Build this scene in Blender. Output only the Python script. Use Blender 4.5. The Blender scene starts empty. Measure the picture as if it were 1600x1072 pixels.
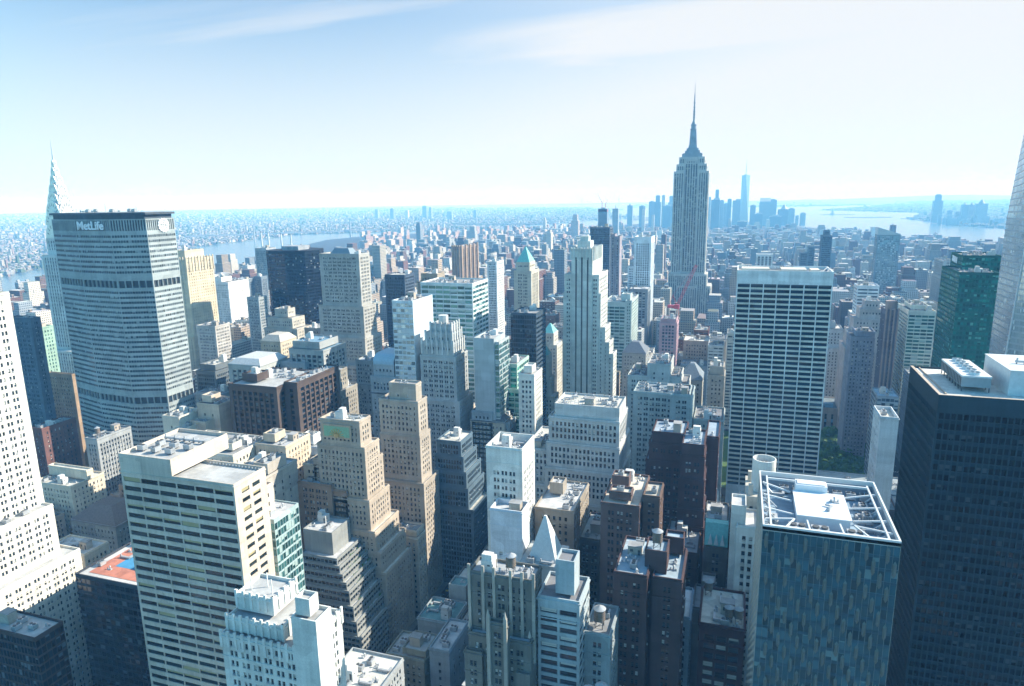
import bpy, math, random
import numpy as np
from mathutils import Vector, Matrix
R = math.radians
scn = bpy.context.scene
col = scn.collection

# ---------------------------------------------------------------- camera, sky, sun, exposure
CAM = np.array([-38.9, 35.8, 255.6])
YAW, PIT, ROL, FPX = -18.3207, -11.9969, -0.90937, 1067.61
cd = bpy.data.cameras.new('camera'); cam = bpy.data.objects.new('camera', cd); col.objects.link(cam)
cd.sensor_width = 36.0; cd.lens = FPX * 36.0 / 1600.0; cd.clip_start = 1.0; cd.clip_end = 90000.0
_f = Vector((math.sin(R(YAW))*math.cos(R(PIT)), math.cos(R(YAW))*math.cos(R(PIT)), math.sin(R(PIT))))
_r = Vector((math.cos(R(YAW)), -math.sin(R(YAW)), 0)); _u = _r.cross(_f)
CR = _r*math.cos(R(ROL)) + _u*math.sin(R(ROL)); CU = -_r*math.sin(R(ROL)) + _u*math.cos(R(ROL))
_m = Matrix((CR, CU, -_f)).transposed().to_4x4(); _m.translation = Vector(CAM); cam.matrix_world = _m
scn.camera = cam
CF = np.array(_f); CRn = np.array(CR); CUn = np.array(CU)
def project(p):
    d = np.array(p, float) - CAM; z = d @ CF
    if z < 1: return (-9999, -9999, z)
    return (800 + FPX*(d @ CRn)/z, 536 - FPX*(d @ CUn)/z, z)

SUN_AZ, SUN_EL = 30.0, 34.0        # azimuth measured from +X (right) towards +Y (away)
sd = Vector((math.cos(R(SUN_EL))*math.cos(R(SUN_AZ)), math.cos(R(SUN_EL))*math.sin(R(SUN_AZ)), math.sin(R(SUN_EL))))
sl = bpy.data.lights.new('sun', 'SUN'); sl.energy = 5.4; sl.angle = R(0.5); sl.color = (1.0, 0.965, 0.87)
so = bpy.data.objects.new('sun', sl); col.objects.link(so); so.rotation_euler = sd.to_track_quat('Z', 'Y').to_euler()

w = bpy.data.worlds.new('World'); scn.world = w; w.use_nodes = True
nt = w.node_tree; nt.nodes.clear(); N = nt.nodes.new; L = nt.links.new
tc = N('ShaderNodeTexCoord'); sx = N('ShaderNodeSeparateXYZ'); L(tc.outputs['Generated'], sx.inputs[0])
mx = N('ShaderNodeMath'); mx.operation = 'MAXIMUM'; mx.inputs[1].default_value = 0.012; L(sx.outputs['Z'], mx.inputs[0])
cx = N('ShaderNodeCombineXYZ'); L(sx.outputs['X'], cx.inputs['X']); L(sx.outputs['Y'], cx.inputs['Y']); L(mx.outputs[0], cx.inputs['Z'])
sky = N('ShaderNodeTexSky'); sky.sky_type = 'NISHITA'; sky.sun_disc = False
sky.sun_elevation = R(SUN_EL); sky.sun_rotation = math.atan2(sd.x, sd.y); sky.altitude = 250
sky.air_density = 1.35; sky.dust_density = 0.6; sky.ozone_density = 4.5
L(cx.outputs[0], sky.inputs[0])
# thin cirrus and a pale band of far cloud: noise laid on a cloud plane above
dv = N('ShaderNodeMath'); dv.operation = 'ADD'; dv.inputs[1].default_value = 0.10; L(mx.outputs[0], dv.inputs[0])
px_ = N('ShaderNodeMath'); px_.operation = 'DIVIDE'; L(sx.outputs['X'], px_.inputs[0]); L(dv.outputs[0], px_.inputs[1])
py_ = N('ShaderNodeMath'); py_.operation = 'DIVIDE'; L(sx.outputs['Y'], py_.inputs[0]); L(dv.outputs[0], py_.inputs[1])
cc = N('ShaderNodeCombineXYZ'); L(px_.outputs[0], cc.inputs['X']); L(py_.outputs[0], cc.inputs['Y'])
mp = N('ShaderNodeMapping'); mp.inputs['Scale'].default_value = (0.35, 1.0, 1); mp.inputs['Rotation'].default_value = (0, 0, R(-25)); L(cc.outputs[0], mp.inputs[0])
nz = N('ShaderNodeTexNoise'); nz.inputs['Scale'].default_value = 1.1; nz.inputs['Detail'].default_value = 8; nz.inputs['Roughness'].default_value = 0.55; nz.inputs['Distortion'].default_value = 0.6
L(mp.outputs[0], nz.inputs[0])
rp = N('ShaderNodeValToRGB'); rp.color_ramp.elements[0].position = 0.38; rp.color_ramp.elements[1].position = 0.74; L(nz.outputs[0], rp.inputs[0])
mixc = N('ShaderNodeMix'); mixc.data_type = 'RGBA'; L(rp.outputs[0], mixc.inputs['Factor'])
# the cloud veil lies over the far half of the sky (away from the camera's back) and is whitest low down and towards the sun
fy = N('ShaderNodeMapRange'); fy.inputs['From Min'].default_value = -0.1; fy.inputs['From Max'].default_value = 0.75; fy.interpolation_type = 'SMOOTHSTEP'; L(sx.outputs['Y'], fy.inputs['Value'])
lowv = N('ShaderNodeMapRange'); lowv.inputs['From Min'].default_value = 0.0; lowv.inputs['From Max'].default_value = 0.34; lowv.inputs['To Min'].default_value = 0.95; lowv.inputs['To Max'].default_value = 0.0; lowv.interpolation_type = 'SMOOTHSTEP'; L(sx.outputs['Z'], lowv.inputs['Value'])
rgt = N('ShaderNodeMapRange'); rgt.inputs['From Min'].default_value = -0.65; rgt.inputs['From Max'].default_value = 0.30; rgt.inputs['To Max'].default_value = 0.62; rgt.interpolation_type = 'SMOOTHSTEP'; L(sx.outputs['X'], rgt.inputs['Value'])
s1 = N('ShaderNodeMath'); s1.operation = 'MULTIPLY'; s1.inputs[1].default_value = 0.9; L(rp.outputs[0], s1.inputs[0])
s1b = N('ShaderNodeMath'); s1b.operation = 'MAXIMUM'; s1b.inputs[1].default_value = 0.22; L(s1.outputs[0], s1b.inputs[0])
s2 = N('ShaderNodeMath'); s2.operation = 'MAXIMUM'; L(s1b.outputs[0], s2.inputs[0]); L(lowv.outputs[0], s2.inputs[1])
s3 = N('ShaderNodeMath'); s3.operation = 'ADD'; L(s2.outputs[0], s3.inputs[0]); L(rgt.outputs[0], s3.inputs[1]); s3.use_clamp = True
mulf = N('ShaderNodeMath'); mulf.operation = 'MULTIPLY'; L(s3.outputs[0], mulf.inputs[0]); L(fy.outputs[0], mulf.inputs[1]); L(mulf.outputs[0], mixc.inputs['Factor'])
L(sky.outputs[0], mixc.inputs['A']); mixc.inputs['B'].default_value = (7.7, 6.1, 5.5, 1)
# small far cumulus low over the horizon
n2 = N('ShaderNodeTexNoise'); n2.inputs['Scale'].default_value = 26; n2.inputs['Detail'].default_value = 5
mp2 = N('ShaderNodeMapping'); mp2.inputs['Scale'].default_value = (1, 1, 3.2); L(tc.outputs['Generated'], mp2.inputs[0]); L(mp2.outputs[0], n2.inputs[0])
r2 = N('ShaderNodeValToRGB'); r2.color_ramp.elements[0].position = 0.56; r2.color_ramp.elements[1].position = 0.66; L(n2.outputs[0], r2.inputs[0])
rb = N('ShaderNodeMapRange'); rb.inputs['From Min'].default_value = 0.035; rb.inputs['From Max'].default_value = 0.015; rb.inputs['To Min'].default_value = 0; rb.inputs['To Max'].default_value = 0.5; L(sx.outputs['Z'], rb.inputs['Value'])
m2 = N('ShaderNodeMath'); m2.operation = 'MULTIPLY'; L(r2.outputs[0], m2.inputs[0]); L(rb.outputs[0], m2.inputs[1])
mix2 = N('ShaderNodeMix'); mix2.data_type = 'RGBA'; L(m2.outputs[0], mix2.inputs['Factor']); L(mixc.outputs['Result'], mix2.inputs['A']); mix2.inputs['B'].default_value = (8.6, 7.4, 6.7, 1)
bg = N('ShaderNodeBackground'); bg.inputs['Strength'].default_value = 0.12; tn = N('ShaderNodeMix'); tn.data_type = 'RGBA'; tn.blend_type = 'MULTIPLY'; tn.inputs['Factor'].default_value = 1.0; L(mix2.outputs['Result'], tn.inputs['A']); tnc = N('ShaderNodeMix'); tnc.data_type = 'RGBA'; L(fy.outputs[0], tnc.inputs['Factor']); tnc.inputs['A'].default_value = (0.58, 1.20, 1.32, 1); tnc.inputs['B'].default_value = (0.56, 0.73, 0.82, 1); L(tnc.outputs['Result'], tn.inputs['B']); L(tn.outputs['Result'], bg.inputs[0])
wo = N('ShaderNodeOutputWorld'); L(bg.outputs[0], wo.inputs[0])

scn.view_settings.view_transform = 'Standard'; scn.view_settings.look = 'None'
scn.view_settings.exposure = 0.75; scn.view_settings.gamma = 1.0
scn.render.engine = 'CYCLES'
try:
    scn.cycles.use_denoising = True; scn.cycles.denoiser = 'OPENIMAGEDENOISE'
    scn.cycles.max_bounces = 5; scn.cycles.diffuse_bounces = 2; scn.cycles.glossy_bounces = 2
    scn.cycles.transmission_bounces = 2; scn.cycles.volume_bounces = 2; scn.cycles.transparent_max_bounces = 6
    scn.cycles.sample_clamp_indirect = 6.0
except Exception: pass

# ---------------------------------------------------------------- helpers
def tag(o, label=None, cat=None, group=None, kind=None):
    if label: o['label'] = label
    if cat: o['category'] = cat
    if group: o['group'] = group
    if kind: o['kind'] = kind
    return o
def empty(name, loc=(0, 0, 0), rz=0.0):
    o = bpy.data.objects.new(name, None); o.empty_display_size = 2; o.location = loc; o.rotation_euler = (0, 0, rz); col.objects.link(o); return o

class Q:
    """collects quads; build() links them as one mesh object"""
    def __init__(s): s.v = []; s.uv = []; s.m = []; s.r = []; s.c = []
    def add(s, v, m=0, uv=None, r=None, c=None):
        v = np.asarray(v, dtype=np.float32).reshape(-1, 4, 3); n = len(v)
        if n == 0: return
        s.v.append(v)
        s.m.append(np.full(n, m, np.int32) if np.isscalar(m) else np.asarray(m, np.int32))
        if uv is None: uv = np.zeros((n, 4, 2), np.float32)
        elif isinstance(uv, str): uv = np.tile(np.array([[0, 0], [1, 0], [1, 1], [0, 1]], np.float32), (n, 1, 1))
        s.uv.append(np.asarray(uv, np.float32))
        s.r.append(np.zeros(n, np.float32) if r is None else np.asarray(r, np.float32))
        if c is None: c = np.tile(np.array([[.5, .5, .5]], np.float32), (n, 1))
        s.c.append(np.asarray(c, np.float32).reshape(n, 3))
    def box(s, x0, x1, y0, y1, z0, z1, m=0, c=None, bottom=False):
        a = np.array([[x0, y0], [x1, y0], [x1, y1], [x0, y1]], float)
        qs = []
        for i in range(4):
            p, q = a[i], a[(i+1) % 4]
            qs.append([[p[0], p[1], z0], [q[0], q[1], z0], [q[0], q[1], z1], [p[0], p[1], z1]])
        qs.append([[x0, y0, z1], [x1, y0, z1], [x1, y1, z1], [x0, y1, z1]])
        if bottom: qs.append([[x0, y1, z0], [x1, y1, z0], [x1, y0, z0], [x0, y0, z0]])
        s.add(qs, m, None, None, None if c is None else np.tile(np.array([c], np.float32), (len(qs), 1)))
    def prism(s, pts, z0, z1, m=0, top=None, cap=True):
        """pts ccw from above; top = scaled/other outline of the same length"""
        t = pts if top is None else top; n = len(pts); qs = []
        for i in range(n):
            p, q = pts[i], pts[(i+1) % n]; a, b = t[i], t[(i+1) % n]
            qs.append([[p[0], p[1], z0], [q[0], q[1], z0], [b[0], b[1], z1], [a[0], a[1], z1]])
        if cap:
            cxy = np.mean(np.array(t, float), axis=0)
            for i in range(0, n):
                a, b = t[i], t[(i+1) % n]; mid = [(a[0]+b[0])/2, (a[1]+b[1])/2, z1]
                qs.append([[a[0], a[1], z1], mid, [b[0], b[1], z1], [cxy[0], cxy[1], z1]])
        s.add(qs, m)
    def bar(s, a, b, t, m=0):
        a = Vector(a); b = Vector(b); d = (b-a)
        if d.length < 1e-6: return
        d.normalize(); up = Vector((0, 0, 1)) if abs(d.z) < .95 else Vector((1, 0, 0))
        x = d.cross(up).normalized()*t/2; y = x.cross(d).normalized()*t/2
        c0 = [a-x-y, a+x-y, a+x+y, a-x+y]; c1 = [p+(b-a) for p in c0]; qs = []
        for i in range(4): qs.append([c0[i], c0[(i+1) % 4], c1[(i+1) % 4], c1[i]])
        qs.append(c1); qs.append(c0[::-1])
        s.add([[list(p) for p in q] for q in qs], m)
    def cyl(s, c, r0, r1, z0, z1, n=16, m=0, cap=True):
        p0 = [(c[0]+r0*math.cos(2*math.pi*i/n), c[1]+r0*math.sin(2*math.pi*i/n)) for i in range(n)]
        p1 = [(c[0]+r1*math.cos(2*math.pi*i/n), c[1]+r1*math.sin(2*math.pi*i/n)) for i in range(n)]
        s.prism(p0, z0, z1, m, p1, cap)
    def build(s, name, mats, parent=None, attrs=True, smooth=False):
        me = bpy.data.meshes.new(name)
        if s.v:
            v = np.concatenate(s.v); n = len(v)
            me.vertices.add(n*4); me.vertices.foreach_set('co', v.reshape(-1))
            me.loops.add(n*4); me.loops.foreach_set('vertex_index', np.arange(n*4, dtype=np.int32))
            me.polygons.add(n); me.polygons.foreach_set('loop_start', np.arange(0, n*4, 4, dtype=np.int32))
            try: me.polygons.foreach_set('loop_total', np.full(n, 4, np.int32))
            except Exception: pass
            me.polygons.foreach_set('material_index', np.concatenate(s.m))
            if attrs:
                u = me.uv_layers.new(name='UVMap'); u.data.foreach_set('uv', np.concatenate(s.uv).reshape(-1))
                a = me.attributes.new('rnd', 'FLOAT', 'FACE'); a.data.foreach_set('value', np.concatenate(s.r))
                cc_ = np.concatenate(s.c); c4 = np.ones((n, 4), np.float32); c4[:, :3] = cc_
                a = me.attributes.new('tint', 'FLOAT_COLOR', 'FACE'); a.data.foreach_set('color', c4.reshape(-1))
            me.update(calc_edges=True)
        for m_ in (mats if isinstance(mats, (list, tuple)) else [mats]): me.materials.append(m_)
        o = bpy.data.objects.new(name, me); col.objects.link(o)
        if parent: o.parent = parent
        return o

# ---------------------------------------------------------------- materials
def newmat(name):
    m = bpy.data.materials.new(name); m.use_nodes = True; t = m.node_tree; t.nodes.clear(); return m, t
def out(t, sh):
    o = t.nodes.new('ShaderNodeOutputMaterial'); t.links.new(sh, o.inputs[0])
def M_(t, op, a, b=None, clamp=False):
    n = t.nodes.new('ShaderNodeMath'); n.operation = op; n.use_clamp = clamp
    for i, x in enumerate((a, b)):
        if x is None: continue
        if isinstance(x, (int, float)): n.inputs[i].default_value = x
        else: t.links.new(x, n.inputs[i])
    return n.outputs[0]
def mixc_(t, f, a, b, mode='MIX'):
    n = t.nodes.new('ShaderNodeMix'); n.data_type = 'RGBA'; n.blend_type = mode
    for k, x in (('Factor', f), ('A', a), ('B', b)):
        if isinstance(x, (int, float)): n.inputs[k].default_value = x
        elif isinstance(x, tuple): n.inputs[k].default_value = (*x[:3], 1)
        else: t.links.new(x, n.inputs[k])
    return n.outputs['Result']
_mc = {}
def wall(c, rough=0.85, var=0.24, key=None, spec=0.2):
    k = ('w', c, rough, var, spec)
    if k in _mc: return _mc[k]
    m, t = newmat('wall_%d' % len(_mc)); N = t.nodes.new
    geo = N('ShaderNodeNewGeometry')
    mp = N('ShaderNodeMapping'); mp.inputs['Scale'].default_value = (0.9, 0.9, 0.05); t.links.new(geo.outputs['Position'], mp.inputs[0])
    a = N('ShaderNodeTexNoise'); a.inputs['Scale'].default_value = 1.0; a.inputs['Detail'].default_value = 4; t.links.new(mp.outputs[0], a.inputs[0])
    b = N('ShaderNodeTexNoise'); b.inputs['Scale'].default_value = 0.09; b.inputs['Detail'].default_value = 5; t.links.new(geo.outputs['Position'], b.inputs[0])
    d = N('ShaderNodeTexNoise'); d.inputs['Scale'].default_value = 2.3; d.inputs['Detail'].default_value = 3; t.links.new(geo.outputs['Position'], d.inputs[0])
    s = M_(t, 'ADD', M_(t, 'ADD', a.outputs[0], b.outputs[0]), d.outputs[0])
    mb = N('ShaderNodeMapping'); mb.inputs['Scale'].default_value = (0.012, 0.012, 0.30); t.links.new(geo.outputs['Position'], mb.inputs[0])
    e = N('ShaderNodeTexNoise'); e.inputs['Scale'].default_value = 1.0; e.inputs['Detail'].default_value = 2; t.links.new(mb.outputs[0], e.inputs[0])
    vo = N('ShaderNodeTexVoronoi'); vo.distance = 'CHEBYCHEV'; vo.inputs['Scale'].default_value = 0.14; t.links.new(geo.outputs['Position'], vo.inputs[0])
    sv = N('ShaderNodeSeparateColor'); t.links.new(vo.outputs['Color'], sv.inputs[0])
    g2 = M_(t, 'ADD', M_(t, 'MULTIPLY', M_(t, 'SUBTRACT', e.outputs[0], .5), .9), M_(t, 'MULTIPLY', M_(t, 'SUBTRACT', sv.outputs[1], .5), .55))
    f = M_(t, 'ADD', M_(t, 'MULTIPLY', M_(t, 'ADD', M_(t, 'SUBTRACT', s, 1.5), g2), var*1.7), 1.0)
    vm = N('ShaderNodeVectorMath'); vm.operation = 'SCALE'; vm.inputs[0].default_value = c; t.links.new(f, vm.inputs['Scale'])
    p = N('ShaderNodeBsdfPrincipled'); t.links.new(vm.outputs[0], p.inputs['Base Color']); p.inputs['Roughness'].default_value = rough
    p.inputs['Specular IOR Level'].default_value = spec
    out(t, p.outputs[0]); _mc[k] = m; return m
def roofm(c, kind='gravel'):
    k = ('r', c, kind)
    if k in _mc: return _mc[k]
    m, t = newmat('roof_%d' % len(_mc)); N = t.nodes.new
    geo = N('ShaderNodeNewGeometry')
    v = N('ShaderNodeTexVoronoi'); v.inputs['Scale'].default_value = 0.16; v.distance = 'CHEBYCHEV'; t.links.new(geo.outputs['Position'], v.inputs[0])
    b = N('ShaderNodeTexNoise'); b.inputs['Scale'].default_value = 0.35; b.inputs['Detail'].default_value = 7; b.inputs['Roughness'].default_value = .7; t.links.new(geo.outputs['Position'], b.inputs[0])
    sep = N('ShaderNodeSeparateColor'); t.links.new(v.outputs['Color'], sep.inputs[0])
    f = M_(t, 'ADD', M_(t, 'MULTIPLY', b.outputs[0], 0.9), M_(t, 'MULTIPLY', sep.outputs[0], 0.28)); f = M_(t, 'ADD', f, 0.42)
    vm = N('ShaderNodeVectorMath'); vm.operation = 'SCALE'; vm.inputs[0].default_value = c; t.links.new(f, vm.inputs['Scale'])
    p = N('ShaderNodeBsdfPrincipled'); t.links.new(vm.outputs[0], p.inputs['Base Color']); p.inputs['Roughness'].default_value = .9; p.inputs['Specular IOR Level'].default_value = 0.2
    out(t, p.outputs[0]); _mc[k] = m; return m
def glass(tint=(0.02, 0.032, 0.045), metal=0.0, rough=0.06, blind=0.30, bc=(0.42, 0.40, 0.36), frame=(0.10, 0.11, 0.12), fw=0.05, rail=True, tilt=0.03, spec=0.5, vary=0.6):
    k = (spec, 'g', tint, metal, rough, blind, bc, frame, fw, rail, tilt, vary)
    if k in _mc: return _mc[k]
    m, t = newmat('glass_%d' % len(_mc)); N = t.nodes.new
    at = N('ShaderNodeAttribute'); at.attribute_name = 'rnd'; oi = N('ShaderNodeObjectInfo')
    r = M_(t, 'FRACT', M_(t, 'ADD', at.outputs['Fac'], M_(t, 'MULTIPLY', oi.outputs['Random'], 7.77)))
    wn = N('ShaderNodeTexWhiteNoise'); wn.noise_dimensions = '1D'; t.links.new(M_(t, 'MULTIPLY', r, 971.3), wn.inputs['W'])
    sc = N('ShaderNodeSeparateColor'); t.links.new(wn.outputs['Color'], sc.inputs[0])
    uv = N('ShaderNodeUVMap'); uv.uv_map = 'UVMap'; su = N('ShaderNodeSeparateXYZ'); t.links.new(uv.outputs[0], su.inputs[0])
    U, V = su.outputs[0], su.outputs[1]
    has = M_(t, 'LESS_THAN', sc.outputs[0], blind)
    below = M_(t, 'GREATER_THAN', V, M_(t, 'MULTIPLY', sc.outputs[1], 0.95))
    bl = M_(t, 'MULTIPLY', has, below)
    du = M_(t, 'ABSOLUTE', M_(t, 'SUBTRACT', U, 0.5)); dv_ = M_(t, 'ABSOLUTE', M_(t, 'SUBTRACT', V, 0.5))
    fr = M_(t, 'MAXIMUM', M_(t, 'GREATER_THAN', du, 0.5-fw), M_(t, 'GREATER_THAN', dv_, 0.5-fw*0.7))
    if rail: fr = M_(t, 'MAXIMUM', fr, M_(t, 'LESS_THAN', dv_, 0.025))
    g = M_(t, 'ADD', M_(t, 'MULTIPLY', sc.outputs[2], vary*2), 1.0-vary)
    vm = N('ShaderNodeVectorMath'); vm.operation = 'SCALE'; vm.inputs[0].default_value = tint; t.links.new(g, vm.inputs['Scale'])
    cb = mixc_(t, bl, vm.outputs[0], bc); cb = mixc_(t, fr, cb, frame)
    mm = M_(t, 'MAXIMUM', bl, fr)
    geo = N('ShaderNodeNewGeometry')
    sub = N('ShaderNodeVectorMath'); sub.operation = 'SUBTRACT'; sub.inputs[1].default_value = (.5, .5, .5); t.links.new(wn.outputs['Color'], sub.inputs[0])
    scl = N('ShaderNodeVectorMath'); scl.operation = 'SCALE'; scl.inputs['Scale'].default_value = tilt; t.links.new(sub.outputs[0], scl.inputs[0])
    ad = N('ShaderNodeVectorMath'); ad.operation = 'ADD'; t.links.new(geo.outputs['Normal'], ad.inputs[0]); t.links.new(scl.outputs[0], ad.inputs[1])
    nn = N('ShaderNodeVectorMath'); nn.operation = 'NORMALIZE'; t.links.new(ad.outputs[0], nn.inputs[0])
    p = N('ShaderNodeBsdfPrincipled'); t.links.new(cb, p.inputs['Base Color']); t.links.new(nn.outputs[0], p.inputs['Normal'])
    t.links.new(M_(t, 'ADD', M_(t, 'MULTIPLY', mm, 0.25), rough), p.inputs['Roughness'])
    if metal > 0: t.links.new(M_(t, 'MULTIPLY', M_(t, 'SUBTRACT', 1.0, mm), metal), p.inputs['Metallic'])
    p.inputs['Specular IOR Level'].default_value = spec
    out(t, p.outputs[0]); _mc[k] = m; return m
def plain(name, c, rough=0.7, metal=0.0, var=0.15):
    k = ('p', name)
    if k in _mc: return _mc[k]
    m, t = newmat(name); N = t.nodes.new
    geo = N('ShaderNodeNewGeometry'); b = N('ShaderNodeTexNoise'); b.inputs['Scale'].default_value = 0.8; b.inputs['Detail'].default_value = 5; t.links.new(geo.outputs['Position'], b.inputs[0])
    f = M_(t, 'ADD', M_(t, 'MULTIPLY', M_(t, 'SUBTRACT', b.outputs[0], .5), var*3), 1.0)
    vm = N('ShaderNodeVectorMath'); vm.operation = 'SCALE'; vm.inputs[0].default_value = c; t.links.new(f, vm.inputs['Scale'])
    p = N('ShaderNodeBsdfPrincipled'); t.links.new(vm.outputs[0], p.inputs['Base Color']); p.inputs['Roughness'].default_value = rough; p.inputs['Metallic'].default_value = metal
    out(t, p.outputs[0]); _mc[k] = m; return m
def city_mat():
    m, t = newmat('city_facade'); N = t.nodes.new
    at = N('ShaderNodeAttribute'); at.attribute_name = 'tint'
    uv = N('ShaderNodeUVMap'); uv.uv_map = 'UVMap'; su = N('ShaderNodeSeparateXYZ'); t.links.new(uv.outputs[0], su.inputs[0])
    fu = M_(t, 'FRACT', M_(t, 'DIVIDE', su.outputs[0], 3.1)); fv = M_(t, 'FRACT', M_(t, 'DIVIDE', su.outputs[1], 3.5))
    mk = M_(t, 'MULTIPLY', M_(t, 'MULTIPLY', M_(t, 'GREATER_THAN', fu, 0.42), M_(t, 'LESS_THAN', fu, 0.92)), M_(t, 'MULTIPLY', M_(t, 'GREATER_THAN', fv, 0.36), M_(t, 'LESS_THAN', fv, 0.86)))
    geo = N('ShaderNodeNewGeometry'); nz = N('ShaderNodeTexNoise'); nz.inputs['Scale'].default_value = 0.05; nz.inputs['Detail'].default_value = 6; t.links.new(geo.outputs['Position'], nz.inputs[0])
    f = M_(t, 'ADD', M_(t, 'MULTIPLY', nz.outputs[0], 0.5), 0.75)
    vm = N('ShaderNodeVectorMath'); vm.operation = 'SCALE'; t.links.new(at.outputs['Color'], vm.inputs[0]); t.links.new(f, vm.inputs['Scale'])
    c = mixc_(t, mk, vm.outputs[0], (0.03, 0.045, 0.065))
    p = N('ShaderNodeBsdfPrincipled'); t.links.new(c, p.inputs['Base Color']); p.inputs['Roughness'].default_value = .7
    t.links.new(M_(t, 'SUBTRACT', 0.85, M_(t, 'MULTIPLY', mk, 0.6)), p.inputs['Roughness'])
    out(t, p.outputs[0]); return m
CITY = city_mat()
# ---------------------------------------------------------------- facades
UV1 = np.array([[0, 0], [1, 0], [1, 1], [0, 1]], np.float32)
def facade(wq, gq, p0, p1, z0, z1, st, lod=2, rng=None, winlist=None, panelm=0):
    """a wall from p0 to p1 (outside on the right-hand side) between z0 and z1 with its window openings.
    wall quads go to wq (material 0 wall, 1 spandrel), panes to gq; every pane is also listed in winlist"""
    p0 = np.array(p0, float); p1 = np.array(p1, float); d = p1-p0; W = float(np.hypot(*d)); H = z1-z0
    if W < 0.5 or H < 0.5: return
    u = d/W; n = np.array([u[1], -u[0]])
    def P(U, V, D=0.0):
        U, V, D = np.broadcast_arrays(np.asarray(U, float), np.asarray(V, float), np.asarray(D, float))
        return np.stack([p0[0]+u[0]*U-n[0]*D, p0[1]+u[1]*U-n[1]*D, V], -1)
    def rect(u0, u1, v0, v1, dd=0.0):
        return np.stack([P(u0, v0, dd), P(u1, v0, dd), P(u1, v1, dd), P(u0, v1, dd)], -2)
    fh, ww, wh = st['fh'], st['ww'], st['wh']; mg = st.get('mg', 1.2)
    top, bot = st.get('top', 2.5), st.get('bot', 1.0); rec, srec = st.get('rec', .35), st.get('srec', 0.0)
    grp = st.get('grp', 1); gap = st.get('gap', .5); bw = st['bw']
    nb = int((W-2*mg+0.01)/bw)
    if st.get('fit'): nb = max(1, st['fit'] if isinstance(st['fit'], int) and st['fit'] > 1 else nb); bw = (W-2*mg)/nb; ww = bw*st['ww']/st['bw']
    nr = int((H-top-bot)/fh)
    if nb < 1 or nr < 1:
        wq.add(rect(0, W, z0, z1), 0); return
    gw = grp*ww+(grp-1)*gap; off = (W-nb*bw)/2+(bw-gw)/2
    c0 = np.array([off+i*bw+j*(ww+gap) for i in range(nb) for j in range(grp)]); c1 = c0+ww
    if st.get('odd') and grp == 1 and nb > 4:      # narrow stair and bathroom windows in some bays
        for i in range(nb):
            if (i*7+nb) % st['odd'] == 0: m_ = (c0[i]+c1[i])/2; c0[i] = m_-ww*.28; c1[i] = m_+ww*.28
    vb = z1-top-nr*fh; r0 = vb+np.arange(nr)*fh+(fh-wh)*st.get('sill', .5); r1 = r0+wh
    skip = st.get('skip')   # rows of blank mechanical floors as fractions of height
    # piers
    ps = np.concatenate([[0], c1]); pe = np.concatenate([c0, [W]])
    wq.add(rect(ps, pe, z0, z1), 0)
    # above / below all rows
    wq.add(rect(c0, c1, r1[-1], z1), 0); wq.add(rect(c0, c1, z0, r0[0]), 0)
    C0, R0_ = np.meshgrid(c0, r0, indexing='ij'); C1, R1_ = np.meshgrid(c1, r1, indexing='ij')
    C0, C1, R0f, R1f = C0.ravel(), C1.ravel(), R0_.ravel(), R1_.ravel()
    if nr > 1:
        S0 = np.tile(r1[:-1], len(c0)); S1 = np.tile(r0[1:], len(c0)); A0 = np.repeat(c0, nr-1); A1 = np.repeat(c1, nr-1)
        wq.add(rect(A0, A1, S0, S1, srec), 1)
    if lod >= 1:
        jl = np.stack([P(c0, r0[0], 0), P(c0, r0[0], rec), P(c0, r1[-1], rec), P(c0, r1[-1], 0)], -2)[:, ::-1]
        jr = np.stack([P(c1, r0[0], rec), P(c1, r0[0], 0), P(c1, r1[-1], 0), P(c1, r1[-1], rec)], -2)[:, ::-1]
        wq.add(jl, 0); wq.add(jr, 0)
        sd0 = np.where(np.isclose(R0f, r0[0]), 0.0, srec); sd1 = np.where(np.isclose(R1f, r1[-1]), 0.0, srec)
        wq.add(np.stack([P(C0, R0f, sd0), P(C1, R0f, sd0), P(C1, R0f, rec), P(C0, R0f, rec)], -2), 1)
        wq.add(np.stack([P(C0, R1f, rec), P(C1, R1f, rec), P(C1, R1f, sd1), P(C0, R1f, sd1)], -2), 1)
    if lod >= 2 and st.get('sillband'):
        # a projecting stone string course every few floors
        for k in range(st['sillband'], nr, st['sillband']):
            zz = vb+k*fh; a = P(0, zz-.25, -.25); b = P(W, zz-.25, -.25)
            wq.add(np.stack([a, b, P(W, zz+.25, -.25), P(0, zz+.25, -.25)]), 0)
            wq.add(np.stack([P(0, zz+.25, -.25), P(W, zz+.25, -.25), P(W, zz+.25, 0), P(0, zz+.25, 0)]), 0)
            wq.add(np.stack([P(0, zz-.25, 0), P(W, zz-.25, 0), P(W, zz-.25, -.25), P(0, zz-.25, -.25)]), 0)
    if lod >= 2 and rng is not None and wh < 2.6 and ww < 2.2 and rec >= .3:
        # projecting sills, and air conditioners in some of the windows
        a_, b_ = C0-.12, C1+.12; zt = R0f+.02
        wq.add(np.stack([P(a_, zt-.22, -.14), P(b_, zt-.22, -.14), P(b_, zt, -.14), P(a_, zt, -.14)], -2), 0)
        wq.add(np.stack([P(a_, zt, -.14), P(b_, zt, -.14), P(b_, zt, .01), P(a_, zt, .01)], -2), 0)
        k = rng.random(len(C0)) < st.get('ac', .07); m0 = (C0+C1)[k]/2; z_ = R0f[k]+.05
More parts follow.
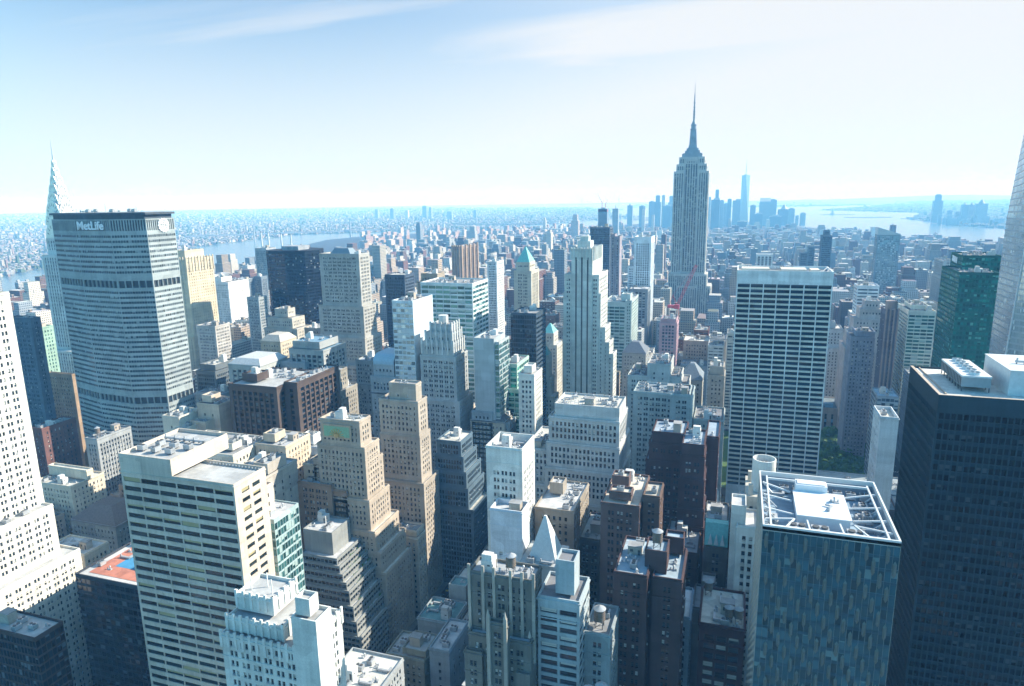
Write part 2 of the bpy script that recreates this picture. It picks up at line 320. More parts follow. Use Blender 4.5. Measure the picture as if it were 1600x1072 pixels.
        if k.any():
            wq.add(np.stack([P(m0-.38, z_, -.38), P(m0+.38, z_, -.38), P(m0+.38, z_+.5, -.38), P(m0-.38, z_+.5, -.38)], -2), 2)
            wq.add(np.stack([P(m0-.38, z_+.5, -.38), P(m0+.38, z_+.5, -.38), P(m0+.38, z_+.5, .3), P(m0-.38, z_+.5, .3)], -2), 2)
            wq.add(np.stack([P(m0-.38, z_, .1), P(m0-.38, z_, -.38), P(m0-.38, z_+.5, -.38), P(m0-.38, z_+.5, .1)], -2), 2)
            wq.add(np.stack([P(m0+.38, z_, -.38), P(m0+.38, z_, .1), P(m0+.38, z_+.5, .1), P(m0+.38, z_+.5, -.38)], -2), 2)
    g = rect(C0, C1, R0f, R1f, rec)
    rn = rng.random(len(g)) if rng is not None else np.random.rand(len(g))
    if winlist is not None:
        winlist.append((g, rn, n, float(ww), float(wh)))
    else:
        gq.add(g, 0, 'u', rn)

def roof(rq, wq, x0, x1, y0, y1, z, par=1.1, t=0.45):
    """flat roof behind a parapet; wq gets the parapet"""
    i = (x0+t, x1-t, y0+t, y1-t); zr = z-par
    rq.add([[[i[0], i[2], zr], [i[1], i[2], zr], [i[1], i[3], zr], [i[0], i[3], zr]]], 0)
    o = [(x0, y0), (x1, y0), (x1, y1), (x0, y1)]; n = [(i[0], i[2]), (i[1], i[2]), (i[1], i[3]), (i[0], i[3])]; qs = []
    for k in range(4):
        a, b, c, d = o[k], o[(k+1) % 4], n[(k+1) % 4], n[k]
        qs.append([[*a, z], [*b, z], [*c, z], [*d, z]])
        qs.append([[*c, zr], [*d, zr], [*d, z], [*c, z]])
    wq.add(qs, 0)

# shared roof fittings (small meshes reused by copies)
_fit = {}
def fit_mesh(kind):
    if kind in _fit: return _fit[kind]
    q = Q()
    if kind == 'cooling_unit':
        q.box(-1.6, 1.6, -1.2, 1.2, 0.3, 2.2, 0)
        for sx_ in (-.8, .8): q.cyl((sx_, 0), .68, .62, 2.2, 2.55, 12, 1)
        for sx_ in (-1.3, 1.3): q.box(sx_-.15, sx_+.15, -1.0, 1.0, 0, .3, 1)
        for k in range(5): q.box(-1.62, 1.62, -1.0+k*.45, -.9+k*.45, .5, 1.9, 1)
        ms = [plain('unit_metal', (.42, .44, .46), .5, .3), plain('unit_dark', (.08, .085, .09), .6)]
    elif kind == 'duct':
        q.box(-3, 3, -.45, .45, .5, 1.3, 0); q.box(2.2, 3, -.45, 2.4, .5, 1.3, 0)
        for x in (-2.5, 0, 2.3): q.box(x-.08, x+.08, -.4, .4, 0, .5, 1)
        q.cyl((-2.4, 0), .35, .35, 1.3, 2.3, 10, 0)
        ms = [plain('unit_metal', (.42, .44, .46), .5, .3), plain('unit_dark', (.08, .085, .09), .6)]
    elif kind == 'vent_stack':
        q.box(-1.3, 1.5, -.5, .9, 0, .25, 0); q.cyl((0, 0), .3, .3, .24, 1.6, 10, 0); q.cyl((0, 0), .5, .15, 1.6, 2.0, 10, 0); q.cyl((1.1, .5), .22, .22, .24, 1.1, 8, 0); q.box(-1.2, -.5, 0, .8, .24, .9, 0)
        ms = [plain('unit_metal', (.42, .44, .46), .5, .3)]
    elif kind == 'tank':
        q.cyl((0, 0), 2.0, 1.9, 0, 4.2, 20, 0)
        for k in range(5): q.cyl((0, 0), 2.06, 2.06, .3+k*.85, .38+k*.85, 20, 1)
        ms = [plain('tank_wood', (.20, .155, .12), .85, 0, .3), plain('unit_dark', (.08, .085, .09), .6)]
    elif kind == 'tank_roof':
        q.cyl((0, 0), 2.25, .08, 0, 1.3, 20, 0, False); ms = [plain('tank_roof_felt', (.30, .32, .34), .8, 0, .3)]
    elif kind == 'tank_frame':
        for a, b in ((-1.3, -1.3), (1.3, -1.3), (1.3, 1.3), (-1.3, 1.3)): q.bar((a, b, 0), (a, b, 3.0), .22, 0)
        q.bar((-1.3, -1.3, .2), (1.3, -1.3, 2.8), .12); q.bar((1.3, -1.3, .2), (1.3, 1.3, 2.8), .12); q.bar((1.3, 1.3, .2), (-1.3, 1.3, 2.8), .12); q.bar((-1.3, 1.3, .2), (-1.3, -1.3, 2.8), .12)
        q.box(-1.7, 1.7, -1.7, 1.7, 2.8, 3.0, 0); ms = [plain('unit_dark', (.08, .085, .09), .6)]
    elif kind == 'bulkhead':
        q.box(-2.6, 2.6, -2, 2, 0, 3.2, 0); q.box(-2.8, 2.8, -2.2, 2.2, 3.2, 3.45, 1); q.box(1.2, 2.1, -2.04, -1.96, 0, 2.1, 2); q.box(-1.8, -.6, -2.04, -1.96, 1.2, 2.2, 2)
        ms = [wall((.42, .37, .31)), roofm((.30, .30, .30)), plain('unit_dark', (.08, .085, .09), .6)]
    elif kind == 'pale_bulkhead':
        q.box(-2.6, 2.6, -2, 2, 0, 3.0, 0); q.box(-2.4, .2, -1.8, 1.8, 3.0, 4.4, 0); q.box(1.2, 2.1, -2.04, -1.96, 0, 2.1, 1); q.box(-2.62, 2.62, -1.2, -.2, 1.6, 2.0, 1)
        ms = [wall((.60, .60, .58)), plain('unit_dark', (.08, .085, .09), .6)]
    o = q.build(kind, ms, attrs=False); me = o.data; bpy.data.objects.remove(o); _fit[kind] = me; return me
def put(name, kind, parent, loc, rz=0.0, s=(1, 1, 1)):
    o = bpy.data.objects.new(name, fit_mesh(kind)); o.parent = parent; o.location = loc; o.rotation_euler = (0, 0, rz); o.scale = s; col.objects.link(o); return o
def water_tank(parent, loc, s=1.0):
    o = put('water_tank', 'tank', parent, (loc[0], loc[1], loc[2]+3.0*s), 0, (s, s, s))
    for nm, k, dz in (('tank_roof', 'tank_roof', 4.2), ('tank_frame', 'tank_frame', -3.0)):
        c = bpy.data.objects.new(nm, fit_mesh(k)); c.parent = o; c.location = (0, 0, dz); col.objects.link(c)
    return o
def clutter(root, x0, x1, y0, y1, z, rng, dens=1.0, tank=0.0, big=True):
    w_, d_ = x1-x0, y1-y0
    if w_ < 5 or d_ < 5: return
    used = []
    def spot(r):
        for _ in range(12):
            x = rng.uniform(x0+r+.7, x1-r-.7) if w_ > 2*r+1.6 else None; y = rng.uniform(y0+r+.7, y1-r-.7) if d_ > 2*r+1.6 else None
            if x is None or y is None: return None
            if all((x-a)**2+(y-b)**2 > (r+c)**2 for a, b, c in used): used.append((x, y, r)); return x, y
        return None
    if big and w_ > 9 and d_ > 8:
        p = spot(3.3)
        if p: put('bulkhead', rng.choice(['bulkhead', 'pale_bulkhead']), root, (p[0], p[1], z), rng.choice([0, math.pi/2, math.pi]), (1, 1, rng.uniform(.9, 1.6)))
    if rng.random() < tank:
        p = spot(2.6)
        if p: water_tank(root, (p[0], p[1], z), rng.uniform(.85, 1.1))
    n = int(min(14, w_*d_/60*dens))+1
    for _ in range(n):
        k = rng.choice(['cooling_unit', 'duct', 'vent_stack', 'cooling_unit', 'vent_stack']); p = spot({'cooling_unit': 1.9, 'duct': 3.1, 'vent_stack': 1.3}[k])
        if p: put({'cooling_unit': 'cooling_unit', 'duct': 'air_duct', 'vent_stack': 'roof_vent'}[k], k, root, (p[0], p[1], z), rng.choice([0, math.pi/2, math.pi, -math.pi/2]))

# styles: every number in metres
S = {
 'old':    dict(odd=5, fh=3.6, bw=2.9, ww=1.25, wh=2.0, rec=.4, top=3.0, sillband=0),
 'oldband':dict(odd=6, fh=3.6, bw=2.9, ww=1.25, wh=2.0, rec=.4, top=3.0, sillband=9),
 'pair':   dict(fh=3.6, bw=4.4, grp=2, gap=.55, ww=1.15, wh=2.0, rec=.4, top=3.0),
 'tri':    dict(fh=3.7, bw=6.0, grp=3, gap=.6, ww=1.15, wh=2.0, rec=.45, srec=.25, top=3.0),
 'piers':  dict(fh=3.6, bw=2.7, ww=1.45, wh=2.0, rec=.55, srec=.38, top=4.0),
 'bigpiers':dict(fh=3.8, bw=5.0, ww=3.6, wh=2.5, rec=.9, srec=.6, top=4.0),
 'ribbon': dict(fh=3.8, bw=9.0, ww=8.5, wh=1.7, rec=.35, srec=0, top=3.0, fit=True, mg=.6),
 'ribbon_s':dict(fh=3.6, bw=4.2, ww=3.7, wh=1.7, rec=.3, srec=0, top=2.0, fit=True, mg=.5),
 'curtain':dict(fh=3.9, bw=1.8, ww=1.66, wh=3.0, rec=.12, srec=.06, top=1.5, fit=True, mg=.1),
 'curtain_w':dict(fh=3.9, bw=3.0, ww=2.8, wh=2.6, rec=.12, srec=.05, top=1.5, fit=True, mg=.1),
 'sparse': dict(fh=3.8, bw=6.5, ww=1.2, wh=1.8, rec=.3, top=6.0),
 'blank':  dict(fh=3.8, bw=9999, ww=1.2, wh=1.8),
 'fine':   dict(fh=3.5, bw=2.1, ww=1.3, wh=2.1, rec=.3, top=2.5),
}
G_OLD = lambda: glass(blind=.36, bc=(.50, .50, .46))  # pale blinds, brightened so they also paint in sky glints on the panes
G_BRIGHT = lambda: glass(blind=.45, bc=(.6, .6, .56))  # still paler blinds; bright sky reflections are put into their colour
def hide_split(wins, root, mats, near):
    """the hundred panes that show largest become window parts of their own, the rest one window part"""
    if not wins: return
    g = np.concatenate([w[0] for w in wins]); rn = np.concatenate([w[1] for w in wins])
    n2 = np.concatenate([np.tile(w[2], (len(w[0]), 1)) for w in wins]); sz = np.stack([np.linalg.norm(g[:, 1]-g[:, 0], axis=1), g[:, 2, 2]-g[:, 1, 2]], 1)
    idx = np.arange(len(g)); pick = np.zeros(len(g), bool)
    if near:
        c = g.mean(1); dv = CAM-c; dist = np.linalg.norm(dv, axis=1); dep = -(dv @ CF)
        facing = (dv[:, 0]*n2[:, 0]+dv[:, 1]*n2[:, 1])/dist
        px = 800+FPX*(-(dv @ CRn))/np.maximum(dep, 1); py = 536-FPX*(-(dv @ CUn))/np.maximum(dep, 1)
        ok = (dep > 5) & (px > 0) & (px < 1600) & (py > 0) & (py < 1072) & (facing > 0.05)
        sc = np.where(ok, sz[:, 0]*sz[:, 1]*facing/dist**2, -1)
        # topmost rows are the ones other buildings do not hide
        sc = np.where(ok, sc*(1+np.clip((c[:, 2]-c[:, 2].max())/80, -0.9, 0)), -1)
        best = np.argsort(-sc)[:near]; best = best[sc[best] > 0]; pick[best] = True
        mcache = {}
        for i in best:
            key = (round(float(sz[i, 0]), 2), round(float(sz[i, 1]), 2))
            if key not in mcache:
                q = Q(); a, b = key[0]/2, key[1]
                q.add([[[-a, 0, 0], [a, 0, 0], [a, 0, b], [-a, 0, b]]], 0, 'u'); q.box(-a, a, -.12, 0, -.08, 0, 1)
                o = q.build('window', mats); mcache[key] = o.data; bpy.data.objects.remove(o)
            o = bpy.data.objects.new('window', mcache[key]); o.parent = root
            cc = g[i].mean(0); o.location = (cc[0], cc[1], g[i][:, 2].min()); o.rotation_euler = (0, 0, math.atan2(n2[i, 0], -n2[i, 1])); col.objects.link(o)
    rest = ~pick
    if rest.any():
        q = Q(); q.add(g[rest], 0, 'u', rn[rest]); o = q.build('window', mats, root)
        if near or rest.sum() > 100: o['kind'] = 'stuff'

def building(key, name, label, cat, tiers, st, wc, gm=None, sp=None, roofc=(.40, .40, .39), near=0, clut=1.0, tank=0.0, sides=None, group=None, lod=2, par=1.1, stw=None, extra=None, nowin=False):
    """tiers: (x0,x1,y0,y1,z0,z1[,style]); the root sits on the ground at the building's middle"""
    rng = np.random.default_rng(abs(hash_(key))); rnd = random.Random(hash_(key))
    X0 = min(t[0] for t in tiers); X1 = max(t[1] for t in tiers); Y0 = min(t[2] for t in tiers); Y1 = max(t[3] for t in tiers)
    root = empty(name); tag(root, label, cat, group)
    st = S[st] if isinstance(st, str) else st
    wq, gq, rq = Q(), Q(), Q(); wins = []
    tiers = [list(t) for t in tiers]
    for i, t in enumerate(tiers):        # start a tier on whatever tier of the same building carries it
        if t[4] == 0:
            below = [b[5] for j, b in enumerate(tiers) if j != i and b[5] < t[5]-1 and b[0] <= t[0]+.3 and b[1] >= t[1]-.3 and b[2] <= t[2]+.3 and b[3] >= t[3]-.3]
            if below: t[4] = max(below)-par
    if roofc == (.40, .40, .39): roofc = rnd.choice([(.40, .40, .39), (.27, .27, .27), (.50, .48, .43), (.36, .38, .40), (.20, .20, .21), (.46, .46, .46)])
    left = X1 < CAM[0]+60 if X0 < CAM[0] else False
    for i, t in enumerate(tiers):
        x0, x1, y0, y1, z0, z1 = t[:6]; s_ = t[6] if len(t) > 6 and t[6] else st
        s_ = S[s_] if isinstance(s_, str) else s_
        far_side = 'E' if (x0+x1)/2 < CAM[0] else 'W'
        for side, a, b in (('N', (x0, y0), (x1, y0)), ('W', (x1, y0), (x1, y1)), ('S', (x1, y1), (x0, y1)), ('E', (x0, y1), (x0, y0))):
            ss = s_
            if stw and side in ('W', 'E'): ss = S[stw] if isinstance(stw, str) else stw
            if sides and side in sides: ss = S[sides[side]] if isinstance(sides[side], str) else sides[side]
            l_ = lod if side == 'N' or side != far_side else 0
            if side == 'S' or (side == far_side and ss.get('bw', 0) < 900): ss = dict(ss)
            if side == 'S': ss = S['blank']
            facade(wq, gq, a, b, z0, z1, ss, l_, rng, wins)
        rq = Q(); roof(rq, wq, x0, x1, y0, y1, z1, par); rq.build('roof', [roofm(roofc)], root, attrs=False)
        if s_.get('rec', 0) >= .3 and lod > 0 and x1-x0 > 6:      # a projecting cornice below the parapet, and one at mid height on masonry
            for zc, e, hh_ in ((z1-1.25, .38, .42),)+(((z1-8.2, .22, .35),) if s_.get('bw', 99) < 6 and z1-z0 > 30 else ()):
                wq.box(x0-e, x1+e, y0-e, y0-.003, zc, zc+hh_, 0, None, True); wq.box(x1+.003, x1+e, y0-.003, y1, zc, zc+hh_, 0, None, True); wq.box(x0-e, x0-.003, y0-.003, y1, zc, zc+hh_, 0, None, True)
        if clut > 0: 
            above = [b for j, b in enumerate(tiers) if j != i and b[5] > z1+.5]
            rx0, rx1, ry0, ry1 = x0+.6, x1-.6, y0+.6, y1-.6
            for b in above:          # keep fittings off the part of the roof a higher tier stands on
                if b[0] < rx1 and b[1] > rx0 and b[2] < ry1 and b[3] > ry0:
                    cand = [(rx0, b[0], ry0, ry1), (b[1], rx1, ry0, ry1), (rx0, rx1, ry0, b[2]), (rx0, rx1, b[3], ry1)]
                    cand.sort(key=lambda c: -max(0, c[1]-c[0])*max(0, c[3]-c[2])); rx0, rx1, ry0, ry1 = cand[0]
            if rx1-rx0 > 4 and ry1-ry0 > 4: clutter(root, rx0, rx1, ry0, ry1, z1-par, rnd, clut, tank if not above else 0)
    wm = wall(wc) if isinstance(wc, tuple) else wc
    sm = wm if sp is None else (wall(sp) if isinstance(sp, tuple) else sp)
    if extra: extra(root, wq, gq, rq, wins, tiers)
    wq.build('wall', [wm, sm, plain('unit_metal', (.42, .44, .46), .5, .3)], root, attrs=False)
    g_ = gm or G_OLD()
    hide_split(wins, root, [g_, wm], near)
    return root
def hash_(s):
    h = 2166136261
    for ch in str(s): h = ((h ^ ord(ch))*16777619) & 0x7fffffff
    return h
# footprints (x0, x1, y0, y1, z0, z1) in metres
GEO = {
 'leftwhite': [(-415.0, -373.0, 233.0, 272.0, 0.0, 215.0), (-408.0, -378.0, 235.0, 270.0, 215.0, 226.0), (-400.0, -366.0, 233.0, 271.0, 0.0, 106.0), (-400.0, -360.0, 233.0, 277.0, 0.0, 79.0)],
 'lwcream': [(-413.9, -383.9, 296.7, 312.7, 0.0, 61.0)],
 'maroon': [(-338.0, -292.0, 256.0, 296.0, 0.0, 80.0)],
 'darkbl': [(-338.1, -308.1, 212.6, 225.3, 0.0, 80.0)],
 'cream': [(-494.6, -460.6, 352.9, 378.9, 0.0, 69.0), (-494.7, -458.9, 364.7, 369.7, 69.0, 76.0)],
 'hip': [(-454.3, -415.4, 344.5, 374.5, 0.0, 50.0)],
 'hippod': [(-475.6, -415.6, 350.9, 380.9, 0.0, 26.0)],
 'navy': [(-606.6, -580.6, 432.0, 440.7, 0.0, 166.4)],
 'green': [(-686.6, -671.5, 505.0, 520.1, 0.0, 141.0)],
 'brown': [(-633.4, -603.4, 478.0, 481.8, 0.0, 106.2)],
 'beige': [(-274.1, -216.5, 233.0, 251.0, 0.0, 150.7), (-273.8, -246.1, 233.0, 252.0, 0.0, 152.5)],
 'tealglass': [(-238.0, -218.0, 255.6, 272.6, 0.0, 125.2)],
 'deco': [(-161.3, -154.1, 190.0, 195.7, 0.0, 133.3), (-189.0, -158.9, 190.0, 212.0, 0.0, 125.9), (-187.8, -166.7, 192.0, 210.0, 0.0, 130.9), (-186.7, -172.8, 196.0, 208.0, 0.0, 135.5)],
 'terracebox': [(-256.0, -238.0, 325.3, 343.4, 70.0, 81.3)],
}
# ---------------------------------------------------------------- the named buildings
LIME = (.50, .455, .385); CREAM = (.62, .55, .44); WHITE = (.72, .71, .67); PALE = (.55, .55, .52); GREY = (.36, .37, .37); TAN = (.42, .33, .25)
BROWN = (.20, .13, .095); RED = (.23, .085, .06); DARK = (.05, .055, .065); NAVY = (.06, .085, .12); SAND = (.50, .42, .33); PINK = (.50, .36, .30); DKGREY = (.17, .18, .19)
GL_BLUE = lambda: glass((.05, .10, .16), .55, .06, .22, (.30, .36, .38), (.12, .16, .19), .04, False, .05)
GL_TEAL = lambda: glass((.06, .17, .17), .50, .07, .30, (.34, .44, .42), (.20, .27, .27), .05, False, .06)
GL_GREEN = lambda: glass((.02, .26, .22), .6, .08, .12, (.10, .36, .30), (.01, .10, .09), .04, False, .07)
GL_DARK = lambda: glass((.007, .014, .022), .0, .05, .12, (.07, .10, .12), (.012, .016, .02), .04, False, .03, spec=.35)
GL_PALE = lambda: glass((.22, .34, .40), .5, .08, .35, (.50, .56, .58), (.40, .46, .48), .05, False, .05)
GL_GRID = lambda: glass((.006, .018, .034), .0, .05, .07, (.05, .09, .12), (.015, .03, .05), .008, False, .02, spec=.18)
def recenter(root):
    ch = [o for o in root.children]
    if not ch: return root
    xs = []
    for o in ch:
        if o.type == 'MESH' and o.name.split('.')[0] in ('wall', 'crown', 'roof', 'shaft'):
            n = len(o.data.vertices)
            if n:
                a = np.empty(n*3, np.float32); o.data.vertices.foreach_get('co', a); a = a.reshape(-1, 3); xs.append([a[:, 0].min(), a[:, 0].max(), a[:, 1].min(), a[:, 1].max(), a[:, 2].min()])
    if not xs: return root
    xs = np.array(xs); c = Vector((float(xs[:, 0].min()+xs[:, 1].max())/2, float(xs[:, 2].min()+xs[:, 3].max())/2, max(0.0, float(xs[:, 4].min()))))
    for o in ch: o.location = o.location - c
    root.location = c; return root
FOOT = []     # footprints kept clear of the infill blocks
def foot(tiers):
    for t in tiers: FOOT.append((t[0], t[1], t[2], t[3], t[5]))
def HB(key, name, label, st, wc, gm=None, sp=None, cat='building', **kw):
    t = kw.pop('tiers', None) or [tuple(x) for x in GEO[key]]
    foot(t); r = building(key, name, label, cat, t, st, wc, gm() if gm else None, sp, **kw); recenter(r); return r

# --- left edge
HB('leftwhite', 'limestone_tower', 'pale sunlit limestone tower with paired windows and side setbacks, left of the octagonal slab', dict(S['pair'], bw=4.7, fh=3.7), (.66, .63, .56), near=100, clut=.6)
HB('lwcream', 'lowrise_block', 'small flat cream block at the foot of the sunlit limestone tower', 'piers', CREAM, clut=.6)
def court(root, wq, gq, rq, wins, tiers):
    q = Q(); x0, x1, y0, y1 = -334, -296, 260, 292
    q.add([[[x0, y0, 79.05], [x1, y0, 79.05], [x1, y1, 79.05], [x0, y1, 79.05]]], 0); q.add([[[x0+8, y0+8, 79.1], [x1-14, y0+8, 79.1], [x1-14, y1-8, 79.1], [x0+8, y1-8, 79.1]]], 1)
    q.build('roof_covering', [roofm((.42, .17, .12)), roofm((.06, .22, .38))], root, attrs=False)
HB('maroon', 'dark_office_block', 'dark brown glass block with red and blue flat roof beside the beige tower', 'curtain_w', DARK, GL_DARK, extra=court, clut=.5, near=60)
HB('darkbl', 'dark_office_block', 'low near black block with thin pale corner lines at the bottom left corner', 'curtain', (.07, .05, .045), GL_DARK, clut=.8, near=60)
HB('cream', 'masonry_block', 'cream arched window block with a white railed roof beneath the octagonal office slab', 'old', CREAM, near=60, tank=0, sp=None)
def hiproof(z, h, c, inset=.32):
    def f(root, wq, gq, rq, wins, tiers):
        x0, x1, y0, y1 = tiers[0][:4]; q = Q(); ix, iy = (x1-x0)*inset, (y1-y0)*inset; z_ = z if z else tiers[0][5]
        q.prism([(x0-.4, y0-.4), (x1+.4, y0-.4), (x1+.4, y1+.4), (x0-.4, y1+.4)], z_-.6, z_+h, 0, [(x0+ix, y0+iy), (x1-ix, y0+iy), (x1-ix, y1-iy), (x0+ix, y1-iy)])
        q.build('hipped_roof', [plain('roof_tile_%.2f_%.2f' % (c[0], c[1]), c, .8, 0, .25)], root, attrs=False)
    return f
HB('hip', 'masonry_block', 'grey masonry block with a dark brown mansard roof left of the beige tower', 'old', (.34, .33, .30), near=60, extra=hiproof(0, 9, (.20, .14, .12), .3), clut=0)
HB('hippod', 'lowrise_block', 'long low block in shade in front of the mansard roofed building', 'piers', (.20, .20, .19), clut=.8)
HB('navy', 'glass_tower', 'slim dark blue tower with a lighter windowed edge left of the octagonal office slab', dict(S['pair'], bw=5), (.10, .14, .18), GL_BLUE, clut=.5)
HB('green', 'glass_tower', 'pale green tower with rows of square windows behind the slim dark blue tower', 'old', (.28, .42, .34), GL_TEAL, clut=.4)
HB('brown', 'masonry_tower', 'brown brick tower with a sunlit tan top, left of the octagonal office slab', 'old', (.34, .25, .17), lod=1, clut=1.2)

# --- octagonal slab with the sign
def octagon():
    root = empty('octagonal_office_tower'); tag(root, 'broad octagonal grey office slab with a large white name sign under its flat roof', 'skyscraper')
    P = [(-560, 447), (-524, 437), (-486, 434), (-461, 443.5), (-466+5, 471), (-486, 482), (-538, 482), (-560, 471)]
    wq, gq, rq = Q(), Q(), Q(); wins = []; rng = np.random.default_rng(5)
    st = dict(fh=3.85, bw=1.9, ww=1.66, wh=1.85, rec=.22, srec=0, top=.9, bot=.6, fit=True, mg=.35)
    vent = dict(fh=6.4, bw=4.4, ww=3.9, wh=5.4, rec=1.2, top=.3, bot=.3, fit=True, mg=.5)
    slot = dict(fh=8.8, bw=1.9, ww=1.1, wh=7.9, rec=.8, top=.4, bot=.4, fit=True, mg=.35)
    lev = [(0, 100, st), (100, 107, vent), (107, 192, st), (192, 199, vent), (199, 234.5, st), (234.5, 244.5, slot)]
    stw_ = dict(st, ww=1.3, wh=1.9)
    for i in range(8):
        a, b = P[i], P[(i+1) % 8]
        for z0, z1, s_ in lev: facade(wq, gq, a, b, z0, z1, stw_ if (s_ is st and i == 3) else s_, 2 if i in (0, 1, 2, 3) else 0, rng, wins if s_ is st else None)
    c = np.mean(np.array(P), 0)
    P2 = [((p[0]-c[0])*1.02+c[0], (p[1]-c[1])*1.04+c[1]) for p in P]
    wq.prism(P2, 247.6, 249.2, 2)
    P3 = [((p[0]-c[0])*.97+c[0], (p[1]-c[1])*.95+c[1]) for p in P]
    wq.prism(P3, 244.3, 247.6, 2)
    wq.build('wall', [wall((.31, .35, .35)), wall((.355, .39, .39)), wall((.08, .10, .12))], root, attrs=False)
    rq.prism([((p[0]-c[0])*.98+c[0], (p[1]-c[1])*.98+c[1]) for p in P], 249.2, 249.4, 0); rq.build('roof', [roofm((.25, .26, .27))], root, attrs=False)
    hide_split(wins, root, [glass((.015, .03, .04), 0, .06, .12, (.22, .26, .27), (.10, .12, .13), .04, False), wall((.44, .45, .43))], 100)
    rnd = random.Random(3)
    for i in range(14):
        k = rnd.choice(['cooling_unit', 'vent_stack', 'duct']); put({'cooling_unit': 'cooling_unit', 'duct': 'air_duct', 'vent_stack': 'roof_vent'}[k], k, root, (rnd.uniform(-548, -470), rnd.uniform(450, 468), 249.4))
    q = Q()
    for x in (-545, -530, -500, -470): q.bar((x, 445, 249), (x, 445, 249+rnd.uniform(3, 7)), .3)
    q.build('antenna', [plain('unit_metal', (.42, .44, .46), .5, .3)], root, attrs=False)
    gq.build('louvre', [plain('louvre_dark', (.022, .03, .036), .6)], root, attrs=False)
    # sign lettering on the north face
    a = Vector((-524, 437, 0)); b = Vector((-486, 434, 0)); d = (b-a).normalized()
    cu = bpy.data.curves.new('sign_lettering', 'FONT'); cu.body = 'MetLife'; cu.size = 8.6; cu.extrude = .3; cu.offset = .16; cu.align_x = 'CENTER'; cu.align_y = 'CENTER'
    tmp = bpy.data.objects.new('tmp_text', cu); col.objects.link(tmp); bpy.context.view_layer.update()
    tme = bpy.data.meshes.new_from_object(tmp.evaluated_get(bpy.context.evaluated_depsgraph_get())); bpy.data.objects.remove(tmp)
    t = bpy.data.objects.new('sign_lettering', tme); col.objects.link(t); tme.materials.clear(); tme.materials.append(plain('sign_white', (.85, .86, .88), .5, 0, 0)); t.parent = root
    p = a + d*6.5 + Vector((d.y, -d.x, 0))*.9; t.location = (-506.0, 434.6, 239.6); t.scale = (1.12, 1, 1); t.rotation_euler = (R(90), 0, math.atan2(d.y, d.x))
    q = Q()   # backing panel behind the letters
    pa = a+Vector((d.y, -d.x, 0))*.35
    A = pa+d*(-12); B_ = pa+d*23
    # round emblem on the west face
    q2 = Q(); o = Vector((-461, 443.5, 0)); e = Vector((-461, 471, 0)); dd = (e-o).normalized(); nn = Vector((dd.y, -dd.x, 0)); cen = o+dd*16+nn*.5+Vector((0, 0, 239.2))
    for k in range(14):
        an = 2*math.pi*k/14; p1 = cen+dd*math.cos(an)*4.6+Vector((0, 0, math.sin(an)*4.6)); an2 = an+math.pi/7; p2 = cen+dd*math.cos(an2)*4.6+Vector((0, 0, math.sin(an2)*4.6))
        q2.bar(p1, p2, .9); q2.bar(cen+dd*math.cos(an)*2.2+Vector((0, 0, math.sin(an)*2.2)), cen+dd*math.cos(an)*5.6+Vector((0, 0, math.sin(an)*5.6)), .55)
    for zz in (-1.4, 0, 1.4): q2.bar(cen+Vector((0, 0, zz))-dd*1.6, cen+Vector((0, 0, zz))+dd*1.6, .6)
    q2.build('emblem', [plain('sign_white', (.85, .86, .88), .5, 0, 0)], root, attrs=False)
    foot([(-560, -461, 434, 482, 0, 249)]); recenter(root)
octagon()

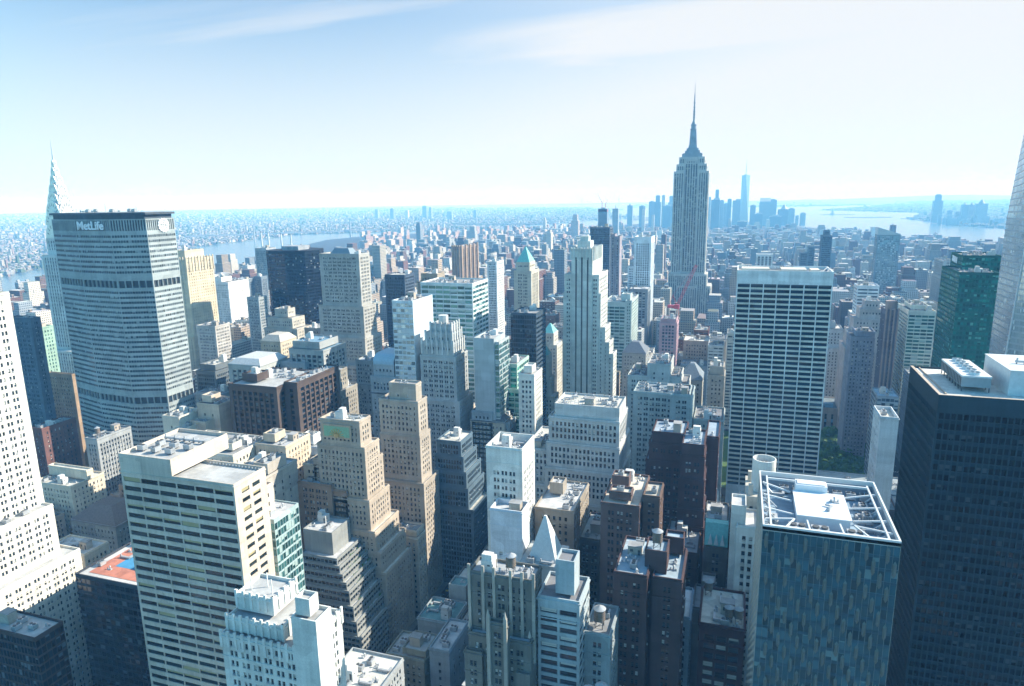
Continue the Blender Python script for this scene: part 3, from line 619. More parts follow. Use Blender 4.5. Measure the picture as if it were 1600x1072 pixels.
def chrysler():
    root = empty('art_deco_skyscraper'); tag(root, 'white art deco skyscraper with a stepped steel crown and needle, behind the octagonal slab', 'skyscraper')
    cx_, cy_ = -712, 579; wq, gq = Q(), Q(); wins = []; rng = np.random.default_rng(7)
    def ring(h, z0, z1, st, hy=None):
        hy = hy or h; a = [(cx_-h, cy_-hy), (cx_+h, cy_-hy), (cx_+h, cy_+hy), (cx_-h, cy_+hy)]
        for i in range(4): facade(wq, gq, a[i], a[(i+1) % 4], z0, z1, st, 1, rng, wins)
        wq.add([[[a[0][0], a[0][1], z1], [a[1][0], a[1][1], z1], [a[2][0], a[2][1], z1], [a[3][0], a[3][1], z1]]])
    st = dict(fh=3.7, bw=3.4, ww=1.5, wh=2.1, rec=.5, srec=.3, top=2)
    ring(30, 0, 60, st); ring(23, 60, 105, st); ring(16, 105, 205, st); ring(12, 205, 222, st)
    wq.build('wall', [wall((.60, .60, .57)), wall((.35, .38, .40))], root, attrs=False); hide_split(wins, root, [glass(), wall((.6, .6, .57))], 0)
    q = Q(); steel = 0
    # crown: seven sunburst arches stacked and shrinking on every side
    prof = [(11.6, 222, 17), (10.7, 235, 15), (9.3, 246, 14), (7.6, 256, 13), (5.9, 266, 12), (4.3, 275, 11), (2.9, 284, 10), (1.8, 292, 9)]
    for hw, z, hh in prof:
        n = 10; arc = [(math.cos(math.pi*k/n), math.sin(math.pi*k/n)) for k in range(n+1)]
        for ax_ in (0, 1):
            for k in range(n):
                (a0, b0), (a1, b1) = arc[k], arc[k+1]; pts = []
                for (c_, s_) in ((a0, b0), (a1, b1)):
                    w_ = hw*c_; zz = z+hh*s_
                    pts.append([(cx_+w_, cy_-hw, zz), (cx_+w_, cy_+hw, zz)] if ax_ == 0 else [(cx_-hw, cy_+w_, zz), (cx_+hw, cy_+w_, zz)])
                q.add([[pts[0][0], pts[0][1], pts[1][1], pts[1][0]]], 0)
                for side in (0, 1):
                    base0 = (pts[0][side][0], pts[0][side][1], z); base1 = (pts[1][side][0], pts[1][side][1], z)
                    q.add([[base0, base1, pts[1][side], pts[0][side]]], 0)
        # triangular windows round each arch
        for k in range(1, 8):
            an = math.pi*k/8; c_, s_ = math.cos(an), math.sin(an)
            for off, ax_ in ((-hw-.08, 0), (hw+.08, 1)):
                r0_, r1_, wd = .62, .86, .07
                def pt(rr, da): 
                    a_, b_ = hw*rr*math.cos(an+da), hh*rr*math.sin(an+da)
                    return (cx_+a_, cy_+off, z+b_) if ax_ == 0 else (cx_+off, cy_+a_, z+b_)
                q.add([[pt(r0_, -wd), pt(r0_, wd), pt(r1_, .01), pt(r1_, -.01)]], 1)
    q.build('crown', [plain('crown_steel', (.62, .63, .62), .35, .55), plain('crown_window', (.10, .12, .14), .3)], root, attrs=False)
    q = Q(); q.cyl((cx_, cy_), 1.8, .9, 296, 303, 8); q.cyl((cx_, cy_), .9, .12, 303, 322, 8); q.build('spire', [plain('crown_steel', (.62, .63, .62), .35, .55)], root, attrs=False)
    foot([(-742, -682, 549, 609, 0, 200)]); recenter(root)
chrysler()

# --- left foreground
g = GEO['beige']
GEO['beige'] = [(-272, -216.5, 233, 251.5, 0, 150.7), (-272, -245.8, 233.0, 265, 150.7, 157.5, 'blank'), (-272, -222, 251.5, 262, 0, 139)]
def beige_roof(root, wq, gq, rq, wins, tiers):
    rnd = random.Random(8)
    for i in range(6): put('cooling_unit', 'cooling_unit', root, (-268+i*3.6, 241+(i % 2)*6, 156.4), rnd.choice([0, math.pi/2]))
    for i in range(4): put('air_duct', 'duct', root, (-266+i*5.0, 254, 156.4), rnd.choice([0, math.pi]))
    q = Q()
    for x in range(16): q.box(-243+x*1.6, -242.5+x*1.6, 250.2, 250.6, 149.6, 150.2, 0)
    q.build('parapet_bracket', [plain('unit_metal', (.42, .44, .46), .5, .3)], root, attrs=False)
HB('beige', 'strip_window_tower', 'beige stone office tower with long strip windows and a raised left roof block, lower left', dict(S['ribbon'], fh=3.95, wh=2.0, bw=8.6, ww=8.15, top=2.0), (.56, .48, .40),
   lambda: glass((.03, .04, .04), .35, .05, .30, (.40, .34, .18), (.06, .06, .06), .012, False, .05), near=100, clut=0, par=1.5, extra=beige_roof, stw=dict(S['ribbon'], fh=3.95, wh=1.8, bw=6.2, ww=4.4, top=2.6, fit=False, mg=1))
HB('tealglass', 'glass_block', 'pale teal glass wing attached behind the beige strip window tower', 'curtain', (.35, .45, .45), GL_TEAL, near=100, par=.6, clut=.5)
def deco_top(root, wq, gq, rq, wins, tiers):
    fin = wall((.66, .66, .62))
    def one(*a):
        q = Q(); q.box(*a); q.build('pier_finial', [fin], root, attrs=False)
    for (x0, x1, y0, y1, z) in ((-189, -158.9, 190, 212, 122), (-187.8, -166.7, 192, 210, 127), (-186.7, -172.8, 196, 208, 133)):
        n = int((x1-x0)/2.6)
        for k in range(n+1): x = x0+(x1-x0)*k/n; one(x-.45, x+.45, y0-.35, y0+.25, z-5, z+1.0, 0)
        m = int((y1-y0)/2.6)
        for k in range(m+1): y = y0+(y1-y0)*k/m; one(x1-.25, x1+.35, y-.45, y+.45, z-5, z+1.0, 0)
    for x, y in ((-184, 200), (-180, 203), (-176, 200)):
        q = Q(); q.bar((x, y, 132), (x, y, 137), .25, 0); q.build('antenna', [fin], root, attrs=False)
GEO['deco'] = [(-189, -158.9, 190, 212, 0, 122), (-187.8, -166.7, 192, 210, 122, 127), (-186.7, -172.8, 196, 208, 127, 133, 'piers'), (-161.3, -152.6, 189.4, 197.5, 0, 133.3, 'blank'), (-160.5, -155.5, 191, 195.5, 133.3, 139, 'blank')]
HB('deco', 'art_deco_tower', 'white art deco tower with stepped crown and tall blank slab, bottom left', dict(S['pair'], bw=4.3, fh=3.5, ww=1.1, top=1.5), (.60, .60, .56), near=100, clut=0, extra=deco_top)
T = [(-256, -238, 325, 343, 0, 81.5, 'blank')]
z = 70; x1 = -234; y0 = 321
for k, (xx, yy, zz) in enumerate([(-233, 320.6, 69.5), (-231, 319.6, 66), (-229, 318.8, 62), (-226.5, 318, 58), (-224.5, 317, 54), (-222, 316, 46), (-220, 315, 38), (-218, 314, 30)]):
    T.append((-256-k*.4, xx, yy, 346+k*.3, 0, zz, None))
GEO['terracebox'] = T
def terrace_green(root, wq, gq, rq, wins, tiers):
    q = Q(); rnd = random.Random(4)
    for k in range(60):
        i = rnd.randrange(2, 8); t = tiers[i]; x = t[1]-rnd.uniform(.5, 1.7); y = rnd.uniform(t[2]+8, t[3]-1); q.cyl((x, y), .5, .1, t[5]-1.1, t[5]+.3, 5)
    q.build('planting', [plain('terrace_green', (.10, .20, .05), .9, 0, .4)], root, attrs=False)
HB('terracebox', 'terraced_office_block', 'block stepping down in dark banded terraces with a pale penthouse box', dict(S['ribbon_s'], fh=3.5, wh=2.1, bw=2.4, ww=2.1, top=.5, bot=.2), (.27, .28, .27), GL_DARK, near=100, par=1.1, clut=.5, extra=terrace_green)

# --- fifth avenue towers
def sunpanel(root, wq, gq, rq, wins, tiers):
    q = Q(); x0, x1 = -253, -237; y = 347.2; z0, z1 = 127.5, 133.5
    q.box(x0-1, x1+1, y-.35, y+.6, z0-1, z1+1, 1); q.box(x0, x1, y-.5, y-.3, z0, z1, 0)
    for k in range(9):
        an = math.pi*k/8; q.bar(((x0+x1)/2, y-.6, z0+.4), ((x0+x1)/2+math.cos(an)*4.6, y-.6, z0+.4+math.sin(an)*4.4), .35, 2)
    q.cyl(((x0+x1)/2, y-.2), 1.6, 1.6, z0+.2, z0+2.0, 12, 2)
    q.build('mosaic_panel', [plain('mosaic_green', (.22, .42, .26), .6), wall((.48, .37, .26)), plain('mosaic_gold', (.60, .36, .12), .5)], root, attrs=False)
    for k, (px_, pz) in enumerate(((-250, 98), (-240, 98))): pass
HB('french', 'art_deco_tower', 'tan art deco slab tower with a green sunburst panel near its top', dict(S['old'], bw=2.5, ww=1.15, fh=3.35, wh=1.9), (.42, .355, .285), near=100, extra=sunpanel, clut=1.2, tiers=[
 (-256, -231, 348, 360, 0, 137.3), (-259, -228.6, 347.8, 364, 0, 122.5), (-264, -229, 350, 368, 0, 112), (-259, -227, 346.5, 370, 0, 92), (-259, -224, 345.5, 374, 0, 74), (-257, -221, 345, 376, 0, 62), (-257, -218, 344.4, 377, 0, 50)])
HB('frenchwing', 'masonry_block', 'brown masonry block with paired windows against the left foot of the sunburst panel tower', 'pair', (.30, .21, .15), near=80, tiers=[(-272, -250, 345, 372, 0, 99), (-250, -241, 346.5, 372, 0, 96)])
HB('t605', 'masonry_tower', 'tan stone slab tower with a flat grey penthouse, right of the sunburst panel tower', dict(S['old'], bw=2.7, fh=3.5, sillband=8), (.40, .35, .29), near=100, clut=1.0, tiers=[
 (-241.9, -223.5, 403, 411, 0, 144.2, 'sparse'), (-248, -221, 400, 413, 0, 134.1), (-248.3, -220.6, 399.6, 415, 0, 112, None), (-250.5, -218.5, 398, 421, 0, 81.4)])
HB('palecorner', 'masonry_block', 'cream corner block with a rounded corner and green copper cornice on the avenue', 'oldband', CREAM, near=80, tank=0, tiers=[(-244, -218, 385, 396.5, 0, 51, ), (-243, -219, 386, 396.5, 51, 55)])
def chamfer(root, wq, gq, rq, wins, tiers): pass
HB('darkbrown', 'dark_masonry_block', 'dark brown piered block with a bright cluttered roof, below the tall limestone slab', dict(S['bigpiers'], bw=4.2, ww=2.9), (.095, .07, .06), GL_DARK, near=100, clut=2.6, tiers=[
 (-357, -319, 394, 440, 0, 137.8), (-319, -309, 402, 452, 0, 139.5), (-352, -340, 402, 414, 137.8, 143, 'blank')], stw=dict(S['bigpiers'], bw=5.5, ww=4.1))
HB('tancream', 'masonry_block', 'narrow grey block with a sunlit tan blank side, left of the dark brown piered block', 'sparse', (.50, .42, .34), near=30, tiers=[(-385, -367, 394, 413, 0, 122), (-383, -375, 397, 406, 122, 127, 'blank'), (-385, -372, 386, 394, 0, 112)], sides={'W': 'blank'})
HB('tanc2', 'masonry_block', 'cream block with a curved blank grey side below the corner of the octagonal slab', 'sparse', (.58, .54, .46), near=30, tiers=[(-402, -388, 380, 400, 0, 116), (-388, -380, 374, 392, 0, 110)])
HB('roofbldg', 'masonry_block', 'low cream block with a stepped roof of white boxes behind the beige tower', 'old', (.60, .56, .48), near=40, clut=2.4, tiers=[(-345, -304, 332, 364, 0, 116), (-337, -327, 340, 350, 116, 122, 'blank'), (-318, -309, 338, 346, 116, 120, 'blank')])
HB('roofgrey', 'masonry_block', 'grey stucco block with an open roof well behind the beige tower', 'sparse', (.40, .36, .31), near=40, clut=2.0, tiers=[(-297, -272, 318, 346, 0, 112), (-282, -273, 322, 338, 112, 118, 'blank')])
HB('rooftan', 'masonry_block', 'tan rooftop block carrying several small water boxes just beyond the beige tower roof', 'old', (.52, .44, .34), near=40, clut=2.5, tiers=[(-303, -282, 350, 374, 0, 117), (-300, -292, 354, 364, 117, 122, 'blank'), (-271, -258, 350, 372, 0, 108)])
HB('bluewhite', 'masonry_tower', 'white stepped tower with a glazed lantern top left of the sunburst panel tower', 'old', (.62, .64, .64), near=60, tiers=[(-315, -290, 396, 416, 0, 92), (-312, -293, 398, 414, 92, 98), (-308, -299, 401, 409, 98, 104.5, 'sparse')], clut=.3)
HB('arcA', 'masonry_block', 'grey stone block with a tall arcaded upper storey and a bright pitched roof', 'bigpiers', (.38, .39, .37), lod=2, near=0, tiers=[(-427, -396, 475, 510, 0, 128)], extra=hiproof(0, 4, (.45, .47, .48), .15), clut=0)
HB('arcB', 'masonry_block', 'grey stone block with deep cornice and arches beside the bright pitched roof', 'bigpiers', (.30, .33, .35), tiers=[(-396, -372, 500, 530, 0, 126)], clut=.6)
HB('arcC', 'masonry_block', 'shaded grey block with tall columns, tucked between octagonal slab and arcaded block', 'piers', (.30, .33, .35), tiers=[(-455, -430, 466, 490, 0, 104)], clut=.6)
HB('arcD', 'dark_office_block', 'dark ribbed office block touching the lower right side of the octagonal slab', 'fine', (.13, .15, .16), GL_DARK, tiers=[(-470, -450, 485, 520, 0, 117), (-468, -452, 488, 510, 117, 122, 'blank')], clut=.4)
HB('blktop', 'masonry_block', 'grey block with a flat blue topped penthouse in front of the tall limestone slab', 'bigpiers', (.34, .35, .34), tiers=[(-390, -357, 505, 540, 0, 136), (-388, -362, 508, 536, 136, 142, 'blank')], roofc=(.16, .27, .36), clut=.3)
HB('octtan', 'masonry_tower', 'tan tower with chamfered corners and a small hipped cap below the buttressed cream tower', 'old', (.50, .43, .32), tiers=[(-462, -440, 560, 585, 0, 128)], clut=.4, extra=hiproof(0, 5, (.48, .44, .38), .2))
HB('steppedold', 'masonry_tower', 'old stepped stone tower with many small setbacks beyond the tan hipped cap tower', 'old', (.46, .43, .37), tiers=[(-560, -515, 690, 720, 0, 112), (-556, -522, 692, 716, 112, 124), (-548, -530, 696, 710, 124, 134)], clut=.8)

# --- towers across the middle distance
def buttress(h, n=9, c=(.55, .47, .35)):
    def f(root, wq, gq, rq, wins, tiers):
        x0, x1, y0, y1, z0, z1 = tiers[0][:6]; q = Q()
        for k in range(n+1):
            y = y0+(y1-y0)*k/n; q.box(x1-.2, x1+.9, y-.6, y+.6, z1-16, z1+2.5)
            x = x0+(x1-x0)*k/n; q.box(x-.5, x+.5, y0-.9, y0+.2, z1-16, z1+2.5)
        q.build('buttress', [wall(c)], root, attrs=False)
    return f
HB('chanin', 'masonry_tower', 'sunlit cream tower with a ribbed buttressed crown, right of the octagonal slab', dict(S['old'], bw=3.6), (.60, .51, .36), tiers=[(-722, -684, 712, 758, 0, 188), (-714, -690, 718, 750, 188, 198, 'sparse'), (-730, -680, 706, 764, 0, 92)], extra=buttress(0), clut=.5)
HB('whiteblk', 'white_apartment_slab', 'broad white dotted block between the cream buttressed tower and the river', 'old', (.74, .73, .71), tiers=[(-800, -752, 860, 905, 0, 140), (-790, -765, 862, 884, 140, 147)], lod=1, clut=.6)
HB('blue365', 'masonry_tower', 'slate blue ribbed tower standing before the river, left of the black glass tower', 'piers', (.17, .21, .25), lod=1, clut=.4, tiers=[(-790, -762, 918, 940, 0, 138), (-762, -748, 930, 945, 0, 141)])
HB('blue387', 'masonry_tower', 'small grey gridded tower with a sunlit flank, left of the black glass tower', 'fine', (.30, .33, .34), lod=1, clut=.4, tiers=[(-602, -585, 716, 732, 0, 143)])
def dark101():
    root = empty('black_glass_tower'); tag(root, 'black glass tower with angled faces standing diagonally to the streets', 'skyscraper')
    P = [(-604, 762), (-590, 748), (-566, 748), (-540, 752), (-531, 770), (-545, 800), (-575, 812), (-600, 795)]
    wq, gq = Q(), Q(); wins = []; rng = np.random.default_rng(9); st = dict(fh=3.9, bw=2.0, ww=1.86, wh=2.7, rec=.12, srec=.05, top=3, fit=True, mg=.3)
    for i in range(8): facade(wq, gq, P[i], P[(i+1) % 8], 0, 196, st, 1, rng, wins)
    wq.prism(P, 195, 196.2, 0); wq.build('wall', [wall((.02, .028, .04), .5, .1, None, .08), wall((.016, .022, .034), .5, .1, None, .08)], root, attrs=False)
    hide_split(wins, root, [glass((.008, .012, .02), .2, .05, .08, (.2, .22, .24), (.02, .02, .03), .03, False, .04), wall((.04, .04, .05))], 0)
    q = Q(); q.box(-580, -556, 762, 785, 196.2, 201, 0); q.build('roof', [roofm((.3, .32, .34))], root, attrs=False); foot([(-604, -531, 748, 812, 0, 196)]); recenter(root)
dark101()
def lincoln_top(root, wq, gq, rq, wins, tiers):
    q = Q(); q.prism([(-436, 646), (-412, 646), (-412, 661), (-436, 661)], 201.8, 208, 0, [(-432, 649), (-416, 649), (-416, 658), (-432, 658)])
    q.build('hipped_roof', [plain('roof_slate', (.16, .22, .27), .7)], root, attrs=False)
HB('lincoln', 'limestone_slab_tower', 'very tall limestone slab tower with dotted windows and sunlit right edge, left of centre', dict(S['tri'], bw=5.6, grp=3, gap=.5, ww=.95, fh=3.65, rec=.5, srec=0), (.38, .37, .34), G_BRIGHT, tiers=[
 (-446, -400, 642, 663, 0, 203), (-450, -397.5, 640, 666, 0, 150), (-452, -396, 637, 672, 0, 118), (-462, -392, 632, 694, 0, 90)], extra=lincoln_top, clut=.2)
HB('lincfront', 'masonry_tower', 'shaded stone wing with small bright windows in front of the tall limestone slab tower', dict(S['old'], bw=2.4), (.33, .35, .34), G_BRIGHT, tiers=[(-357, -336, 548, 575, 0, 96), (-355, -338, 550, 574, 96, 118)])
HB('lincleft', 'masonry_block', 'dark old stone block with sunlit right edge, below the tall limestone slab', 'old', (.30, .28, .24), tiers=[(-338, -324, 470, 500, 0, 112), (-336, -326, 474, 490, 112, 128)], near=0)
HB('whiteshaft480', 'masonry_tower', 'slender white and tan tower half hidden between the black tower and the limestone slab', 'piers', (.55, .52, .46), lod=1, tiers=[(-575, -560, 830, 850, 0, 150), (-572, -562, 833, 846, 150, 158)])
HB('darkslab580', 'dark_office_block', 'plain dark blue slab just right of the tall limestone slab tower', 'fine', (.07, .10, .14), GL_DARK, lod=1, tiers=[(-404, -380, 700, 724, 0, 176)], clut=.2)
HB('buttress600', 'masonry_tower', 'brown gothic topped tower with vertical ribs behind the white glass slab', 'piers', (.33, .28, .22), lod=1, tiers=[(-360, -335, 690, 715, 0, 170), (-357, -338, 693, 712, 170, 179)], extra=buttress(0, 6, (.5, .44, .34)))
def curved_roof(root, wq, gq, rq, wins, tiers):
    q = Q(); x0, x1, y0, y1, z0, z1 = tiers[0][:6]; n = 8
    for k in range(n):
        a0, a1 = math.pi/2*k/n, math.pi/2*(k+1)/n
        q.add([[[x0, y0+7*(1-math.cos(a0)), z1+7*math.sin(a0)], [x1, y0+7*(1-math.cos(a0)), z1+7*math.sin(a0)], [x1, y0+7*(1-math.cos(a1)), z1+7*math.sin(a1)], [x0, y0+7*(1-math.cos(a1)), z1+7*math.sin(a1)]]])
        for X in (x0, x1): q.add([[[X, y0+7*(1-math.cos(a0)), z1-1], [X, y0+7, z1-1], [X, y0+7*(1-math.cos(a1)), z1+7*math.sin(a1)], [X, y0+7*(1-math.cos(a0)), z1+7*math.sin(a0)]]])
    q.box(x0, x1, y0+7, y1, z1-1, z1+7)
    q.build('mansard_roof', [plain('roof_lead', (.33, .44, .52), .6)], root, attrs=False)
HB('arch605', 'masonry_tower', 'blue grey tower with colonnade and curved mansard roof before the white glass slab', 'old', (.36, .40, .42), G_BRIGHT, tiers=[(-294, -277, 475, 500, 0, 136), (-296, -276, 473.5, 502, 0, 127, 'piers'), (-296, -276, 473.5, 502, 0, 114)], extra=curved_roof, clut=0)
HB('glassslab', 'glass_tower', 'pale blue glass tower with a blank white flank, left of the green banded office slab', 'curtain_w', (.55, .62, .66), GL_PALE, tiers=[(-275.7, -259, 475, 509, 0, 184.3)], sides={'W': 'blank', 'E': 'blank'}, clut=.8)
HB('bandglass', 'banded_glass_slab', 'wide flat topped green glass slab with white floor bands, left of the green pyramid tower', dict(S['ribbon'], fh=3.9, wh=2.5, bw=6, ww=5.8, top=2), (.60, .64, .64), GL_TEAL, tiers=[(-291, -244.2, 555, 592, 0, 187.5)], clut=1.2)
def decocap(root, wq, gq, rq, wins, tiers):
    x0, x1, y0, y1, z0, z1 = tiers[0][:6]; fin = wall((.50, .51, .50))
    def one(*a):
        q = Q(); q.box(*a); q.build('pier_finial', [fin], root, attrs=False)
    for t in tiers[:3]:
        n = max(3, int((t[1]-t[0])/3.6))
        for k in range(n+1): x = t[0]+(t[1]-t[0])*k/n; one(x-.7, x+.7, t[2]-.6, t[2]+.2, t[5]-9, t[5]+1.4)
        m = max(3, int((t[3]-t[2])/3.6))
        for k in range(m+1): y = t[2]+(t[3]-t[2])*k/m; one(t[1]-.2, t[1]+.6, y-.7, y+.7, t[5]-9, t[5]+1.4)
    q = Q(); q.cyl(((x0+x1)/2, y0+5), 3.6, 3.6, z1, z1+5.5, 10); q.build('roof_drum', [fin], root, attrs=False)
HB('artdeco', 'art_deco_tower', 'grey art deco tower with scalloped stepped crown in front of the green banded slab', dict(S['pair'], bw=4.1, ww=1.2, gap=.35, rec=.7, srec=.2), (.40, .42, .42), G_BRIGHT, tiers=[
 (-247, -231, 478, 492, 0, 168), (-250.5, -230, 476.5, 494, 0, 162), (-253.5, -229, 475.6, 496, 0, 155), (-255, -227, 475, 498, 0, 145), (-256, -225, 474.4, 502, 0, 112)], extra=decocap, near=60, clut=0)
HB('ziggtop', 'stepped_office_block', 'navy blue gridded office block stepping down like a ziggurat, centre left', dict(S['fine'], bw=1.9, ww=1.35, fh=3.6, wh=2.5), (.10, .15, .19), GL_DARK, near=60, tiers=[
 (-221, -204, 425, 446, 0, 101), (-222, -202, 424, 448, 0, 91), (-222.5, -200, 423, 450, 0, 81), (-223, -198.6, 422, 452, 0, 70), (-223, -195, 421, 453, 0, 56)], clut=.4)
HB('bluebox', 'stepped_office_block', 'blue grey masonry block with a stepped flat roof right of the scalloped crown tower', 'old', (.28, .33, .36), tiers=[(-216, -200, 475, 500, 0, 106), (-200, -188, 478, 500, 0, 98)], near=40)
HB('hiproof757', 'masonry_block', 'palazzo like block with a dark hipped roof and red rooftop box at the centre', 'old', (.44, .40, .33), near=40, tiers=[(-217, -191, 475, 507, 0, 99)], extra=hiproof(0, 5, (.10, .11, .12), .22), clut=0)
HB('concrete740', 'concrete_tower', 'grey blank concrete tower with a stepped green glass flank at the centre', 'blank', (.38, .42, .43), tiers=[(-213, -198, 476, 500, 0, 159.5, 'blank'), (-198, -194.6, 477, 500, 0, 157, 'curtain')], gm=GL_TEAL, clut=1.0, lod=2)
HB('greenlow', 'glass_block', 'stepped green glass block below the blank concrete tower', dict(S['ribbon_s'], fh=4.2, wh=2.6), (.40, .55, .47), GL_GREEN, tiers=[(-200, -189, 500, 530, 0, 136), (-196, -184, 496, 534, 0, 118), (-194, -180, 493, 536, 0, 98)], clut=.6)
HB('darkslab797', 'dark_office_slab', 'black glass slab with a striped sunlit side below the green pyramid tower', 'curtain', (.05, .075, .10), GL_DARK, tiers=[(-212, -190.4, 556, 585, 0, 164.5)], stw=dict(S['ribbon'], fh=3.8, wh=2.0), clut=.4)
HB('white810', 'white_office_tower', 'slim white tower with dark window grid and small roof finials, centre', dict(S['piers'], bw=2.6, srec=.15), (.66, .64, .58), near=0, tiers=[(-180, -168.4, 475, 495, 0, 135.9), (-177, -171, 478, 488, 135.9, 141, 'sparse')], clut=.3)
def pyramid(h, c, n=4, inset=0.0):
    def f(root, wq, gq, rq, wins, tiers):
        x0, x1, y0, y1, z0, z1 = tiers[0][:6]; q = Q(); cx2, cy2 = (x0+x1)/2, (y0+y1)/2
        q.prism([(x0+inset, y0+inset), (x1-inset, y0+inset), (x1-inset, y1-inset), (x0+inset, y1-inset)], z1-.8, z1+h, 0, [(cx2-.6, cy2-.6), (cx2+.6, cy2-.6), (cx2+.6, cy2+.6), (cx2-.6, cy2+.6)])
        q.build('pyramid_roof', [plain('copper_%d' % int(c[0]*100), c, .6, 0, .2)], root, attrs=False)
    return f
HB('merc', 'pyramid_topped_tower', 'tall stone tower with a green copper pyramid roof, left of the dark striped tower', dict(S['tri'], bw=6.5, rec=.7), (.50, .46, .38), tiers=[(-285, -268.5, 799, 822, 0, 182), (-287.5, -266, 797, 830, 0, 172), (-290, -262, 795, 840, 0, 104)], extra=pyramid(17, (.20, .50, .44)), clut=0)
HB('sg845', 'pyramid_topped_tower', 'small stone tower with a little green pyramid cap between black slab and dark striped tower', 'old', (.50, .48, .42), lod=2, tiers=[(-230.5, -218, 716, 735, 0, 116), (-232, -214, 714, 745, 0, 104)], extra=pyramid(9, (.16, .46, .44)), clut=0)
HB('sg845b', 'masonry_tower', 'narrow stone tower with a small green peaked roof right of the black glass slab', 'old', (.48, .45, .38), tiers=[(-200, -192, 600, 611, 0, 120), (-201, -190, 598, 612, 0, 100), (-202, -186, 596, 612, 0, 84)], extra=pyramid(7, (.12, .30, .28)), clut=0)
def prongs(root, wq, gq, rq, wins, tiers):
    x0, x1, y0, y1, z0, z1 = tiers[0][:6]; q = Q()
    for k in range(5):
        y = y0+4+(y1-y0-8)*k/4; q.box(x1-.5, x1+2.2, y-2.4, y+2.4, 0, z1+3)
    for k in range(4):
        x = x0+2+(x1-x0-5)*k/3; q.box(x-1.6, x+1.6, y0-2, y0+.5, 0, z1+3)
    q.build('pier', [wall((.36, .25, .17))], root, attrs=False)
HB('twotone', 'ribbed_tower', 'brown and tan tower with deep vertical ribs and notched top, far off left of centre', 'piers', (.26, .20, .16), lod=1, tiers=[(-577, -558, 1290, 1385, 0, 163)], extra=prongs, clut=.2)
HB('white760', 'white_apartment_slab', 'white gridded apartment tower left of the green pyramid tower', 'fine', (.66, .68, .68), lod=1, tiers=[(-380, -365.4, 958, 989, 0, 167)], clut=.5)
# dark striped tower
def stripes(root, wq, gq, rq, wins, tiers):
    q = Q()
    for k in range(3):
        x = -171.3+4.0+k*4.95; q.box(x-.62, x+.62, 597.9, 598.2, 20, 206, 0)
    q.build('window_strip', [plain('strip_glass', (.02, .03, .04), .15)], root, attrs=False)
    q = Q()
    for k in range(8): q.box(-172.2+k*2.75, -171.3+k*2.75, 597.2, 598, 204, 214.5, 0)
    for k in range(8): q.box(-153.5, -152.8, 600+k*5, 601.4+k*5, 203, 214.5, 0)
    q.box(-168, -157, 606, 620, 213, 219, 0); q.box(-166, -159, 608, 616, 219, 223, 0)
    q.build('parapet_crown', [wall((.52, .55, .52))], root, attrs=False)
HB('500fifth', 'striped_stone_tower', 'slim pale tower with three full height dark window stripes and many setbacks', dict(S['pair'], bw=4.6, ww=1.2, fh=3.5, wh=1.8, mg=.8), (.56, .56, .52), extra=stripes, clut=.3, tiers=[
 (-171.3, -153.4, 598, 643, 0, 213.6, 'blank'), (-177.6, -148, 599.2, 640, 0, 191.7), (-179, -146.5, 600.2, 632, 0, 176), (-179.5, -142.5, 601, 626, 0, 147), (-180, -139, 601.6, 622, 0, 134), (-180, -135.5, 602.2, 619, 0, 124)])
def parap(root, wq, gq, rq, wins, tiers):
    q = Q(); rnd = random.Random(2)
    for k in range(16):
        x = -134+k*2.3; q.bar((x, 399, 141), (x+rnd.uniform(-1, 1.5), 399, 143.5), .2); q.bar((x, 398.5, 142), (x+2.2, 398.5, rnd.uniform(141.5, 143.5)), .18)
    q.build('roof_railing', [plain('unit_metal', (.42, .44, .46), .5, .3)], root, attrs=False)
HB('biggrey', 'stepped_office_block', 'broad grey stone office block with rows of tall windows and ledges, right of centre', dict(S['piers'], bw=2.35, ww=1.3, fh=3.7, wh=2.4, rec=.6, srec=.1, top=2.4), (.47, .48, .47), near=100, extra=parap, clut=1.5, tiers=[
 (-133.4, -96.6, 396.5, 420, 0, 141.3, 'blank'), (-136.6, -96.2, 395.2, 424, 0, 134), (-137.8, -95.8, 394.2, 430, 0, 119), (-138.8, -95.2, 393.2, 434, 0, 104), (-139.6, -94.7, 392.4, 436, 0, 84), (-152, -136, 396.5, 436, 0, 113), (-153, -136, 395, 436, 0, 92)])
HB('hsbc', 'banded_glass_slab', 'teal glass tower with thin white floor bands right of the dark striped tower', dict(S['ribbon'], fh=3.8, wh=2.5, bw=5, ww=4.8, top=5), (.44, .52, .50), GL_TEAL, tiers=[(-180.9, -156, 797, 850, 0, 139), (-156, -149, 797, 850, 0, 141, 'fine'), (-162, -152, 806, 822, 139, 147, 'blank')], clut=1.0)
HB('white757', 'white_office_tower', 'white stone tower with an open roof well and a brilliantly lit side at the centre', dict(S['pair'], bw=3.9, ww=1.1, top=11, fh=3.7), (.66, .65, .61), near=100, par=4.0, clut=1.6, tiers=[(-146, -128.3, 318, 338, 0, 143)])
HB('slab765', 'white_metal_tower', 'narrow white metal clad tower with a dark framed roof box, lower centre', dict(S['sparse'], bw=5.5, ww=1.6, top=20, mg=1), (.66, .69, .72), near=60, clut=.4, par=2.2, tiers=[(-139.8, -124.6, 305, 316, 0, 118.5)], sides={'W': 'blank'})
HB('tank825', 'masonry_block', 'brown brick block crowded with roof equipment behind the white pyramid skylight', 'old', (.32, .28, .23), near=80, clut=3.0, tank=1, tiers=[(-127, -107.4, 333, 368, 0, 108), (-124, -117, 350, 358, 108, 114, 'blank')])
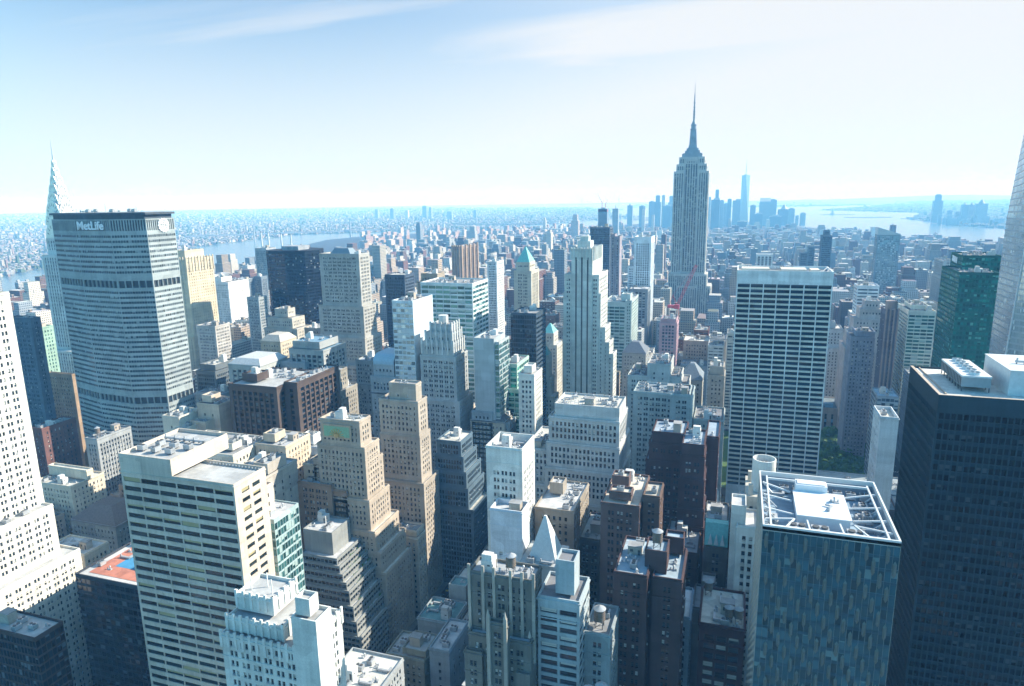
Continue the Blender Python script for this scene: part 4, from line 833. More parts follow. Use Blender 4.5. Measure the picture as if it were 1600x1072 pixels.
def glasspyr():
    root = empty('pyramid_roofed_block'); tag(root, 'block with a steep white pyramid roof beside the narrow white tower', 'building')
    q = Q(); q.box(-124, -106, 298, 318, 0, 98); q.build('wall', [wall((.38, .40, .40))], root, attrs=False)
    q = Q(); q.prism([(-121, 301), (-108, 301), (-108, 314), (-121, 314)], 98, 117, 0, [(-115, 307), (-114, 307), (-114, 308), (-115, 308)]); q.build('pyramid_roof', [plain('pyr_white', (.66, .68, .66), .5, 0, .12)], root, attrs=False)
    rnd = random.Random(7); clutter(root, -124, -106, 298, 301, 98, rnd, 1); put('air_duct', 'duct', root, (-112, 299.4, 98)); put('cooling_unit', 'cooling_unit', root, (-119, 299.5, 98)); water_tank(root, (-103.5, 303, 92), .9)
    q = Q(); q.box(-106, -100.5, 298, 308, 0, 92); q.box(-105.5, -104.6, 298.4, 307, 92, 100); q.build('stair_tower', [wall((.55, .54, .50))], root, attrs=False)
    foot([(-124, -100, 298, 318, 0, 98)]); recenter(root)
glasspyr()
def gothic_top(root, wq, gq, rq, wins, tiers):
    q = Q()
    for x in (-121, -116, -112, -106, -102, -98):
        q.box(x-.5, x+.5, 232.5, 233.2, 100, 133.5); 
    for x in (-112, -106): q.box(x-.6, x+.6, 226, 227, 84, 119.5); q.cyl((x, 226.5), .7, .05, 119.5, 122, 6)
    for x in (-120, -98.5): q.cyl((x, 229.5), .7, .05, 112, 114.5, 6)
    q.build('gothic_pier', [wall((.34, .32, .28))], root, attrs=False)
HB('gothic', 'gothic_masonry_block', 'grey brown gothic style block with pinnacled gables and bay windows, bottom centre', dict(S['pair'], bw=3.7, ww=1.0, gap=.35, fh=3.5), (.15, .15, .135), near=100, tank=1, clut=1.6, extra=gothic_top, tiers=[
 (-121, -98, 233, 243, 0, 131), (-120.5, -98.2, 229.5, 233, 0, 110), (-112.5, -105.5, 227, 229.5, 0, 117), (-121.5, -115, 227.6, 229.5, 0, 104), (-103, -98, 227.6, 229.5, 0, 99)])
HB('whitegrid', 'white_office_block', 'pale block with broad dark strip windows and a tall blank bulkhead, bottom centre', dict(S['ribbon_s'], fh=3.3, wh=1.9, bw=5.0, ww=4.4, top=3.5), (.36, .41, .43), near=80, clut=1.2, tiers=[(-97.5, -83, 236, 252, 0, 124), (-92, -85.5, 239, 247, 124, 136.5, 'blank')])
HB('mint', 'lowrise_block', 'narrow block with white arched top windows beside the pale strip window block', 'pair', (.30, .34, .35), tiers=[(-83, -74, 244, 262, 0, 108)], near=40, tank=1, clut=1)
HB('tanktrio', 'masonry_block', 'dark roofed block carrying three round white capped water tanks at the bottom centre', 'old', (.16, .14, .13), near=20, clut=.8, tiers=[(-80, -64, 205, 222, 0, 102)])
_r = [o for o in bpy.data.objects if o.get('label', '').startswith('dark roofed block carrying three')][0]
for dx, dy in ((-4, 4), (0, 2), (-.4, 6.5)): water_tank(_r, (dx, dy, 101), .85)
HB('low600', 'lowrise_block', 'low tan brick walk-up with a small cluttered roof on the near avenue corner', 'old', (.26, .25, .20), near=40, clut=2.2, tiers=[(-188, -168, 288, 306, 0, 46), (-180, -168, 290, 304, 46, 49, 'blank')])
HB('low601', 'lowrise_block', 'small blue white party walled house beside the tan brick walk-up', 'sparse', (.30, .36, .40), near=20, tiers=[(-166, -156, 290, 314, 0, 52)], clut=1.2)
HB('mid655', 'lowrise_block', 'white walled low block with a teal roof on the avenue', 'sparse', (.34, .38, .39), tiers=[(-188, -168, 322, 342, 0, 43), (-180, -170, 345, 354, 0, 50, 'blank')], roofc=(.14, .26, .27), near=20, clut=1.2)
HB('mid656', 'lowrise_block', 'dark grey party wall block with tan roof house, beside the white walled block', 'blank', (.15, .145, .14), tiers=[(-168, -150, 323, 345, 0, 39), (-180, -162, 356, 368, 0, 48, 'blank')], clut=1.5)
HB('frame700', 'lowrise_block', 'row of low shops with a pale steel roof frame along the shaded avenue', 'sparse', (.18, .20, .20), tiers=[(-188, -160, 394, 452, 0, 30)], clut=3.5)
HB('dark900', 'masonry_block', 'dark brick block with a blue white roof tank platform, right of the roof equipment block', 'pair', (.14, .115, .10), tiers=[(-108, -92, 346, 376, 0, 88)], near=30, clut=2, tank=1)
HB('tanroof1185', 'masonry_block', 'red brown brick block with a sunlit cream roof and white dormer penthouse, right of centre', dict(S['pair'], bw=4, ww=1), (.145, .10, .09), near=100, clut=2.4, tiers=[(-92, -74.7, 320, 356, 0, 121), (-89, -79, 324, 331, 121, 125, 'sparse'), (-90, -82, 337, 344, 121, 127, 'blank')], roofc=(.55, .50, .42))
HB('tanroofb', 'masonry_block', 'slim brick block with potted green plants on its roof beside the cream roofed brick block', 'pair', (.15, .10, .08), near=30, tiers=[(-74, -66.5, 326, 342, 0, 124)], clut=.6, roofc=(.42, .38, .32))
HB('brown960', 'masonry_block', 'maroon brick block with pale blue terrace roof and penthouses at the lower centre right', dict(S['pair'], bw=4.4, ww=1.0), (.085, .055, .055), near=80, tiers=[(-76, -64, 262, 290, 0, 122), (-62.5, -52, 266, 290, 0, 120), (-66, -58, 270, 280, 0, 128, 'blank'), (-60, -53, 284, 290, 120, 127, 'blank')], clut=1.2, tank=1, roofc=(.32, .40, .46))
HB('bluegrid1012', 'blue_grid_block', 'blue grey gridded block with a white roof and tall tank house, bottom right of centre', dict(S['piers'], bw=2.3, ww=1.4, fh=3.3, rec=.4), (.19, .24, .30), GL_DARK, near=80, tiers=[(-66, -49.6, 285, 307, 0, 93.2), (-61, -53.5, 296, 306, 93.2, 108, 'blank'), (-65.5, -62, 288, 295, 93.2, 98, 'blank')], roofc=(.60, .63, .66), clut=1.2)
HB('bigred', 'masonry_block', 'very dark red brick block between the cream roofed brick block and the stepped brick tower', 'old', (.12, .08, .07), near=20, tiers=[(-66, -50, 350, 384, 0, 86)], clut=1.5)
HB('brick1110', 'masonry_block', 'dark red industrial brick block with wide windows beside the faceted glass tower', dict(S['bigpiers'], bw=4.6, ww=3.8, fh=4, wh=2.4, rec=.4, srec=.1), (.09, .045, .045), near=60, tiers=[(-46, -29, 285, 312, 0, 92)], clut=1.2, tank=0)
_r = [o for o in bpy.data.objects if o.get('label', '').startswith('dark red industrial')][0]
for dx, dy in ((2.5, -8), (6.0, -8), (-6, 9)): water_tank(_r, (dx, dy, 91), .85)
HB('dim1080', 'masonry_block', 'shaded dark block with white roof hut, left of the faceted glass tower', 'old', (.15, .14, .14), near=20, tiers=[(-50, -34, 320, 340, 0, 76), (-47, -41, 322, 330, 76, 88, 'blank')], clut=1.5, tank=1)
def mintroof(root, wq, gq, rq, wins, tiers):
    q = Q(); q.prism([(-47, 344.5), (-36.6, 344.5), (-36.6, 348), (-47, 348)], 94, 104, 0, [(-47, 348), (-36.6, 348), (-36.6, 352), (-47, 352)])
    for x in (-44.5, -41.8, -39): q.prism([(x-1, 343.4), (x+1, 343.4), (x+1, 347), (x-1, 347)], 95, 99, 1, [(x-.1, 343.6), (x+.1, 343.6), (x+.1, 347), (x-.1, 347)])
    q.build('mansard_roof', [plain('copper_mint', (.20, .52, .50), .6, 0, .2), plain('dormer_white', (.62, .66, .66), .6)], root, attrs=False)
HB('mint1100', 'masonry_block', 'block with a mint green copper mansard and white dormers, left of the faceted glass tower', 'pair', (.13, .12, .11), near=40, extra=mintroof, clut=.5, tiers=[(-47, -36.6, 344, 366, 0, 94), (-47.5, -37, 352, 372, 0, 104)])
HB('club1140', 'masonry_block', 'brown club building with a round window gable beneath the big white gridded slab', 'old', (.13, .115, .10), near=30, tiers=[(-36, -24, 344, 370, 0, 106)], clut=1, tank=1)
HB('whitethin1157', 'masonry_tower', 'thin white pier fronted tower left of the faceted glass tower', 'piers', (.58, .58, .55), near=50, tiers=[(-33.5, -24.5, 320, 338, 0, 118), (-36, -30, 322, 334, 0, 126, 'blank')], clut=.5)
def cylinder():
    root = empty('drum_topped_tower'); tag(root, 'cream tower carrying a large open white drum on its roof, behind the faceted glass tower', 'building')
    wq, gq = Q(), Q(); wins = []
    P = [(-30, 342), (-14, 342), (-14, 366), (-30, 366)]
    for i in range(4): facade(wq, gq, P[i], P[(i+1) % 4], 0, 122, S['piers'], 1, np.random.default_rng(3), wins)
    wq.add([[[-30, 342, 122], [-14, 342, 122], [-14, 366, 122], [-30, 366, 122]]])
    for a, b in ((-28, 344), (-16, 344), (-28, 360), (-16, 360)): wq.box(a-1, a+1, b-1, b+1, 122, 127)
    wq.build('wall', [wall((.50, .47, .41)), wall((.5, .47, .41))], root, attrs=False); hide_split(wins, root, [glass(), wall((.5, .47, .41))], 0)
    q = Q(); c = (-22.5, 352); n = 28
    q.cyl(c, 5.1, 5.1, 122, 137, n, 0, False)
    o = [(c[0]+5.1*math.cos(2*math.pi*i/n), c[1]+5.1*math.sin(2*math.pi*i/n)) for i in range(n)]; inn = [(c[0]+4.6*math.cos(2*math.pi*i/n), c[1]+4.6*math.sin(2*math.pi*i/n)) for i in range(n)]
    for i in range(n):
        j = (i+1) % n; q.add([[[*o[i], 137], [*o[j], 137], [*inn[j], 137], [*inn[i], 137]], [[*inn[j], 133], [*inn[i], 133], [*inn[i], 137], [*inn[j], 137]]])
    q.cyl(c, 4.6, 4.6, 132.8, 133, n, 1); q.build('drum', [wall((.72, .72, .68)), roofm((.4, .38, .34))], root, attrs=False)
    put('cooling_unit', 'cooling_unit', root, (-22.5, 352, 133)); foot([(-30, -14, 342, 366, 0, 122)]); recenter(root)
cylinder()
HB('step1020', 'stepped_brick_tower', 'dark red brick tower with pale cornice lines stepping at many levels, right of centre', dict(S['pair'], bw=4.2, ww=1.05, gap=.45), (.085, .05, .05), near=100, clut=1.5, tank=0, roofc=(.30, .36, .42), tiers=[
 (-61, -50, 376, 400, 0, 132), (-61.4, -49.6, 375.4, 400, 0, 126), (-61.8, -49.2, 374.8, 400, 0, 114), (-62.2, -48.8, 374.2, 400, 0, 98), (-62.6, -48.4, 373.6, 400, 0, 88), (-79, -61, 402, 424, 0, 128), (-80.5, -61, 401, 424, 0, 122), (-82, -61, 400, 424, 0, 112), (-50, -43.5, 396, 424, 0, 130)])
HB('grid990', 'masonry_block', 'broad greenish grey gridded block behind the dark red stepped brick tower', dict(S['pair'], bw=3.9, ww=1.2, gap=.3), (.36, .42, .42), near=40, tiers=[(-100, -64, 475, 500, 0, 129.3), (-76, -62, 474, 500, 0, 129)], clut=2.4, roofc=(.18, .22, .25))
HB('grid1060', 'masonry_block', 'grey cream block with small blue roof boxes between the gridded block and the white slab', 'old', (.38, .40, .38), tiers=[(-61, -42, 480, 510, 0, 112)], clut=3)
HB('grey985', 'masonry_block', 'grey stone block with windowless wall and tan shafts, right of the dark striped tower', 'pair', (.44, .46, .45), tiers=[(-116, -98, 555, 590, 0, 119), (-101, -84, 556, 590, 0, 129, 'sparse'), (-84, -76, 558, 590, 0, 119, 'sparse'), (-76, -70, 560, 590, 0, 113, 'sparse')], clut=1.5)
HB('peaked', 'masonry_block', 'old stone block with steep gabled roof and dormers left of the white gridded slab', 'old', (.36, .36, .33), tiers=[(-80, -62, 610, 640, 0, 104)], extra=hiproof(0, 11, (.16, .20, .24), .4), clut=0)
HB('tri1110', 'masonry_tower', 'slender stone tower with arched top storey squeezed left of the white gridded slab', 'old', (.42, .40, .36), tiers=[(-57, -44, 598, 620, 0, 112), (-56, -45, 600, 618, 112, 119, 'piers')], clut=.6)
def pink_scaf(root, wq, gq, rq, wins, tiers):
    q = Q()
    for k in range(9): q.box(-118, -117.7, 799.2, 799.5, 0, 0.1)
    q.build('scaffold_base', [plain('scaffold_red', (.45, .16, .15), .7)], root, attrs=False)
HB('pink', 'scaffolded_tower', 'pink netted tower under construction in front of the tallest skyscraper', dict(S['fine'], bw=3.4, ww=2.4, fh=3.8, wh=2.5), (.46, .30, .33), GL_BLUE, tiers=[(-118, -99, 800, 826, 0, 117), (-117, -100, 802, 824, 117, 121)], clut=1.5, lod=1)
HB('dkpeak', 'masonry_block', 'grey block with dark hipped roof left of the pink netted tower', 'old', (.30, .31, .30), tiers=[(-146, -122, 716, 745, 0, 100)], extra=hiproof(0, 9, (.12, .14, .17), .35), clut=0, lod=1)
HB('langham', 'lattice_tower', 'white lattice faced tower rising left of the tallest skyscraper', dict(S['piers'], bw=3.2, ww=1.9, fh=3.4, wh=2.3, srec=.15, top=9), (.66, .70, .72), GL_BLUE, tiers=[(-182, -157.6, 1038, 1077, 0, 197.8), (-191, -182, 1040, 1070, 0, 155, 'fine')], lod=1, clut=.3)
HB('lanlow', 'masonry_tower', 'dark striped shaft standing below the white lattice tower', 'bigpiers', (.24, .27, .29), lod=1, tiers=[(-182.4, -156, 1000, 1034, 0, 127.3)], clut=.3)
HB('dark923', 'dark_glass_tower', 'broad dark blue glass tower behind the dark striped stone tower', 'fine', (.10, .13, .17), GL_DARK, lod=1, tiers=[(-264, -232.2, 1119, 1150, 0, 208)], clut=.3)
HB('twin955', 'two_tone_tower', 'slim two tone white edged tower right of the broad dark blue glass tower', 'piers', (.30, .27, .30), lod=1, tiers=[(-202, -196.5, 958, 976, 0, 206), (-196, -190, 958, 976, 0, 203)], clut=.1, sides={'W': 'blank'})
# --- the tallest skyscraper
def esb():
    root = empty('landmark_skyscraper'); tag(root, 'tallest grey art deco skyscraper with a tapering mast and antenna, right of centre', 'skyscraper')
    wq, gq = Q(), Q(); wins = []; rng = np.random.default_rng(11)
    st = dict(fh=3.75, bw=3.55, ww=1.75, wh=2.35, rec=.8, srec=.62, top=3, bot=.5, fit=True, mg=1.4)
    st3 = dict(st, bw=3.9, ww=2.2, mg=1.0)
    T_ = [(-152, -134, 1289, 1330, 118, 296), (-111, -93, 1289, 1330, 118, 296), (-134, -111, 1292.5, 1328, 118, 316),
          (-148, -134, 1290.5, 1328, 296, 308), (-111, -97, 1290.5, 1328, 296, 308), (-144, -101, 1292.8, 1326, 308, 320),
          (-156, -89, 1287, 1334, 25, 118), (-140, -104, 1285, 1289, 25, 97), (-163, -82, 1289, 1338, 25, 97), (-170, -76, 1292, 1341, 25, 74), (-187, -58, 1286, 1343, 0, 25)]
    for t in T_:
        x0, x1, y0, y1, z0, z1 = t; c_ = [(x0, y0), (x1, y0), (x1, y1), (x0, y1)]
        for i in range(4): facade(wq, gq, c_[i], c_[(i+1) % 4], z0, z1, st3 if (x0 == -134) else st, 1 if i != 2 else 0, rng, wins)
        wq.add([[[x0, y0, z1], [x1, y0, z1], [x1, y1, z1], [x0, y1, z1]]])
    wq.build('wall', [wall((.46, .45, .42)), wall((.16, .18, .20), .5)], root, attrs=False); hide_split(wins, root, [glass((.02, .03, .045)), wall((.46, .45, .42))], 0)
    q = Q(); cx_, cy_ = -122.5, 1309
    for h, z0, z1 in ((17, 320, 325.5), (15.5, 325.5, 326.5), (12.5, 326.5, 331), (10, 331, 335)): q.box(cx_-h, cx_+h, cy_-h*.8, cy_+h*.8, z0, z1)
    def sq(h): return [(cx_-h, cy_-h), (cx_+h, cy_-h), (cx_+h, cy_+h), (cx_-h, cy_+h)]
    q.prism(sq(7.6), 335, 342, 0, sq(6.0)); q.prism(sq(6.0), 342, 366, 0, sq(4.9))
    for a in range(4):
        dx, dy = ((1, 0), (0, 1), (-1, 0), (0, -1))[a]; q.prism([(cx_+dx*6-1, cy_+dy*6-1), (cx_+dx*6+1, cy_+dy*6-1), (cx_+dx*6+1, cy_+dy*6+1), (cx_+dx*6-1, cy_+dy*6+1)], 335, 362, 0, [(cx_+dx*4.6-.6, cy_+dy*4.6-.6), (cx_+dx*4.6+.6, cy_+dy*4.6-.6), (cx_+dx*4.6+.6, cy_+dy*4.6+.6), (cx_+dx*4.6-.6, cy_+dy*4.6+.6)])
    q.cyl((cx_, cy_), 5.6, 5.6, 366, 368, 16); q.cyl((cx_, cy_), 4.4, 4.4, 368, 373, 16); q.cyl((cx_, cy_), 5.0, 5.0, 373, 375, 16); q.cyl((cx_, cy_), 4.2, 1.8, 375, 381, 16)
    q.build('mast', [wall((.30, .33, .36), .5)], root, attrs=False)
    q = Q(); q.cyl((cx_, cy_), 1.7, 1.5, 381, 400, 8); q.cyl((cx_, cy_), 1.2, .9, 400, 424, 8); q.cyl((cx_, cy_), .6, .15, 424, 443, 8)
    for zz in (386, 391, 396, 403, 410): q.cyl((cx_, cy_), 2.3, 2.3, zz, zz+1, 8)
    q.build('antenna', [plain('antenna_grey', (.30, .33, .36), .6)], root, attrs=False)
    foot([(-187, -58, 1286, 1343, 0, 320)]); recenter(root)
esb()

# --- big white gridded slab
def grace():
    root = empty('white_gridded_slab'); tag(root, 'big white slab tower with a flat roof and wide dark windows in seven columns', 'skyscraper')
    wq, gq = Q(), Q(); wins = []; rng = np.random.default_rng(12)
    st = dict(fh=3.72, bw=9.05, ww=8.35, wh=2.35, rec=.9, srec=.05, top=9.2, bot=.5, fit=7, mg=.45)
    x0, x1, y0, y1, z1 = -38.6, 25.1, 555, 592, 202
    facade(wq, gq, (x0, y0), (x1, y0), 34, z1, st, 2, rng, wins); facade(wq, gq, (x1, y1), (x0, y1), 34, z1, st, 0, rng, wins)
    sb = S['blank']
    facade(wq, gq, (x0, y1), (x0, y0), 0, z1, sb, 0, rng, wins); facade(wq, gq, (x1, y0), (x1, y1), 0, z1, sb, 0, rng, wins)
    # curved foot sweeping towards the street
    n = 8; pr = []
    for k in range(n+1):
        a = k/n; pr.append((34*(1-a), -9*(a**2.2)))
    for k in range(n):
        za, da = pr[k]; zb, db = pr[k+1]
        wq.add([[[x0, y0+db, zb], [x1, y0+db, zb], [x1, y0+da, za], [x0, y0+da, za]]], 0)
        wq.add([[[x0, y0, zb], [x0, y0+db, zb], [x0, y0+da, za], [x0, y0, za]], [[x1, y0+db, zb], [x1, y0, zb], [x1, y0, za], [x1, y0+da, za]]], 0)
    rq = Q(); roof(rq, wq, x0, x1, y0, y1, z1, 2.2, .8)
    wq.box(x0+3, x0+22, y0+6, y0+20, z1-2.2, z1+.8, 1); wq.box(x0+30, x0+47, y0+8, y0+24, z1-2.2, z1+.4, 1); wq.box(x0+50, x0+56, y0+10, y0+26, z1-2.2, z1-.2, 1)
    wq.build('wall', [wall((.66, .68, .68)), wall((.58, .55, .48))], root, attrs=False); rq.build('roof', [roofm((.22, .23, .24))], root, attrs=False)
    q = Q()
    for i in range(7):
        a = x0+.45+9.0*i+.55; q.box(a, a+8.0, y0-.02, y0+.5, 191.2, 192.3, 0)
    q.build('vent_slot', [plain('slot_dark', (.03, .04, .05), .5)], root, attrs=False)
    q = Q(); q.bar((x1-8, y0+3, 200.5), (x1-2, y0+22, 202.8), .6); q.bar((x1-5, y0+2, 200.5), (x1-1, y0+14, 202.8), .6); q.bar((x0+6, y0+3, 202), (x1-8, y0+3, 202.6), .3); q.build('cleaning_rail', [plain('unit_metal', (.42, .44, .46), .5, .3)], root, attrs=False)
    hide_split(wins, root, [GL_GRID(), wall((.66, .68, .68))], 100)
    rnd = random.Random(12)
    for i in range(9): k = rnd.choice(['cooling_unit', 'duct', 'vent_stack']); put({'cooling_unit': 'cooling_unit', 'duct': 'air_duct', 'vent_stack': 'roof_vent'}[k], k, root, (rnd.uniform(x0+5, x1-6), rnd.uniform(y0+25, y1-4), z1-2.2))
    foot([(-38.6, 25.1, 546, 592, 0, 202)]); recenter(root)
grace()

# --- faceted glass tower with the open roof
def gem():
    root = empty('faceted_glass_tower'); tag(root, 'teal glass tower covered in lens shaped facets with an open framed white roof, lower right', 'skyscraper')
    x0, x1, y0, y1, z1 = -28.0, 8.0, 233.0, 275.0, 160.7
    rng = np.random.default_rng(4); wq, gq = Q(), Q(); wins = []
    st = dict(fh=3.95, bw=1.62, ww=1.58, wh=3.0, rec=.10, srec=.05, top=.8, bot=.2, fit=True, mg=.05)
    facade(wq, gq, (x0, y0), (x1, y0), 0, z1, st, 1, rng, wins); facade(wq, gq, (x1, y0), (x1, y1), 0, z1, st, 1, rng, wins)
    # perforated stone side (east) and plain back
    st2 = dict(fh=3.95, bw=3.4, ww=.8, wh=1.9, rec=.35, top=1, bot=1, mg=.6)
    facade(wq, gq, (x0, y1), (x0, y0), 0, z1, st2, 1, rng, None); facade(wq, gq, (x1, y1), (x0, y1), 0, z1, S['blank'], 0, rng, None)
    wq.build('wall', [wall((.42, .43, .40)), wall((.03, .08, .11), .3)], root, attrs=False)
    gq.build('window', [glass((.02, .03, .04), 0, .08, .1), wall((.46, .43, .38))], root)['kind'] = 'stuff'
    side = Q(); 
    # diamond relief on the stone side
    for r in range(int(z1/3.95)-1):
        zz = 2+r*3.95
        for c in range(12):
            y = y0+1.2+(c+(r % 2)*.5)*3.4
            if y > y1-1: continue
            side.add([[[x0-.02, y-.8, zz+1.9], [x0-.45, y, zz], [x0-.02, y+.8, zz+1.9], [x0-.3, y, zz+3.9]]])
    side.build('stone_relief', [wall((.50, .45, .37))], root, attrs=False)
    G = glass((.04, .12, .16), .42, .07, .05, (.12, .22, .24), (.02, .06, .08), .03, False, .10, vary=.5)
    hide_split(wins, root, [G, wall((.1, .2, .24))], 100)
    lens = Q()   # staggered lens shaped fins on the two glass faces
    pitch = 5.3; hh = 2.65; nrow = int((z1-3)/3.95)
    for r in range(nrow):
        zc = z1-4.2-r*3.95
        if zc < 3: break
        for c in range(9):
            u = 1.2+(c+((r*0.37) % 1.0))*pitch
            wv = .52
            if u < x1-x0-.8:
                X = x0+u; P = [(X, zc-hh), (X+wv, zc-hh*.62), (X+wv, zc+hh*.62), (X, zc+hh), (X-wv, zc+hh*.62), (X-wv, zc-hh*.62)]
                yf = y0-.16; C_ = (X, y0-.50)
                for i in (1, 4):
                    a, b = P[i], P[(i+1) % 6]
                    lens.add([[[a[0], yf, a[1]], [b[0], yf, b[1]], [X, y0-.5, min(max(b[1], zc-hh*.55), zc+hh*.55)], [X, y0-.5, min(max(a[1], zc-hh*.55), zc+hh*.55)]]])
                for s_ in (-1, 1):
                    lens.add([[[X-wv, yf, zc+s_*hh*.62], [X, y0-.5, zc+s_*hh*.55], [X+wv, yf, zc+s_*hh*.62], [X, yf, zc+s_*hh]]])
    lens.build('facet_fin', [plain('fin_metal', (.12, .15, .145), .45, .2, .1)], root, attrs=False)
    # roof well: frame, deck, penthouse, radial struts, fans
    q = Q()
    q.box(x0, x1, y0, y0+.5, z1-1, z1+.6); q.box(x0, x0+.5, y0+.5, y1-.5, z1-1, z1+.6); q.box(x1-.5, x1, y0+.5, y1-.5, z1-1, z1+.6); q.box(x0, x1, y1-.5, y1, z1-1, z1+.6)
    q.build('roof_edge', [plain('edge_white', (.70, .72, .72), .4, .2, .05)], root, attrs=False)
    q = Q(); q.add([[[x0+.5, y0+.5, z1-4.5], [x1-.5, y0+.5, z1-4.5], [x1-.5, y1-.5, z1-4.5], [x0+.5, y1-.5, z1-4.5]]]); 
    for (a, b, c, d) in ((x0+.5, x0+.52, y0+.5, y1-.5), (x1-.52, x1-.5, y0+.5, y1-.5), (x0+.5, x1-.5, y0+.5, y0+.52), (x0+.5, x1-.5, y1-.52, y1-.5)): q.box(a, b, c, d, z1-4.5, z1-1)
    q.build('roof', [roofm((.22, .30, .38))], root, attrs=False)
    q = Q(); px0, px1, py0, py1 = -17.5, -3.0, 245, 263
    q.box(px0, px1, py0, py1, z1-4.5, z1-.8); q.box(px0-.4, px1+.4, py0-.4, py1+.4, z1-.8, z1-.4, 0); q.box(px0+.5, px0+10.0, py1+.4, py1+5, z1-4.5, z1+1.6)
    q.box(px0+1, px0+9.4, py1+1, py1+4.4, z1+1.6, z1+1.9, 1)
    q.build('penthouse', [plain('penthouse_white', (.66, .69, .72), .6, 0, .08), roofm((.62, .64, .66))], root, attrs=False)
    q = Q(); cxx, cyy = -10, 254
    for (a, b) in ((x0+1, y0+6), (x0+1, y0+14), (x0+1, y0+24), (x0+1, y0+34), (x0+6, y0+.8), (x0+13, y0+.8), (x0+22, y0+.8), (x0+29, y0+.8), (x1-1, y0+6), (x1-1, y0+14), (x1-1, y0+23), (x1-1, y0+33)):
        ex = min(max(a, px0-1), px1+1); ey = min(max(b, py0-1), py1+1); q.bar((a, b, z1-.3), (ex, ey, z1-1.6), .45); q.bar((a, b, z1-.3), ((a+ex)/2, (b+ey)/2, z1-4.4), .3)
    q.box(x0+2.2, x0+2.7, y0+2, y1-2, z1-.9, z1-.2); q.box(x1-2.7, x1-2.2, y0+2, y1-2, z1-.9, z1-.2); q.box(x0+2.7, x1-2.7, y0+2.0, y0+2.5, z1-.9, z1-.2); q.box(x0+2.7, x1-2.7, y1-4, y1-3.4, z1-.9, z1-.2)
    q.build('roof_truss', [plain('truss_white', (.62, .66, .68), .5, .2, .05)], root, attrs=False)
    for i, xx in enumerate((-18, -11.8, -2.2)):
        o = put('cooling_unit', 'cooling_unit', root, (xx, 239.5, z1-4.5), 0, (1.5, 1.5, 1.4))
    put('air_duct', 'duct', root, (-8, 251, z1-.4), 1.2, (.6, .8, .6)); put('roof_vent', 'vent_stack', root, (-6.2, 256.5, z1-.4)); put('cooling_unit', 'cooling_unit', root, (3, 262, z1-4.5), math.pi/2); put('cooling_unit', 'cooling_unit', root, (3, 255, z1-4.5), math.pi/2)
    for i in range(7): put('cooling_unit', 'cooling_unit', root, (-20+i*4.1, 270, z1-4.5), 0, (.9, .9, 1.1))
    for i in range(5): put('air_duct', 'duct', root, (2.2, 241+i*5.2, z1-4.4), (i % 2)*math.pi, (.75, .8, .9))
    for i in range(6): put('roof_vent', 'vent_stack', root, (-25.5, 238+i*5.5, z1-4.5), i*1.3)
    for i in range(4): put('roof_vent', 'vent_stack', root, (5.4, 239+i*8, z1-4.5), i*1.1, (1.2, 1.2, 1.4))
    put('air_duct', 'duct', root, (-23, 266, z1-4.5)); put('air_duct', 'duct', root, (-23.5, 247, z1-4.5), math.pi/2)
    foot([(x0, x1, y0, y1, 0, z1)]); recenter(root)
gem()

